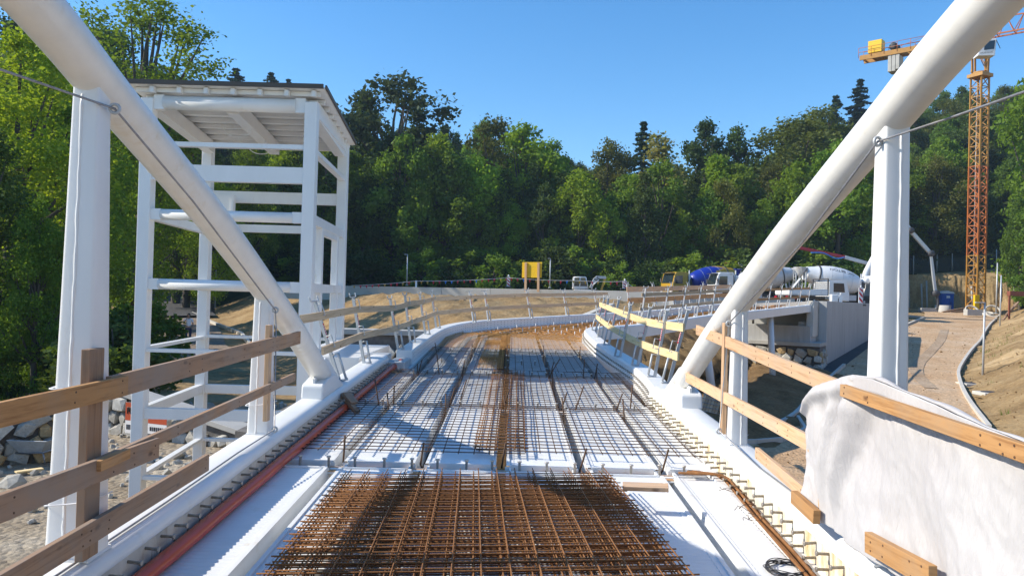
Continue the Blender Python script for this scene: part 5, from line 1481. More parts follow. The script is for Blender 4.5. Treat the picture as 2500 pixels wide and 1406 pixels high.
PLZ = 1.72
mixer('concrete mixer lorry with yellow cab and blue drum with yellow zigzag end', at_ground(1716, 80, PLZ + .15), math.radians(180 + 18), 'vyellow', 'vblue', 'vblue', zig='vyellow')
mixer('white concrete mixer lorry facing left, partly behind the right arch tube', at_ground(1842, 73, PLZ), math.radians(180 + 5), 'vwhite', 'vgrey', 'vwhite')
mixer('mixer lorry with red hopper and pale blue-grey drum behind the white cab', at_ground(1868, 86, PLZ + 1.0), math.radians(-4), 'vwhite', 'vgrey', 'vred')
mixer('mixer lorry with white drum lettered GIC BETON, rear end to the left', at_ground(2056, 71, PLZ), math.radians(2), 'vwhite', 'vwhite', 'vgrey', text='GIC BETON')
# flatbed tipper with its tail towards the bridge
t = yaw_thing('flatbed_lorry', 'small flatbed lorry with white drop sides and dark headboard grille', 'flatbed lorry', at_ground(1984, 61, 1.7), math.radians(12))
MB().box((-.6, 0, .72), (4.4, .8, .22)).build('chassis', MT['chassis'], t)
for x in (1.5, -1.6):
    for y in (-.85, .85): wheel(t, x, y, .38, .24)
MB().box((-1.0, 0, .92), (3.3, 2.0, .08)).build('bed_floor', MT['vgrey'], t)
for y in (-1, 1): MB().box((-1.0, y, 1.16), (3.3, .05, .40)).build('drop_side', MT['vwhite'], t)
MB().box((-2.65, 0, 1.16), (.05, 2.0, .40)).build('tailboard', MT['vwhite'], t)
m = MB().bar((.68, -1, .9), (.68, -1, 2.2), .08, .08).bar((.68, 1, .9), (.68, 1, 2.2), .08, .08).bar((.68, -1, 2.2), (.68, 1, 2.2), .08, .08)
for k in range(6): m.bar((.68, -1, 1.2 + .16 * k), (.68, 1, 1.2 + .16 * k), .04, .04)
m.build('headboard', MT['chassis'], t)
c = MB().prism([(x, -.95, z) for x, z in ((2.6, .5), (2.62, 1.1), (2.35, 1.95), (2.2, 2.08), (.85, 2.08), (.8, .6))], (0, 1.9, 0)).build('cab', MT['vwhite'], t, bevel=.04)
MB().prism([(2.625, -.8, 1.15), (2.625, .8, 1.15), (2.38, .78, 1.9), (2.38, -.78, 1.9)], (.015, 0, 0)).build('windscreen', MT['glass'], c)
for s in (-1, 1): MB().prism([(2.2, s * .955, 1.2), (2.1, s * .955, 1.9), (1.2, s * .955, 1.9), (1.2, s * .955, 1.2)], (0, s * .01, 0)).build('side_window', MT['glass'], c)
for s in (-1, 1): MB().box((-2.72, s * .8, .72), (.06, .35, .14)).build('tail_light', MT['vred'], t)
# concrete pump
t = thing('concrete_pump', 'white concrete pump lorry with long jointed boom, behind the right bridge post', 'concrete pump', at_ground(2150, 75, PLZ))
O = Vector(t['_org'])
O = O + Vector((-2.6, 0, 0))
MB().box(O + Vector((0, 0, 1.0)), (8.0, 2.3, .5)).build('chassis', MT['chassis'], t)
for x in (-3.2, -1.9, 1.8, 3.1):
    for y in (-1.05, 1.05):
        q = MB().lathe([(.3, -.16), (.48, -.16), (.52, -.1), (.52, .1), (.48, .16), (.3, .16)], O + Vector((x, y, .52)), (0, 1, 0), 20).build('tyre', MT['rubber'], t)
        MB().lathe([(.3, -.02), (.12, .03), (.02, .03)], O + Vector((x, y - .12, .52)), (0, -1, 0), 12).build('rim', MT['vgrey'], q)
bx = MB().box(atY(2110, 687, 73.6), (.95, .7, .62)).build('control_box', MT['vwhite'], t, bevel=.08)
p = atY(2112, 687, 73.2); MB().tube(catmull([p + Vector((-.16, 0, .1)), p + Vector((-.2, 0, -.08)), p + Vector((-.08, 0, -.12)), p + Vector((.02, 0, -.1)), p + Vector((.02, 0, .1)), p + Vector((.18, 0, .1)), p + Vector((.08, 0, 0)), p + Vector((.2, 0, -.1))], 3), .028, 5).build('emblem', MT['blueprint'], bx)
MB().bar(atY(2128, 745, 75), atY(2130, 655, 75), 1.0, 1.0).build('turret', MT['vwhite'], t, bevel=.1)
MB().tube(catmull([atY(2114, 690, 74.5), atY(2113, 672, 74.5), atY(2120, 655, 74.5), atY(2136, 625, 74.5), atY(2150, 598, 74.5)], 4), .30, 12).build('lifting_arm', MT['vwhite'], t)
def boom(a, b, w, mat, name='boom_section'):
    m = MB().bar(a, b, w, w * .8); return m.build(name, mat, t, bevel=.03)
j = [atY(2190, 518, 74), atY(2222, 563, 74), atY(2272, 619, 74), atY(2284, 716, 74)]
boom(atY(2150, 598, 74.5), j[0], .42, MT['vwhite']); boom(j[0], j[1], .38, MT['galv']); boom(j[1], j[2], .34, MT['galv']); boom(j[2], j[3], .26, MT['galv'])
boom(atY(2150, 652, 76), atY(2062, 628, 76), .34, MT['vgrey']); boom(atY(2062, 628, 76), atY(1950, 605, 76), .30, MT['vred'])
MB().tube(catmull([atY(2062, 628, 75.7), atY(2040, 631, 75.7), atY(2010, 618, 75.7), atY(1980, 617, 75.7)], 4), .06, 6).build('hose', MT['blueprint'], t)
for q in j: MB().lathe([(.05, -.3), (.3, -.28), (.3, .28), (.05, .3)], q, (0, 1, 0), 14).build('boom_joint', MT['chassis'], t)
MB().tube(catmull([j[3], j[3] + Vector((.25, 0, -.6)), j[3] + Vector((.2, 0, -1.6))], 4), .11, 8).build('end_hose', MT['chassis'], t)
# mini excavator
t = thing('mini_excavator', 'small excavator with white-framed cab and folded grey boom behind the parapet', 'excavator', at_ground(1425, 66, 1.7))
O = Vector(t['_org'])
for s in (-.55, .55):
    MB().sweep([O + Vector((-.75, s, .25)), O + Vector((.75, s, .25))], [(-.16, -.22), (.16, -.22), (.16, .22), (-.16, .22)]).build('track', MT['rubber'], t, bevel=.08)
MB().box(O + Vector((-.1, 0, .72)), (1.5, 1.25, .42)).build('superstructure', MT['vgrey'], t, bevel=.06)
fa, fb = atY(1400, 704, 65.5), atY(1436, 704, 65.5); fc, fd = atY(1402, 677, 65.5), atY(1430, 677, 65.5); wd2 = Vector((0, 1.0, 0))
m = MB()
for o in (Vector((0, 0, 0)), wd2):
    for a, b in ((fa, fc), (fc, fd), (fd, fb), (fa, fb), (fa.lerp(fb, .42), fc.lerp(fd, .52)), (fa.lerp(fc, .15), fb.lerp(fd, .15))): m.tube([a + o, b + o], .045, 6)
for a in (fa, fb, fc, fd): m.tube([a, a + wd2], .045, 6)
cb = m.build('cab_frame', MT['vwhite'], t)
MB().prism([fa.lerp(fc, .17), fb.lerp(fd, .17), fd, fc], wd2 * .02).build('cab_glass', MT['glass'], cb)
MB().prism([fa, fb, fb.lerp(fd, .17), fa.lerp(fc, .17)], wd2).build('cab_panel', MT['vwhite'], cb)
MB().prism([fc, fd, fd + Vector((0, 0, .06)), fc + Vector((0, 0, .06))], wd2).build('cab_roof', MT['vwhite'], cb)
bp = [atY(1443, 702, 65), atY(1452, 682, 65), atY(1458, 677, 65), atY(1478, 678, 65)]
MB().bar(bp[0], bp[1], .26, .2, ext=.05).bar(bp[1], bp[2], .25, .2, ext=.05).bar(bp[2], bp[3], .22, .2, ext=.05).build('boom', MT['vgrey'], t, bevel=.02)
MB().bar(atY(1478, 677, 65), atY(1468, 708, 65), .18, .16).build('dipper_arm', MT['vyellow'], t)
MB().tube([atY(1446, 698, 64.7), atY(1462, 683, 64.7)], .05, 8).build('ram', MT['galv'], t)
# yellow board on two timber legs
t = thing('panel_board', 'square yellow shuttering panel on two timber legs in front of the parapet', 'panel board', at_ground(1300, 49.5))
c = [atY(1275, 640, 49.9), atY(1323, 640, 49.35), atY(1322, 678, 49.35), atY(1274, 678, 49.9)]
for k in range(3):
    a, b, d, e2_ = c[0].lerp(c[3], k / 3), c[1].lerp(c[2], k / 3), c[1].lerp(c[2], (k + .985) / 3), c[0].lerp(c[3], (k + .985) / 3)
    MB().prism([a, b, d, e2_], (0.012, .03, 0)).build('panel', MT['yellow_panel'], t)
for px, yy in ((1284, 49.72), (1315, 49.36)):
    a, b = atY(px, 641, yy), atY(px - 1, 713, yy); MB().bar(a, b, .14, .10, up=(1, -.4, 0)).build('leg', MT['w_pale'], t)
# slim lamp posts
def lamp_post(px, y0, y1, Y, label, arm=-.35, r=.05):
    a = atY(px, y1, Y); b = atY(px + (y1 - y0) * .027, y0, Y)
    t = thing('lamp_post', label, 'lamp post', a, 'slim lamp posts')
    MB().tube([a, b], [r, r * .75], 10).build('pole', MT['galv'], t)
    MB().lathe([(r * 2.6, 0), (r * 2.6, .03), (r * 1.2, .05)], a, (0, 0, 1), 12).build('base_flange', MT['galv'], t)
    if arm: MB().box(b + Vector((arm / 2, 0, .02)), (abs(arm), .14, .05)).build('lamp_head', MT['galv'], t, bevel=.01)
    return t
lamp_post(2399, 740, 936, 36.7, 'galvanised lamp post beside the kerb on the right slope', -.45, .055)
lamp_post(993, 622, 697, 62, 'slim lamp post before the dark trees left of the yellow panel', -.25)
lamp_post(1342, 632, 703, 62, 'slim lamp post right of the yellow panel', -.2)
lamp_post(525, 600, 752, 68, 'slim lamp post seen through the lift tower', 0)
lamp_post(2441, 672, 802, 66, 'thin steel pole on the right slope, right one of the two beside the crane', 0, .07)
lamp_post(2432, 642, 765, 78, 'thin steel pole on the right slope, left one of the two beside the crane', 0, .08)
# red and white delineators
def delineator(px, y0, y1, Y, w, label, stripes=True):
    a, b = atY(px, y1, Y), atY(px, y0, Y); h = (b - a).length
    t = thing('delineator', label, 'delineator', a, 'red and white delineators')
    m = MB().box(a + Vector((0, 0, h / 2)), (w, .05, h)).build('board', MT['whiteprint'], t, bevel=.01)
    MB().box(a + Vector((0, 0, .04)), (w * 2, w * 1.4, .1)).build('foot', MT['chassis' if stripes else 'whiteprint'], t)
    MB().lathe([(.02, 0), (.06, .02), (.06, .12), (.02, .14)], a + Vector((0, 0, h)), (0, 0, 1), 8).build('lamp', MT['vlight'], t)
    if stripes:
        for k in range(3):
            z = h * (.12 + .3 * k); q = [Vector((-w * .42, -.028, z + .22 * h)), Vector((w * .42, -.028, z)), Vector((w * .42, -.028, min(h * .98, z + .15 * h))), Vector((-w * .42, -.028, min(h * .98, z + .37 * h)))]
            MB().prism([a + p for p in q], (0, -.004, 0)).build('stripe', MT['red'], m)
delineator(1241, 676, 702, 53, .22, 'red and white delineator board on the parapet, left of the yellow panel')
delineator(1525, 686, 707, 51, .27, 'red and white delineator board on the parapet by the excavator')
delineator(2101, 702, 746, 53, .30, 'red and white striped delineator in front of the mixer lorries')
delineator(2052, 720, 744, 52, .24, 'white delineator back standing on the abutment wall', False)
o = MB().box(at_ground(2036, 52, 2.35), (.45, .4, .5)).build('canister', MT['vwhite'], None, org=at_ground(2036, 52, 2.1), bevel=.05); tag(o, 'pale plastic canister standing on the abutment beside a delineator', 'canister')
# bunting
def bunting(label, pts, Y, step, seed):
    P = [atY(x, y, Y) for x, y in pts]; t = thing('bunting', label, 'bunting', P[0])
    line = []
    for a, b in zip(P[:-1], P[1:]):
        L = (b - a).length
        for k in range(12): u = k / 12; line.append(a.lerp(b, u) - Vector((0, 0, .012 * L * 4 * u * (1 - u))))
    line.append(P[-1]); MB().tube(line, .012, 5).build('cord', MT['whiteprint'], t)
    q = random.Random(seed); cols = ['red', 'vyellow', 'red', 'vyellow', 'blueprint', 'red', 'yellow_panel']
    for k, (p, d) in enumerate(along(line, step, .2)):
        w = .16; MB().prism([p - d * w / 2, p + d * w / 2, p + Vector((q.uniform(-.04, .04), q.uniform(-.05, .05), -.25))], (0, .006, 0)).build('pennant', MT[cols[q.randrange(7)] if k > 9 else cols[(k * 2 + q.randrange(2)) % 7]], t)
bunting('string of red, yellow and blue pennants rising to the delineator on the parapet', [(858, 697), (1015, 686), (1240, 678)], 53, .42, 3)
bunting('string of red and yellow pennants passing behind the yellow panel', [(1241, 678), (1400, 685), (1525, 687), (1552, 705)], 52, .42, 5)
o = MB().box(atY(1016, 692, 53) + Vector((0, 0, -.05)), (.12, .1, .5)).build('stake', MT['whiteprint'], None, org=atY(1016, 700, 53)); tag(o, 'white stake on the parapet holding up the pennant string', 'stake')
# site board
t = thing('site_board', 'white site board with a blue picture behind the lorries', 'sign board', at_ground(1938, 88, PLZ + 1.2))
q0, q1, q2, q3 = atY(1922, 712, 88), atY(1953, 712, 88), atY(1953, 639, 88), atY(1922, 639, 88)
bo = MB().prism([q0, q1, q2, q3], (0, .1, 0)).build('board', MT['whiteprint'], t)
MB().prism([q0.lerp(q3, .66), q1.lerp(q2, .63).lerp(q0.lerp(q3, .63), .35), q1.lerp(q2, .78).lerp(q0.lerp(q3, .78), .3), q0.lerp(q3, .80)], (0, -.01, 0)).build('picture', MT['blueprint'], bo)
m = MB()
for k, v in enumerate((.86, .90)):
    for i in range(5):
        a = q0.lerp(q3, v).lerp(q1.lerp(q2, v), .3 + i * .12); m.box(a + Vector((0, -.01, 0)), (.12, .01, .07))
m.build('lettering', MT['blackprint'], bo)
for s in (.15, .85): MB().tube([q0.lerp(q1, s) + Vector((0, .15, -2)), q3.lerp(q2, s) + Vector((0, .15, 0))], .05, 6).build('leg', MT['galv'], t)

# tower crane
CX, CY, CZ = (2382 - 1250) / FPX * 82, 82.0, 1.2
t = thing('tower_crane', 'yellow tower crane with an orange-red middle mast and white cab', 'tower crane', (CX, CY, CZ))
mw = .60; yawc = math.radians(24); RZ = Matrix.Rotation(yawc, 3, 'Z')
def corner(i, z): 
    v = RZ @ Vector(((-mw, -mw), (mw, -mw), (mw, mw), (-mw, mw))[i] + (0,)); return Vector((CX + v.x, CY + v.y, z))
ztop = 1.875 + (752 - 186) / FPX * 82; nb = 24; bh = (ztop - CZ) / nb; sec = 3
for s in range(nb // sec):
    m = MB(); z0 = CZ + s * sec * bh
    for i in range(4):
        m.bar(corner(i, z0), corner(i, z0 + sec * bh), .15, .15, up=(1, 0, 0))
        for k in range(sec):
            za, zb = z0 + k * bh, z0 + (k + 1) * bh; j2 = (i + 1) % 4
            m.bar(corner(i, zb), corner(j2, zb), .08, .08)
            if k % 2: m.bar(corner(i, za), corner(j2, zb), .07, .07)
            else: m.bar(corner(j2, za), corner(i, zb), .07, .07)
    m.build('mast_section', MT['crane_red' if s in (2, 3, 4) else 'crane'], t)
m = MB()
for s in (-.18, .18): m.tube([(CX + s, CY + .2, CZ), (CX + s, CY + .2, ztop)], .025, 5)
for k in range(60): m.tube([(CX - .18, CY + .2, CZ + .4 * k), (CX + .18, CY + .2, CZ + .4 * k)], .018, 4)
m.build('ladder', MT['galv'], t)
o = MB().box(corner(0, CZ + 1.3) + Vector((-.15, -.12, 0)), (.5, .3, 1.7)).build('switch_box', MT['yellow_panel'], t, bevel=.03)
jd = Vector((.73, -.68, 0)).normalized(); js = Vector((jd.y, -jd.x, 0))
MB().box((CX, CY, ztop + .18), (1.75, 1.75, .36), RZ).lathe([(.8, .3), (.86, .34), (.86, .5), (.8, .54)], (CX, CY, ztop), (0, 0, 1), 24).build('slewing_ring', MT['crane'], t)
m = MB()
zc = ztop + .5; zj = 1.875 + (754.0 - 97) / FPX * 82
for a_ in (-1, 1):
    for b_ in (-1, 1): m.bar(Vector((CX, CY, zc)) + jd * a_ * .6 + js * b_ * .6, Vector((CX, CY, zj + .3)) + jd * a_ * .7 + js * b_ * .7, .16, .16, up=(1, 0, 0))
    m.bar(Vector((CX, CY, zc)) + jd * a_ * .7 + js * .7, Vector((CX, CY, zj)) + jd * a_ * .7 - js * .7, .09, .09)
    m.bar(Vector((CX, CY, zc)) + js * a_ * .7 + jd * .7, Vector((CX, CY, zj)) + js * a_ * .7 - jd * .7, .09, .09)
m.box(Vector((CX, CY, zj - .1)), (1.7, 1.7, .5), Matrix.Rotation(math.atan2(jd.y, jd.x), 3, 'Z')).build('tower_head', MT['crane'], t)
cpos = atY(2405, 121, 80.6)
RJ = Matrix.Rotation(math.atan2(-.15, 1), 3, 'Z')
cabp = [(-.95, -.85), (-.55, .95), (.85, .95), (.72, -.85)]
rot = lambda x, y, z: cpos + RJ @ Vector((x, y, z))
cb = MB().prism([rot(x, -.6, z) for x, z in cabp], RJ @ Vector((0, 1.2, 0))).build('cab', MT['vwhite'], t, bevel=.05)
MB().prism([rot(x, -.61, z) for x, z in ((-.36, -.28), (-.30, .62), (.70, .74), (.62, -.16))], RJ @ Vector((0, -.015, 0))).build('cab_window', MT['glass'], cb)
MB().prism([rot(.735, -.5, -.7), rot(.735, .5, -.7), rot(.855, .5, .7), rot(.855, -.5, .7)], RJ @ Vector((.02, 0, 0))).build('cab_front_window', MT['glass'], cb)
cu = bpy.data.curves.new('lettering', 'FONT'); cu.body = 'LOCKER BLAZIC'; cu.size = .21; cu.space_character = 1.0
fo = bpy.data.objects.new('lettering_source', cu); COL.objects.link(fo)
me = bpy.data.meshes.new_from_object(fo.evaluated_get(bpy.context.evaluated_depsgraph_get())); bpy.data.objects.remove(fo)
for v in me.vertices: v.co = rot(-.72 + v.co.x * .80, -.615, -.66 + v.co.y * 1.1 + v.co.x * .07) - Vector((CX, CY, CZ))
me.materials.clear(); me.materials.append(MT['blackprint']); inst('lettering', me, cb)
MB().bar(rot(.86, -.5, .8), rot(1.25, -.5, -.1), .05, .05).build('wiper_arm', MT['chassis'], cb)
jc = Vector((CX, CY, zj + .25))
# counter jib
m = MB()
for s in (-.75, .75): m.bar(jc + js * s, jc - jd * 12.2 + js * s, .55, .16)
for k in range(13): m.bar(jc - jd * k + js * .75, jc - jd * k - js * .75, .18, .12)
m.build('counter_jib', MT['crane'], t)
m = MB()
for s in (-.85, .85):
    for h in (.65, 1.15): m.tube([jc - jd * 2.5 + js * s + Vector((0, 0, h)), jc - jd * 12.3 + js * s + Vector((0, 0, h))], .03, 5)
    for k in range(8): p = jc - jd * (2.5 + 1.4 * k) + js * s; m.tube([p, p + Vector((0, 0, 1.15))], .03, 5)
m.build('hand_rail', MT['crane_red'], t)
RJ2 = Matrix.Rotation(math.atan2(jd.y, jd.x), 3, 'Z')
MB().box(jc - jd * 10.6 + Vector((0, 0, 1.15)), (1.5, 1.2, 1.4), RJ2).build('switch_cabinet', MT['yellow_panel'], t, bevel=.03)
for k in range(3): MB().box(jc - jd * (8.9 - .42 * k) + Vector((0, 0, -1.15)), (.38, 1.5, 2.0 - .35 * (k == 2)), RJ2).build('ballast_block', MT['concrete'], t, bevel=.03)
MB().lathe([(.1, -.6), (.45, -.58), (.35, -.5), (.35, .5), (.45, .58), (.1, .6)], jc - jd * 8.6 + Vector((0, 0, .75)), js, 16).build('hoist_drum', MT['chassis'], t)
m = MB()
for s in (-.6, .6): m.tube([jc - jd * 6.4 + js * s + Vector((0, 0, .3)), jc + jd * .5 + js * s * .3 + Vector((0, 0, 2.6))], .035, 5)
m.tube([jc - jd * 8 + Vector((0, 0, .8)), jc + jd * 3 + Vector((0, 0, 3.3))], .02, 5); m.build('pendant', MT['crane_red'], t)
m = MB(); Lj = 34; nbj = 22
for k in range(nbj):
    a, b = Lj * k / nbj, Lj * (k + 1) / nbj; hh = lambda x: 1.9 * (1 - .5 * x / Lj) * min(1, (x + .8) / 2.2)
    for s in (-.55, .55):
        m.bar(jc + jd * a + js * s, jc + jd * b + js * s, .14, .12)
        m.bar(jc + jd * a + js * s, jc + jd * (a + b) / 2 + Vector((0, 0, hh((a + b) / 2))), .07, .07); m.bar(jc + jd * (a + b) / 2 + Vector((0, 0, hh((a + b) / 2))), jc + jd * b + js * s, .07, .07)
    if k: m.bar(jc + jd * (a - .5 * Lj / nbj) + Vector((0, 0, hh(a - .5 * Lj / nbj))), jc + jd * (a + .5 * Lj / nbj) + Vector((0, 0, hh(a + .5 * Lj / nbj))), .12, .12)
    m.bar(jc + jd * b - js * .55, jc + jd * b + js * .55, .06, .06)
m.build('jib', MT['crane_red'], t)
# toilet cabin
tp = at_ground(2308, 92, 1.5); t = thing('portable_toilet', 'blue portable toilet cabin in front of the ochre face', 'portable toilet', tp)
bd = MB().box(tp + Vector((0, 0, 1.08)), (1.42, 1.2, 2.1)).build('cabin', MT['toilet'], t, bevel=.04)
MB().prism([tp + Vector((x, -.63, z)) for x, z in ((-.78, 2.12), (-.7, 2.28), (0, 2.44), (.7, 2.28), (.78, 2.12))], (0, 1.26, 0)).build('roof', MT['vwhite'], t)
dd = MB().box(tp + Vector((-.1, -.62, 1.02)), (1.0, .04, 1.8)).build('door', MT['toilet'], t, bevel=.02)
MB().box(tp + Vector((0, -.65, 1.72)), (.42, .02, .28)).build('notice', MT['whiteprint'], dd)
MB().box(tp + Vector((.32, -.66, 1.0)), (.05, .05, .2)).build('handle', MT['chassis'], dd)
m = MB()
for k in range(3): m.tube([tp + Vector((-.45 + .2 * k, -.645, .3)), tp + Vector((-.35 + .2 * k, -.645, .8)), tp + Vector((-.45 + .25 * k, -.645, 1.4))], .03, 5)
m.build('door_rib', MT['toilet'], dd)
# concrete rings and shafts lying about
def ring(px, Y, r, h, label, axis_=(0, 0, 1), dz=0.0):
    p = at_ground(px, Y, 1.25) + Vector((0, 0, dz)); m = MB().lathe([(r, 0), (r, h), (r * .84, h), (r * .84, 0), (r, 0)], p, axis_, 28, smooth=True, cap=False)
    o = m.build('concrete_ring', MT['concrete_pale'], None, org=p); return tag(o, label, 'concrete ring', 'concrete shaft rings by the crane')
ring(2303, 86, .80, .95, 'concrete shaft ring standing in front of the blue toilet')
ring(2373, 80, .70, .22, 'thin concrete ring leaning in front of the crane foot', (0, -.75, .66), .35)
ring(2424, 79, .75, .22, 'thin concrete ring leaning right of the crane foot', (-.2, -.8, .55), .35)
ring(2410, 79.5, .70, .22, 'flat concrete ring lying behind the leaning rings', (0, -.2, .98), .1)
for px, Y, sx, lab in ((2266, 86, 1.75, 'long concrete trough block left of the shaft ring'), (2376, 77.5, 1.5, 'concrete block in front of the crane foot')):
    p = at_ground(px, Y, 1.2); o = MB().box(p + Vector((0, 0, .32)), (sx, .7, .62)).build('concrete_block', MT['concrete'], None, org=p, bevel=.03); tag(o, lab, 'concrete block', 'concrete blocks by the crane')
for i, (a, b) in enumerate((((2300, 762), (2355, 752)), ((2320, 768), (2372, 756)), ((2455, 770), (2480, 742)), ((2448, 782), (2486, 738)))):
    P0, P1 = atY(*a, 84 if i < 2 else 70), atY(*b, 86 if i < 2 else 73); P0.z = max(P0.z, ground_z(P0.x, P0.y) + .1); P1.z = max(P1.z, ground_z(P1.x, P1.y) + .1)
    board('long_pole', P0, P1, .14, .14, MT['w_grey'], ['grey pole lying before the ochre face', 'second grey pole lying towards the crane foot', 'plank lying on the ochre slope beside the thin poles', 'lower plank lying on the ochre slope beside the thin poles'][i], 'pole', face=(0, 1, .2))
t = thing('steel_shelter', 'red-brown steel beam on legs at the right edge of the site', 'steel frame', at_ground(2470, 70))
a, b = atY(2462, 716, 70), atY(2540, 719, 70)
MB().bar(a, b, .42, .5).build('beam', MT['rustbeam'], t); MB().bar(a + Vector((.1, 0, 0)), a + Vector((.1, 0, -2.4)), .14, .14, up=(1, 0, 0)).build('leg', MT['rustbeam'], t)
# manholes beside the kerb
for px, py, lab in ((2372, 941, 'pale manhole frame at the kerb, nearer the lamp post'), (2418, 964, 'pale manhole frame in the brown soil below the lamp post')):
    p = ground_at(px, py, 15, 60); t = thing('manhole', lab, 'manhole', p, 'manholes by the right kerb')
    MB().box(p + Vector((0, 0, .05)), (1.0, .9, .14)).build('frame', MT['concrete_pale'], t, bevel=.02)
    MB().lathe([(.02, 0), (.36, 0), (.36, .015), (.02, .02)], p + Vector((0, 0, .121)), (0, 0, 1), 20).build('cover', MT['chassis'], t)
# timber left on the upper end of the ramp
for k, (a, b, dz) in enumerate(((9.2, 0.0, 0), (9.6, .35, 0), (9.3, .15, .07), (9.9, .55, .07), (9.5, .3, .14))):
    p = A_[K - 3].lerp(B_[K - 3], .30 + .09 * k) + Vector((0, 0, .10 + dz)); d = Vector((.45 + .25 * math.sin(k * 2.3), .80, .01)).normalized()
    board('loose_plank', p - d * 1.3, p + d * 1.2, .05, .16, MT['w_pale' if k % 2 else 'w_orange'], ['bottom plank at the left of the timber heap at the top of the ramp', 'second plank in the timber heap at the top of the ramp', 'plank lying across the timber heap at the top of the ramp', 'right-hand plank of the timber heap at the top of the ramp', 'topmost plank of the timber heap at the top of the ramp'][k], 'plank', 'planks heaped on the ramp', face=(1, 0, .1))
# wheelbarrow and plank on the river gravel
p = atZ(84, 1128, -1.95); t = thing('wheelbarrow', 'grey wheelbarrow standing on the gravel by the left rubble wall', 'wheelbarrow', p)
m = MB(); vs = []
for z, s in ((.25, .55), (.52, 1.0)):
    for x, y in ((-.42, -.3), (.42, -.3), (.42, .3), (-.42, .3)): vs.append(p + Vector((x * s, y * s, z)))
m.add(vs, [(0, 1, 2, 3), (0, 4, 5, 1), (1, 5, 6, 2), (2, 6, 7, 3), (3, 7, 4, 0)]); ob = m.build('tray', MT['galv'], t); sm = ob.modifiers.new('solidify', 'SOLIDIFY'); sm.thickness = .012
for s in (-.2, .2): MB().tube([p + Vector((-.5, s * .5, .2)), p + Vector((.3, s, .25)), p + Vector((.85, s * 1.3, .45))], .02, 8).tube([p + Vector((.3, s, .25)), p + Vector((.35, s, 0))], .018, 6).build('handle', MT['wire'], t)
MB().lathe([(.08, -.05), (.18, -.05), (.19, 0), (.18, .05), (.08, .05)], p + Vector((-.5, 0, .19)), (0, 1, 0), 16).build('wheel', MT['rubber'], t)
a, b = atZ(38, 1152, -1.93), atZ(104, 1143, -1.93); board('loose_board', a, b, .03, .14, MT['w_yellow'], 'yellow board lying on the river gravel by the wheelbarrow', 'board', face=(0, 1, .0))

# ================================================================== MAN ON THE ROAD
def skin_body(name, chain, mat, parent, sub=2):
    """chain: list of (vertex, radius, link to)"""
    me = bpy.data.meshes.new(name); me.from_pydata([c[0] for c in chain], [(i, c[2]) for i, c in enumerate(chain) if c[2] is not None], [])
    o = bpy.data.objects.new(name, me); COL.objects.link(o); o.modifiers.new('skin', 'SKIN')
    for i, c in enumerate(chain):
        r = c[1]; me.skin_vertices[0].data[i].radius = r if isinstance(r, tuple) else (r, r)
    me.skin_vertices[0].data[0].use_root = True
    s = o.modifiers.new('subsurf', 'SUBSURF'); s.levels = sub; s.render_levels = sub
    me.materials.append(mat); o.parent = parent; return o
mp_ = Vector((-19.25, 46.0, ground_z(-19.25, 46) + .07))
man = yaw_thing('person', 'man in white T-shirt and dark jeans holding one hand to his face on the road', 'person', mp_, math.radians(25))
B = [((0, 0, .93), (.135, .11), None), ((0, 0, 1.12), (.14, .10), 0), ((0, .01, 1.30), (.16, .105), 1), ((0, .01, 1.43), (.12, .08), 2), ((0, .0, 1.50), .052, 3), ((0, -.02, 1.57), .055, 4), ((0, -.025, 1.65), (.078, .095), 5), ((0, -.015, 1.71), (.06, .075), 6),
     ((.10, 0, .86), .095, 0), ((.11, -.02, .48), .062, 8), ((.11, .02, .10), .04, 9), ((.115, -.10, .045), .04, 10), ((.12, -.17, .03), .03, 11),
     ((-.10, 0, .86), .095, 0), ((-.12, -.04, .48), .062, 13), ((-.13, .0, .10), .04, 14), ((-.14, -.12, .045), .04, 15), ((-.145, -.19, .03), .03, 16),
     ((.19, .01, 1.40), .06, 3), ((.25, .03, 1.12), .045, 18), ((.26, -.05, .88), .033, 19), ((.262, -.075, .80), (.022, .04), 20),
     ((-.19, .01, 1.40), .06, 3), ((-.28, -.06, 1.16), .045, 22), ((-.17, -.20, 1.36), .033, 23), ((-.11, -.185, 1.46), (.035, .022), 24)]
for hx, hy, hz, dx, dz in ((.262, -.075, .80, .0, -1), (-.11, -.185, 1.46, .5, .9)):
    pi_ = 21 if hx > 0 else 25
    for k in range(5):
        s = (k - 1.5) * .016; L = (.04, .075, .082, .075, .06)[k]
        base = len(B); B.append(((hx + (.004 if hx > 0 else s), hy + (s if hx > 0 else -.005), hz + dz * .03), .0085, pi_)); B.append(((hx + (.004 if hx > 0 else s) + dx * .03, hy + (s if hx > 0 else .01) - (.02 if k == 0 else .006), hz + dz * (.03 + L)), .007, base))
body = skin_body('body', B, MT['skin'], man)
skin_body('t_shirt', [((0, 0, .96), (.150, .122), None), ((0, 0, 1.12), (.156, .115), 0), ((0, .01, 1.30), (.175, .118), 1), ((0, .01, 1.425), (.135, .09), 2), ((.19, .01, 1.40), .072, 3), ((.235, .02, 1.22), .066, 4), ((-.19, .01, 1.40), .072, 3), ((-.25, -.03, 1.24), .066, 6)], MT['shirt'], man)
skin_body('jeans', [((0, 0, .95), (.148, .120), None), ((.10, 0, .86), .108, 0), ((.11, -.02, .48), .078, 1), ((.11, .02, .09), .062, 2), ((-.10, 0, .86), .108, 0), ((-.12, -.04, .48), .078, 4), ((-.13, .0, .09), .062, 5)], MT['jeans'], man)
MB().lathe([(.02, .12), (.07, .11), (.094, .06), (.098, .0), (.09, -.05)], (0, .012, 1.665), (0, .25, 1), 14).build('hair', MT['hair'], man, org=(0, 0, 0))
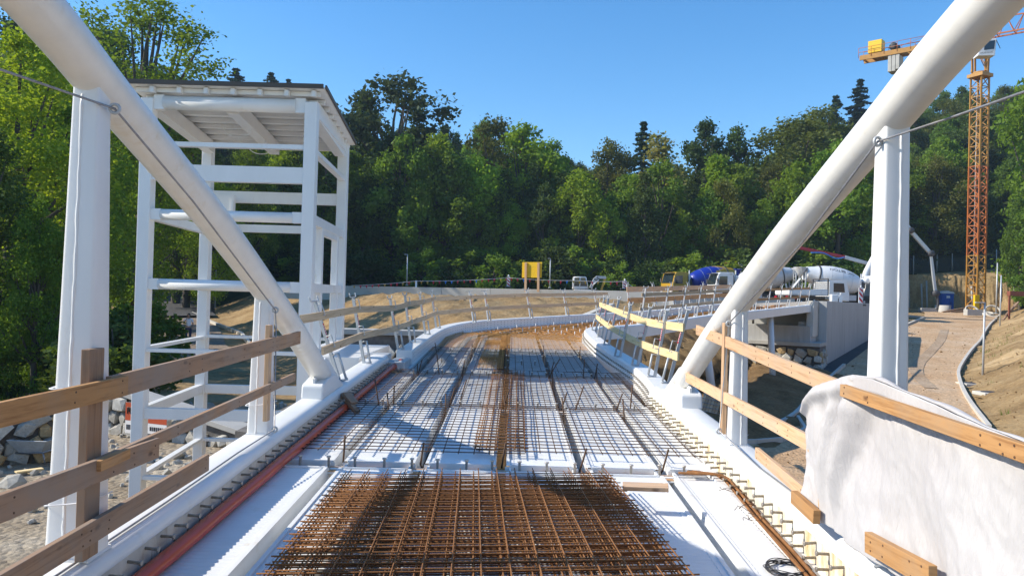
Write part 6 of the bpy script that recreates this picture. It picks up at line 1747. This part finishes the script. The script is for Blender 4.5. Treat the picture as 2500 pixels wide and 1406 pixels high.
for s in (.11, -.14): MB().box((s + (.01 if s > 0 else 0), -.09, .035), (.10, .28, .07)).build('shoe', MT['blackprint'], man, org=(0, 0, 0), bevel=.025)
m = MB().lathe([(.005, 0), (.014, .01), (.012, .03)], (0, -.105, 1.63), (0, -1, 0), 8); m.build('nose', MT['skin'], man, org=(0, 0, 0))
HAZE = .00033
# ================================================================== TREES
LM = {}
LM['bright'] = leafmat('leaf_bright', (0.16, 0.26, 0.016), (0.30, 0.42, 0.04), .50)
LM['mid'] = leafmat('leaf_mid', (0.095, 0.17, 0.018), (0.19, 0.28, 0.035), .46)
LM['dark'] = leafmat('leaf_dark', (0.042, 0.078, 0.02), (0.095, 0.145, 0.032), .38)
LM['olive'] = leafmat('leaf_olive', (0.085, 0.105, 0.02), (0.17, 0.185, 0.045), .42)
LM['pale'] = leafmat('leaf_pale', (0.16, 0.175, 0.05), (0.29, 0.28, 0.10), .45)
LM['needle'] = leafmat('needle', (0.018, 0.036, 0.018), (0.040, 0.068, 0.030), .15)
LM['pine'] = leafmat('pine_needle', (0.036, 0.052, 0.026), (0.072, 0.090, 0.042), .26)
def leaf_mesh(name, pts, size, mat, seed, flat=.5, aspect=.6):
    """one small folded leaf spray per point: two triangles in a tilted quad"""
    q = np.random.default_rng(seed); P = np.array(pts, dtype=np.float64); n = len(P)
    d = q.normal(size=(n, 3)); d[:, 2] *= flat; d /= np.linalg.norm(d, axis=1)[:, None]
    a = q.normal(size=(n, 3)); b = np.cross(d, a); b /= np.linalg.norm(b, axis=1)[:, None]
    s = size * q.uniform(.6, 1.35, (n, 1))
    v = np.empty((n, 4, 3)); v[:, 0] = P - d * s; v[:, 1] = P + b * s * aspect + np.array([0, 0, -.12]) * s; v[:, 2] = P + d * s; v[:, 3] = P - b * s * aspect + np.array([0, 0, -.12]) * s
    me = bpy.data.meshes.new(name); me.vertices.add(n * 4); me.vertices.foreach_set('co', v.reshape(-1))
    me.loops.add(n * 4); me.loops.foreach_set('vertex_index', np.arange(n * 4, dtype=np.int32))
    me.polygons.add(n); me.polygons.foreach_set('loop_start', np.arange(0, n * 4, 4, dtype=np.int32)); me.polygons.foreach_set('loop_total', np.full(n, 4, dtype=np.int32))
    me.materials.append(mat); me.update(); me.validate(); return me
def broadleaf(seed, H, crown_w, base_f, nleaf, size, mat, clumps=46, airy=.0, shape='round', limbs=9, lean=0):
    q = random.Random(seed); m = MB()
    tr = H * .017 + .06
    tp = [Vector((0, 0, -.6))]; 
    for k in range(1, 7): tp.append(Vector((q.uniform(-.03, .03) * H * k / 6 + lean * (k / 6) ** 2, q.uniform(-.03, .03) * H * k / 6, H * .92 * k / 6)))
    m.tube(catmull(tp, 3), [lerp(tr * 1.25, tr * .12, (i / 18) ** .8) for i in range(19)], 7)
    C = []
    def env(f):   # crown radius at height fraction
        g = (f - base_f) / (1 - base_f)
        if g < 0: return 0
        if shape == 'round': return math.sin(math.pi * min(1, g * .93 + .07)) ** .6
        if shape == 'cone': return (1 - g) ** .75 * min(1, .45 + g * 4)
        if shape == 'column': return min(1, .5 + g * 2) * (1 - g ** 3) ** .6
        if shape == 'top': return min(1, .15 + g * 1.2) * (1 - max(0, g - .75) * 3.2) if g < 1 else .1
        return 1
    for i in range(clumps):
        f = base_f + (1 - base_f) * (q.random() ** .85); a = q.uniform(0, 2 * math.pi); R = crown_w / 2 * max(.05, env(f))
        r = R * (q.random() ** .45); axis_p = Vector((lean * f * f, 0, 0))
        c = axis_p + Vector((math.cos(a) * r, math.sin(a) * r, f * H * .97)); rad = crown_w * q.uniform(.085, .16) * (1.0 if f < .85 else .75)
        C.append((c, rad))
    for i in range(limbs * 2):
        c, rad = C[i * len(C) // (limbs * 2)]; f0 = max(.12, (c.z / H) * q.uniform(.5, .8)); s = Vector((lean * f0 * f0, 0, f0 * H * .92))
        mid = s.lerp(c, .55) + Vector((0, 0, -.03 * H * q.random())); m.tube(catmull([s, mid, c], 3), [lerp(tr * .42, .018, k / 6) for k in range(7)], 5, cap=False)
    pts = []; w = [rad ** 2 for c, rad in C]; tot = sum(w)
    for (c, rad), ww in zip(C, w):
        k = int(nleaf * ww / tot); 
        for _ in range(k):
            d = Vector((q.gauss(0, 1), q.gauss(0, 1), q.gauss(0, .75))); d.normalize(); r = rad * (q.random() ** (.38 if not airy else .8)) * (1 + q.gauss(0, .12))
            p = c + d * r; pts.append((p.x, p.y, p.z))
    for _ in range(int(nleaf * .10)):     # loose twigs around the outline
        c, rad = C[q.randrange(len(C))]; d = Vector((q.gauss(0, 1), q.gauss(0, 1), q.gauss(0, .8))).normalized(); p = c + d * rad * q.uniform(1.0, 1.45); pts.append((p.x, p.y, p.z))
    return m.mesh('trunk', MT['bark']), leaf_mesh('crown', pts, size, mat, seed)
def conifer(seed, H, W, n, size, mat, droop=.25, bare=.08, ragged=.2):
    q = random.Random(seed); m = MB(); m.tube([(0, 0, -.6), (0, 0, H * .5), (0, 0, H * .98)], [H * .014 + .05, H * .008 + .03, .015], 7); pts = []
    tiers = int(H * 2.1)
    for t in range(tiers):
        f = bare + (1 - bare) * t / tiers; R = W / 2 * (1 - f) ** .78 * (1 + q.uniform(-ragged, ragged)) + .12; z = f * H
        nb = max(4, int(7 * (1 - f) + 4))
        for b in range(nb):
            a = q.uniform(0, 2 * math.pi); L = R * q.uniform(.7, 1.1); k = max(3, int(n / tiers / nb * (0.5 + (1 - f))))
            if t % 3 == 0 and b < 3: m.tube([(0, 0, z), (math.cos(a) * L * .8, math.sin(a) * L * .8, z - droop * L * .6)], [.035, .01], 4, cap=False)
            for j in range(k):
                u = (j + q.random()) / k; s = L * u; w = .16 * L * (1 - u * .6) * q.gauss(0, 1) + .05 * q.gauss(0, 1)
                pts.append((math.cos(a) * s - math.sin(a) * w, math.sin(a) * s + math.cos(a) * w, z - droop * s + .22 * droop * L * (u ** 3) + q.gauss(0, .07)))
    return m.mesh('trunk', MT['bark']), leaf_mesh('crown', pts, size, mat, seed, flat=.35, aspect=.42)
PROTO = {}
def proto(key, fn, H, label):
    tr, cr = fn; t = thing('tree', label, 'tree', (0, 0, -500)); t['_org'] = (0, 0, 0)
    inst('trunk', tr, t); inst('crown', cr, t); PROTO[key] = [t, H, False]
# H = 14 m reference trees
for i in range(3): proto('bright%d' % i, broadleaf(100 + i, 14, 7.6, .14, 9500, .175, LM['bright'], 60, shape=['round', 'column', 'cone'][i]), 14, '')
for i in range(3): proto('mid%d' % i, broadleaf(120 + i, 14, 7.8, .10, 9500, .175, LM['mid'], 60, shape=['round', 'column', 'round'][i]), 14, '')
for i in range(3): proto('dark%d' % i, broadleaf(140 + i, 14, 7.4, .08, 9500, .175, LM['dark'], 56, shape=['column', 'round', 'cone'][i]), 14, '')
for i in range(2): proto('olive%d' % i, broadleaf(160 + i, 14, 8.4, .10, 12000, .15, LM['olive'], 70, shape=['round', 'column'][i]), 14, '')
proto('pale0', broadleaf(180, 14, 7.0, .12, 5200, .17, LM['pale'], 60, airy=1, shape='cone'), 14, '')
for i in range(2): proto('spruce%d' % i, conifer(190 + i, 14, 8.2, 12000, .21, LM['needle'], ragged=.3), 14, '')
proto('pine0', broadleaf(195, 14, 8.0, .25, 8200, .17, LM['pine'], 70, airy=1, shape='top', limbs=14), 14, '')
proto('bush0', broadleaf(197, 4, 4.2, .02, 4200, .13, LM['mid'], 34, shape='round', limbs=4), 4, '')
proto('bush1', broadleaf(198, 4, 4.2, .02, 4200, .13, LM['dark'], 34, shape='round', limbs=4), 4, '')
proto('near_bright0', broadleaf(201, 14, 7.5, .12, 22000, .105, LM['bright'], 120, shape='round', limbs=14), 14, '')
proto('near_bright1', broadleaf(202, 14, 6.5, .10, 22000, .105, LM['mid'], 120, shape='column', limbs=14), 14, '')
proto('near_wispy', broadleaf(203, 14, 7.0, .34, 17000, .085, LM['mid'], 110, airy=1, shape='top', limbs=26), 14, '')
proto('near_dark', broadleaf(204, 14, 7.5, .03, 20000, .11, LM['dark'], 110, shape='column', limbs=12), 14, '')
NT = 0
def tree(key, x, y, H, label, group=None, z=None, wide=1.0, yaw=None, name='tree', cat='tree'):
    global NT
    t, h0, used = PROTO[key]
    o = copy_tree(t)
    z = ground_z(x, y) if z is None else z
    s = H / h0; o.location = (x, y, z - .05); o.rotation_euler = (0, 0, rnd.uniform(0, 6.28) if yaw is None else yaw); o.scale = (s * wide, s * wide, s)
    o['label'] = label; o['category'] = cat; o.name = name
    if group: o['group'] = group
    elif 'group' in o: del o['group']
    NT += 1; return o
def tree_px(key, px, py_top, Y, label, wide=1.0, group=None):
    """tree at distance Y whose top reaches the given height of the view"""
    x = (px - 1250) / FPX * Y; top = EYE + (724 + .027 * (px - 1250) - py_top) / FPX * Y; z = ground_z(x, Y)
    return tree(key, x, Y, max(2.5, top - z), label, group, z, wide)
# single trees one can pick out
SPEC = [
 ('pine0', 955, 172, 96, 'tall dark pine standing above the others right of the tower', 1.0), ('dark0', 880, 225, 97, 'tall dark tree at the right side of the tower roof', .8),
 ('dark2', 1010, 260, 100, 'dark tree at the right foot of the tall pine', .9), ('olive0', 1195, 286, 102, 'olive-green tree left of the bright green pair', .8),
 ('bright0', 1275, 298, 97, 'broad bright green tree above the yellow panel', 1.0), ('mid0', 1335, 345, 99, 'mid green tree right of the bright one above the yellow panel', .9),
 ('bright1', 1160, 392, 93, 'light green tree at the dark gap in the middle of the forest', .7), ('bright1', 1408, 415, 90, 'bright yellow-green tree above the excavator', .9),
 ('olive1', 1475, 335, 106, 'grey-green tree left of the dark spruce', .8), ('spruce0', 1562, 288, 112, 'dark pointed spruce rising behind the pale tree', .8),
 ('pale0', 1605, 305, 99, 'pale yellowish tree with thin foliage in the middle of the forest', 1.05), ('dark1', 1715, 296, 108, 'dark green tree right of the pale one on the skyline', .9),
 ('dark0', 1790, 312, 108, 'dark green tree at the notch in the skyline', .8), ('bright2', 1745, 380, 95, 'bright green tree left of the right arch tube', 1.0),
 ('olive0', 1935, 285, 108, 'large olive tree behind the right arch tube', 1.25), ('olive1', 2010, 262, 118, 'olive tree on the ridge left of the right arch tube', 1.2),
 ('spruce1', 2030, 226, 150, 'smaller dark spruce on the right ridge', .9), ('spruce0', 2090, 186, 150, 'larger dark spruce on the right ridge', 1.0),
 ('bright1', 2535, 140, 90, 'bright green tree at the right edge of the picture', .62), ('mid1', 2490, 480, 84, 'leafy light green tree right of the crane foot', .55), ('mid2', 2560, 400, 76, 'leafy tree cut by the right edge, lower one', .8),
 ('mid1', 2300, 330, 112, 'green tree between the right bridge post and the crane', .9), ('dark1', 2380, 240, 125, 'dark green tree behind the crane mast', 1.0),
 ('spruce0', 560, 160, 150, 'left one of three spruces above the tower roof', 1.3), ('spruce1', 647, 170, 150, 'middle one of three spruces above the tower roof', 1.0), ('spruce0', 690, 187, 150, 'right one of three spruces above the tower roof', .9),
 ('mid1', 1215, 455, 92, 'mid green tree below the olive one in the middle', .8), ('mid0', 735, 372, 88, 'light green tree seen through the tower below its roof', .6),
]
for k, px, py, Y, lab, w in SPEC: tree_px(k, px, py, Y, lab, w)
# trees by the river at the left
NEAR = [('near_bright0', 30, 75, 34, 'tall bright green tree at the left edge beyond the river', 1.0), ('near_bright1', 125, 95, 40, 'bright green tree behind the near left bridge post', .9), ('near_wispy', 338, -35, 58, 'tall thin-leaved tree with bare twigs above the tower roof corner', 1.0),
 ('near_bright0', 330, 205, 54, 'bright bushy tree at the left end of the tower roof', .7), ('near_bright1', 230, 330, 48, 'leafy green tree between the left bridge post and the tower', .8), ('near_bright1', 430, 200, 74, 'mid green tree behind the left tower column', .8),
 ('near_dark', -60, 300, 25, 'dark leafy tree cut by the left edge', 1.0), ('near_bright1', 325, 470, 57, 'small green tree seen left of the tower column', .6), ('near_bright1', 90, 480, 24, 'low leafy tree at the left bank', .7), ('near_dark', 170, 560, 27, 'low dark tree at the left bank', .8),
 ('near_bright0', 520, 420, 68, 'leafy tree seen through the tower left half', .8), ('near_bright1', 600, 330, 80, 'tall tree seen through the middle of the tower', .8), ('near_dark', 455, 300, 70, 'dark tree behind the left half of the tower', .9), ('near_dark', 60, 20, 85, 'dark conifer-like tree high at the left edge', 1.0), ('near_dark', 250, 60, 85, 'dark tree above the near left bridge post', .9)]
for k, px, py, Y, lab, w in NEAR: tree_px(k, px, py, Y, lab, w)
for i in range(20):
    px = rnd.uniform(-120, 400); Y = rnd.uniform(22, 40)
    if px_of(0, 1) and px > 300 and Y < 30: continue
    x = (px - 1250) / FPX * Y; tree('bush%d' % (i % 2), x, Y, rnd.uniform(1.6, 3.4), 'leafy bush in the undergrowth of the left river bank', 'bushes on the left river bank', wide=1.1, name='bush', cat='bush')
for i in range(12):
    px = rnd.uniform(2515, 2680); Y = rnd.uniform(76, 92); x = (px - 1250) / FPX * Y; tree('bush%d' % (i % 2), x, Y, rnd.uniform(2.2, 4.2), 'leafy bush on the slope at the right edge', 'bushes on the right slope', name='bush', cat='bush')
# forest edge along the site: a row of trees with undergrowth
ONES = ['first', 'second', 'third', 'fourth', 'fifth', 'sixth', 'seventh', 'eighth', 'ninth', 'tenth', 'eleventh', 'twelfth', 'thirteenth', 'fourteenth', 'fifteenth', 'sixteenth', 'seventeenth', 'eighteenth', 'nineteenth']
def ordinal(n):
    if n < 20: return ONES[n - 1]
    t = ['twent', 'thirt', 'fort'][n // 10 - 2]
    return t + 'ieth' if n % 10 == 0 else t + 'y-' + ONES[n % 10 - 1]
for i in range(40):
    px = lerp(700, 2060, (i + rnd.random() * .8) / 40); Y = rnd.uniform(88, 96)
    lim = interp(px, SKY_X, SKY_Y) + rnd.uniform(30, 190)
    key = rnd.choice(['mid0', 'mid1', 'mid2', 'dark0', 'dark1', 'dark2', 'dark0', 'olive0', 'bright1'] if i % 4 else ['bright1', 'mid1'])
    tree_px(key, px, lim, Y, '%s tree, %s from the left in the front row of the forest' % ({'m': 'mid green', 'd': 'dark green', 'o': 'olive', 'b': 'bright green'}[key[0]], ordinal(i + 1)), rnd.uniform(.75, 1.0), 'trees along the front of the forest')
for i in range(46):
    px = lerp(640, 2080, (i + rnd.random()) / 46); Y = rnd.uniform(85, 89); x = (px - 1250) / FPX * Y
    tree('bush%d' % (0 if i % 3 == 0 else 1), x, Y, rnd.uniform(3.0, 6.5), 'bush in the undergrowth along the forest edge', 'bushes along the forest edge', wide=1.2, name='bush', cat='bush')
# the wooded slopes
n = 0; tries = 0
while n < 190 and tries < 5000:
    tries += 1
    px = rnd.uniform(-500, 3100) if n < 140 else rnd.uniform(1830, 2560); Y = rnd.uniform(98, 178) if rnd.random() < .75 else rnd.uniform(98, 130)
    if px < 420 and Y < 110 and rnd.random() < .5: Y = rnd.uniform(60, 110)
    if 2040 < px < 2490 and Y < 103: continue
    x = (px - 1250) / FPX * Y; z = ground_z(x, Y)
    lim = EYE + (724 + .027 * (px - 1250) - interp(px, SKY_X, SKY_Y) - rnd.uniform(0, 30)) / FPX * Y
    H = min(rnd.uniform(10, 17), lim - z)
    if H < 5.5: continue
    sp = px < 1000 and rnd.random() < .45
    key = rnd.choice(['spruce0', 'spruce1', 'pine0', 'dark1']) if sp else rnd.choice(['dark0', 'dark1', 'dark2', 'mid0', 'mid2', 'olive0', 'olive1', 'dark0', 'mid1', 'pine0'] if px > 1150 else ['dark0', 'dark1', 'pine0', 'mid2', 'dark2'])
    kind = 'dark spruce' if key.startswith('spruce') else 'dark pine' if key.startswith('pine') else 'broad-leaved tree'
    side = 'left' if px < 850 else 'middle' if px < 1850 else 'right'
    tree(key, x, Y, H, '%s on the wooded %s slope' % (kind, side if side != 'middle' else 'middle'), '%ss on the %s slope' % (kind, side), z, rnd.uniform(.85, 1.15)); n += 1
for key, (t, h, u) in PROTO.items():
    for c in list(t.children): bpy.data.objects.remove(c)
    bpy.data.objects.remove(t)
for me in [m_ for m_ in bpy.data.meshes if m_.users == 0]: bpy.data.meshes.remove(me)
# far hill masses behind, so that the slopes are not bare: one mass of far foliage
q = np.random.default_rng(5); P = []
for _ in range(52000):
    px = q.uniform(-700, 3300); Y = q.uniform(110, 200); x = (px - 1250) / FPX * Y
    if 2040 < px < 2480 and Y < 106: continue
    P.append((x, Y, ground_z(x, Y) + q.uniform(.3, 6.0) ** 1.0))
fm = leaf_mesh('far_wood', P, .75, LM['dark'], 6); fo = bpy.data.objects.new('far_wood', fm); COL.objects.link(fo); fo['kind'] = 'stuff'
# air: pale haze in one closed box round everything on the ground
hm = bpy.data.materials.new('haze'); hm.use_nodes = True
hn = hm.node_tree; hn.nodes.remove(hn.nodes['Principled BSDF'])
pv = hn.nodes.new('ShaderNodeVolumePrincipled'); pv.inputs['Color'].default_value = (.62, .82, 1.0, 1); pv.inputs['Density'].default_value = HAZE; pv.inputs['Anisotropy'].default_value = 0.1
hn.links.new(pv.outputs[0], hn.nodes['Material Output'].inputs['Volume'])
zs = [v.co.z for v in gob.data.vertices]
hb = MB().box((0, 250, (max(zs) + 20 + min(zs) - 1) / 2), (860, 760, max(zs) + 20 - min(zs) + 1)).build('haze', hm); hb['kind'] = 'stuff'
# grass and weeds
def tufts(name, pts, h, mat, seed):
    q = random.Random(seed); m = MB()
    for x, y, z in pts:
        for _ in range(5):
            a = q.uniform(0, 6.28); l = h * q.uniform(.5, 1.2); w = .012 + .01 * l; d = Vector((math.cos(a), math.sin(a), 0)); b = Vector((x, y, z)) + d * q.uniform(0, .08)
            m.add([b + Vector((-d.y, d.x, 0)) * w, b - Vector((-d.y, d.x, 0)) * w, b + d * l * .4 + Vector((0, 0, l))], [(0, 1, 2)])
    o = m.build(name, mat); o['kind'] = 'stuff'; return o
pts = []
for _ in range(2600):
    px = rnd.uniform(-50, 560); Y = rnd.uniform(20, 60); x = (px - 1250) / FPX * Y
    if -x - (.50 * Y + 2.5) > 0 : pts.append((x, Y, ground_z(x, Y)))
tufts('grass', pts, .45, LM['mid'], 1)
pts = []
for _ in range(900):
    Y = rnd.uniform(20, 60); k = rnd.uniform(.6, 14); x = interp(Y, [p[1] for p in KERB], [p[0] for p in KERB]) + k
    if noise.noise((x * .25, Y * .25, 8)) > .12: pts.append((x, Y, ground_z(x, Y)))
tufts('weeds', pts, .30, LM['mid'], 2)
print('trees', NT, 'studs', STUD_N, 'objects', len(bpy.data.objects))
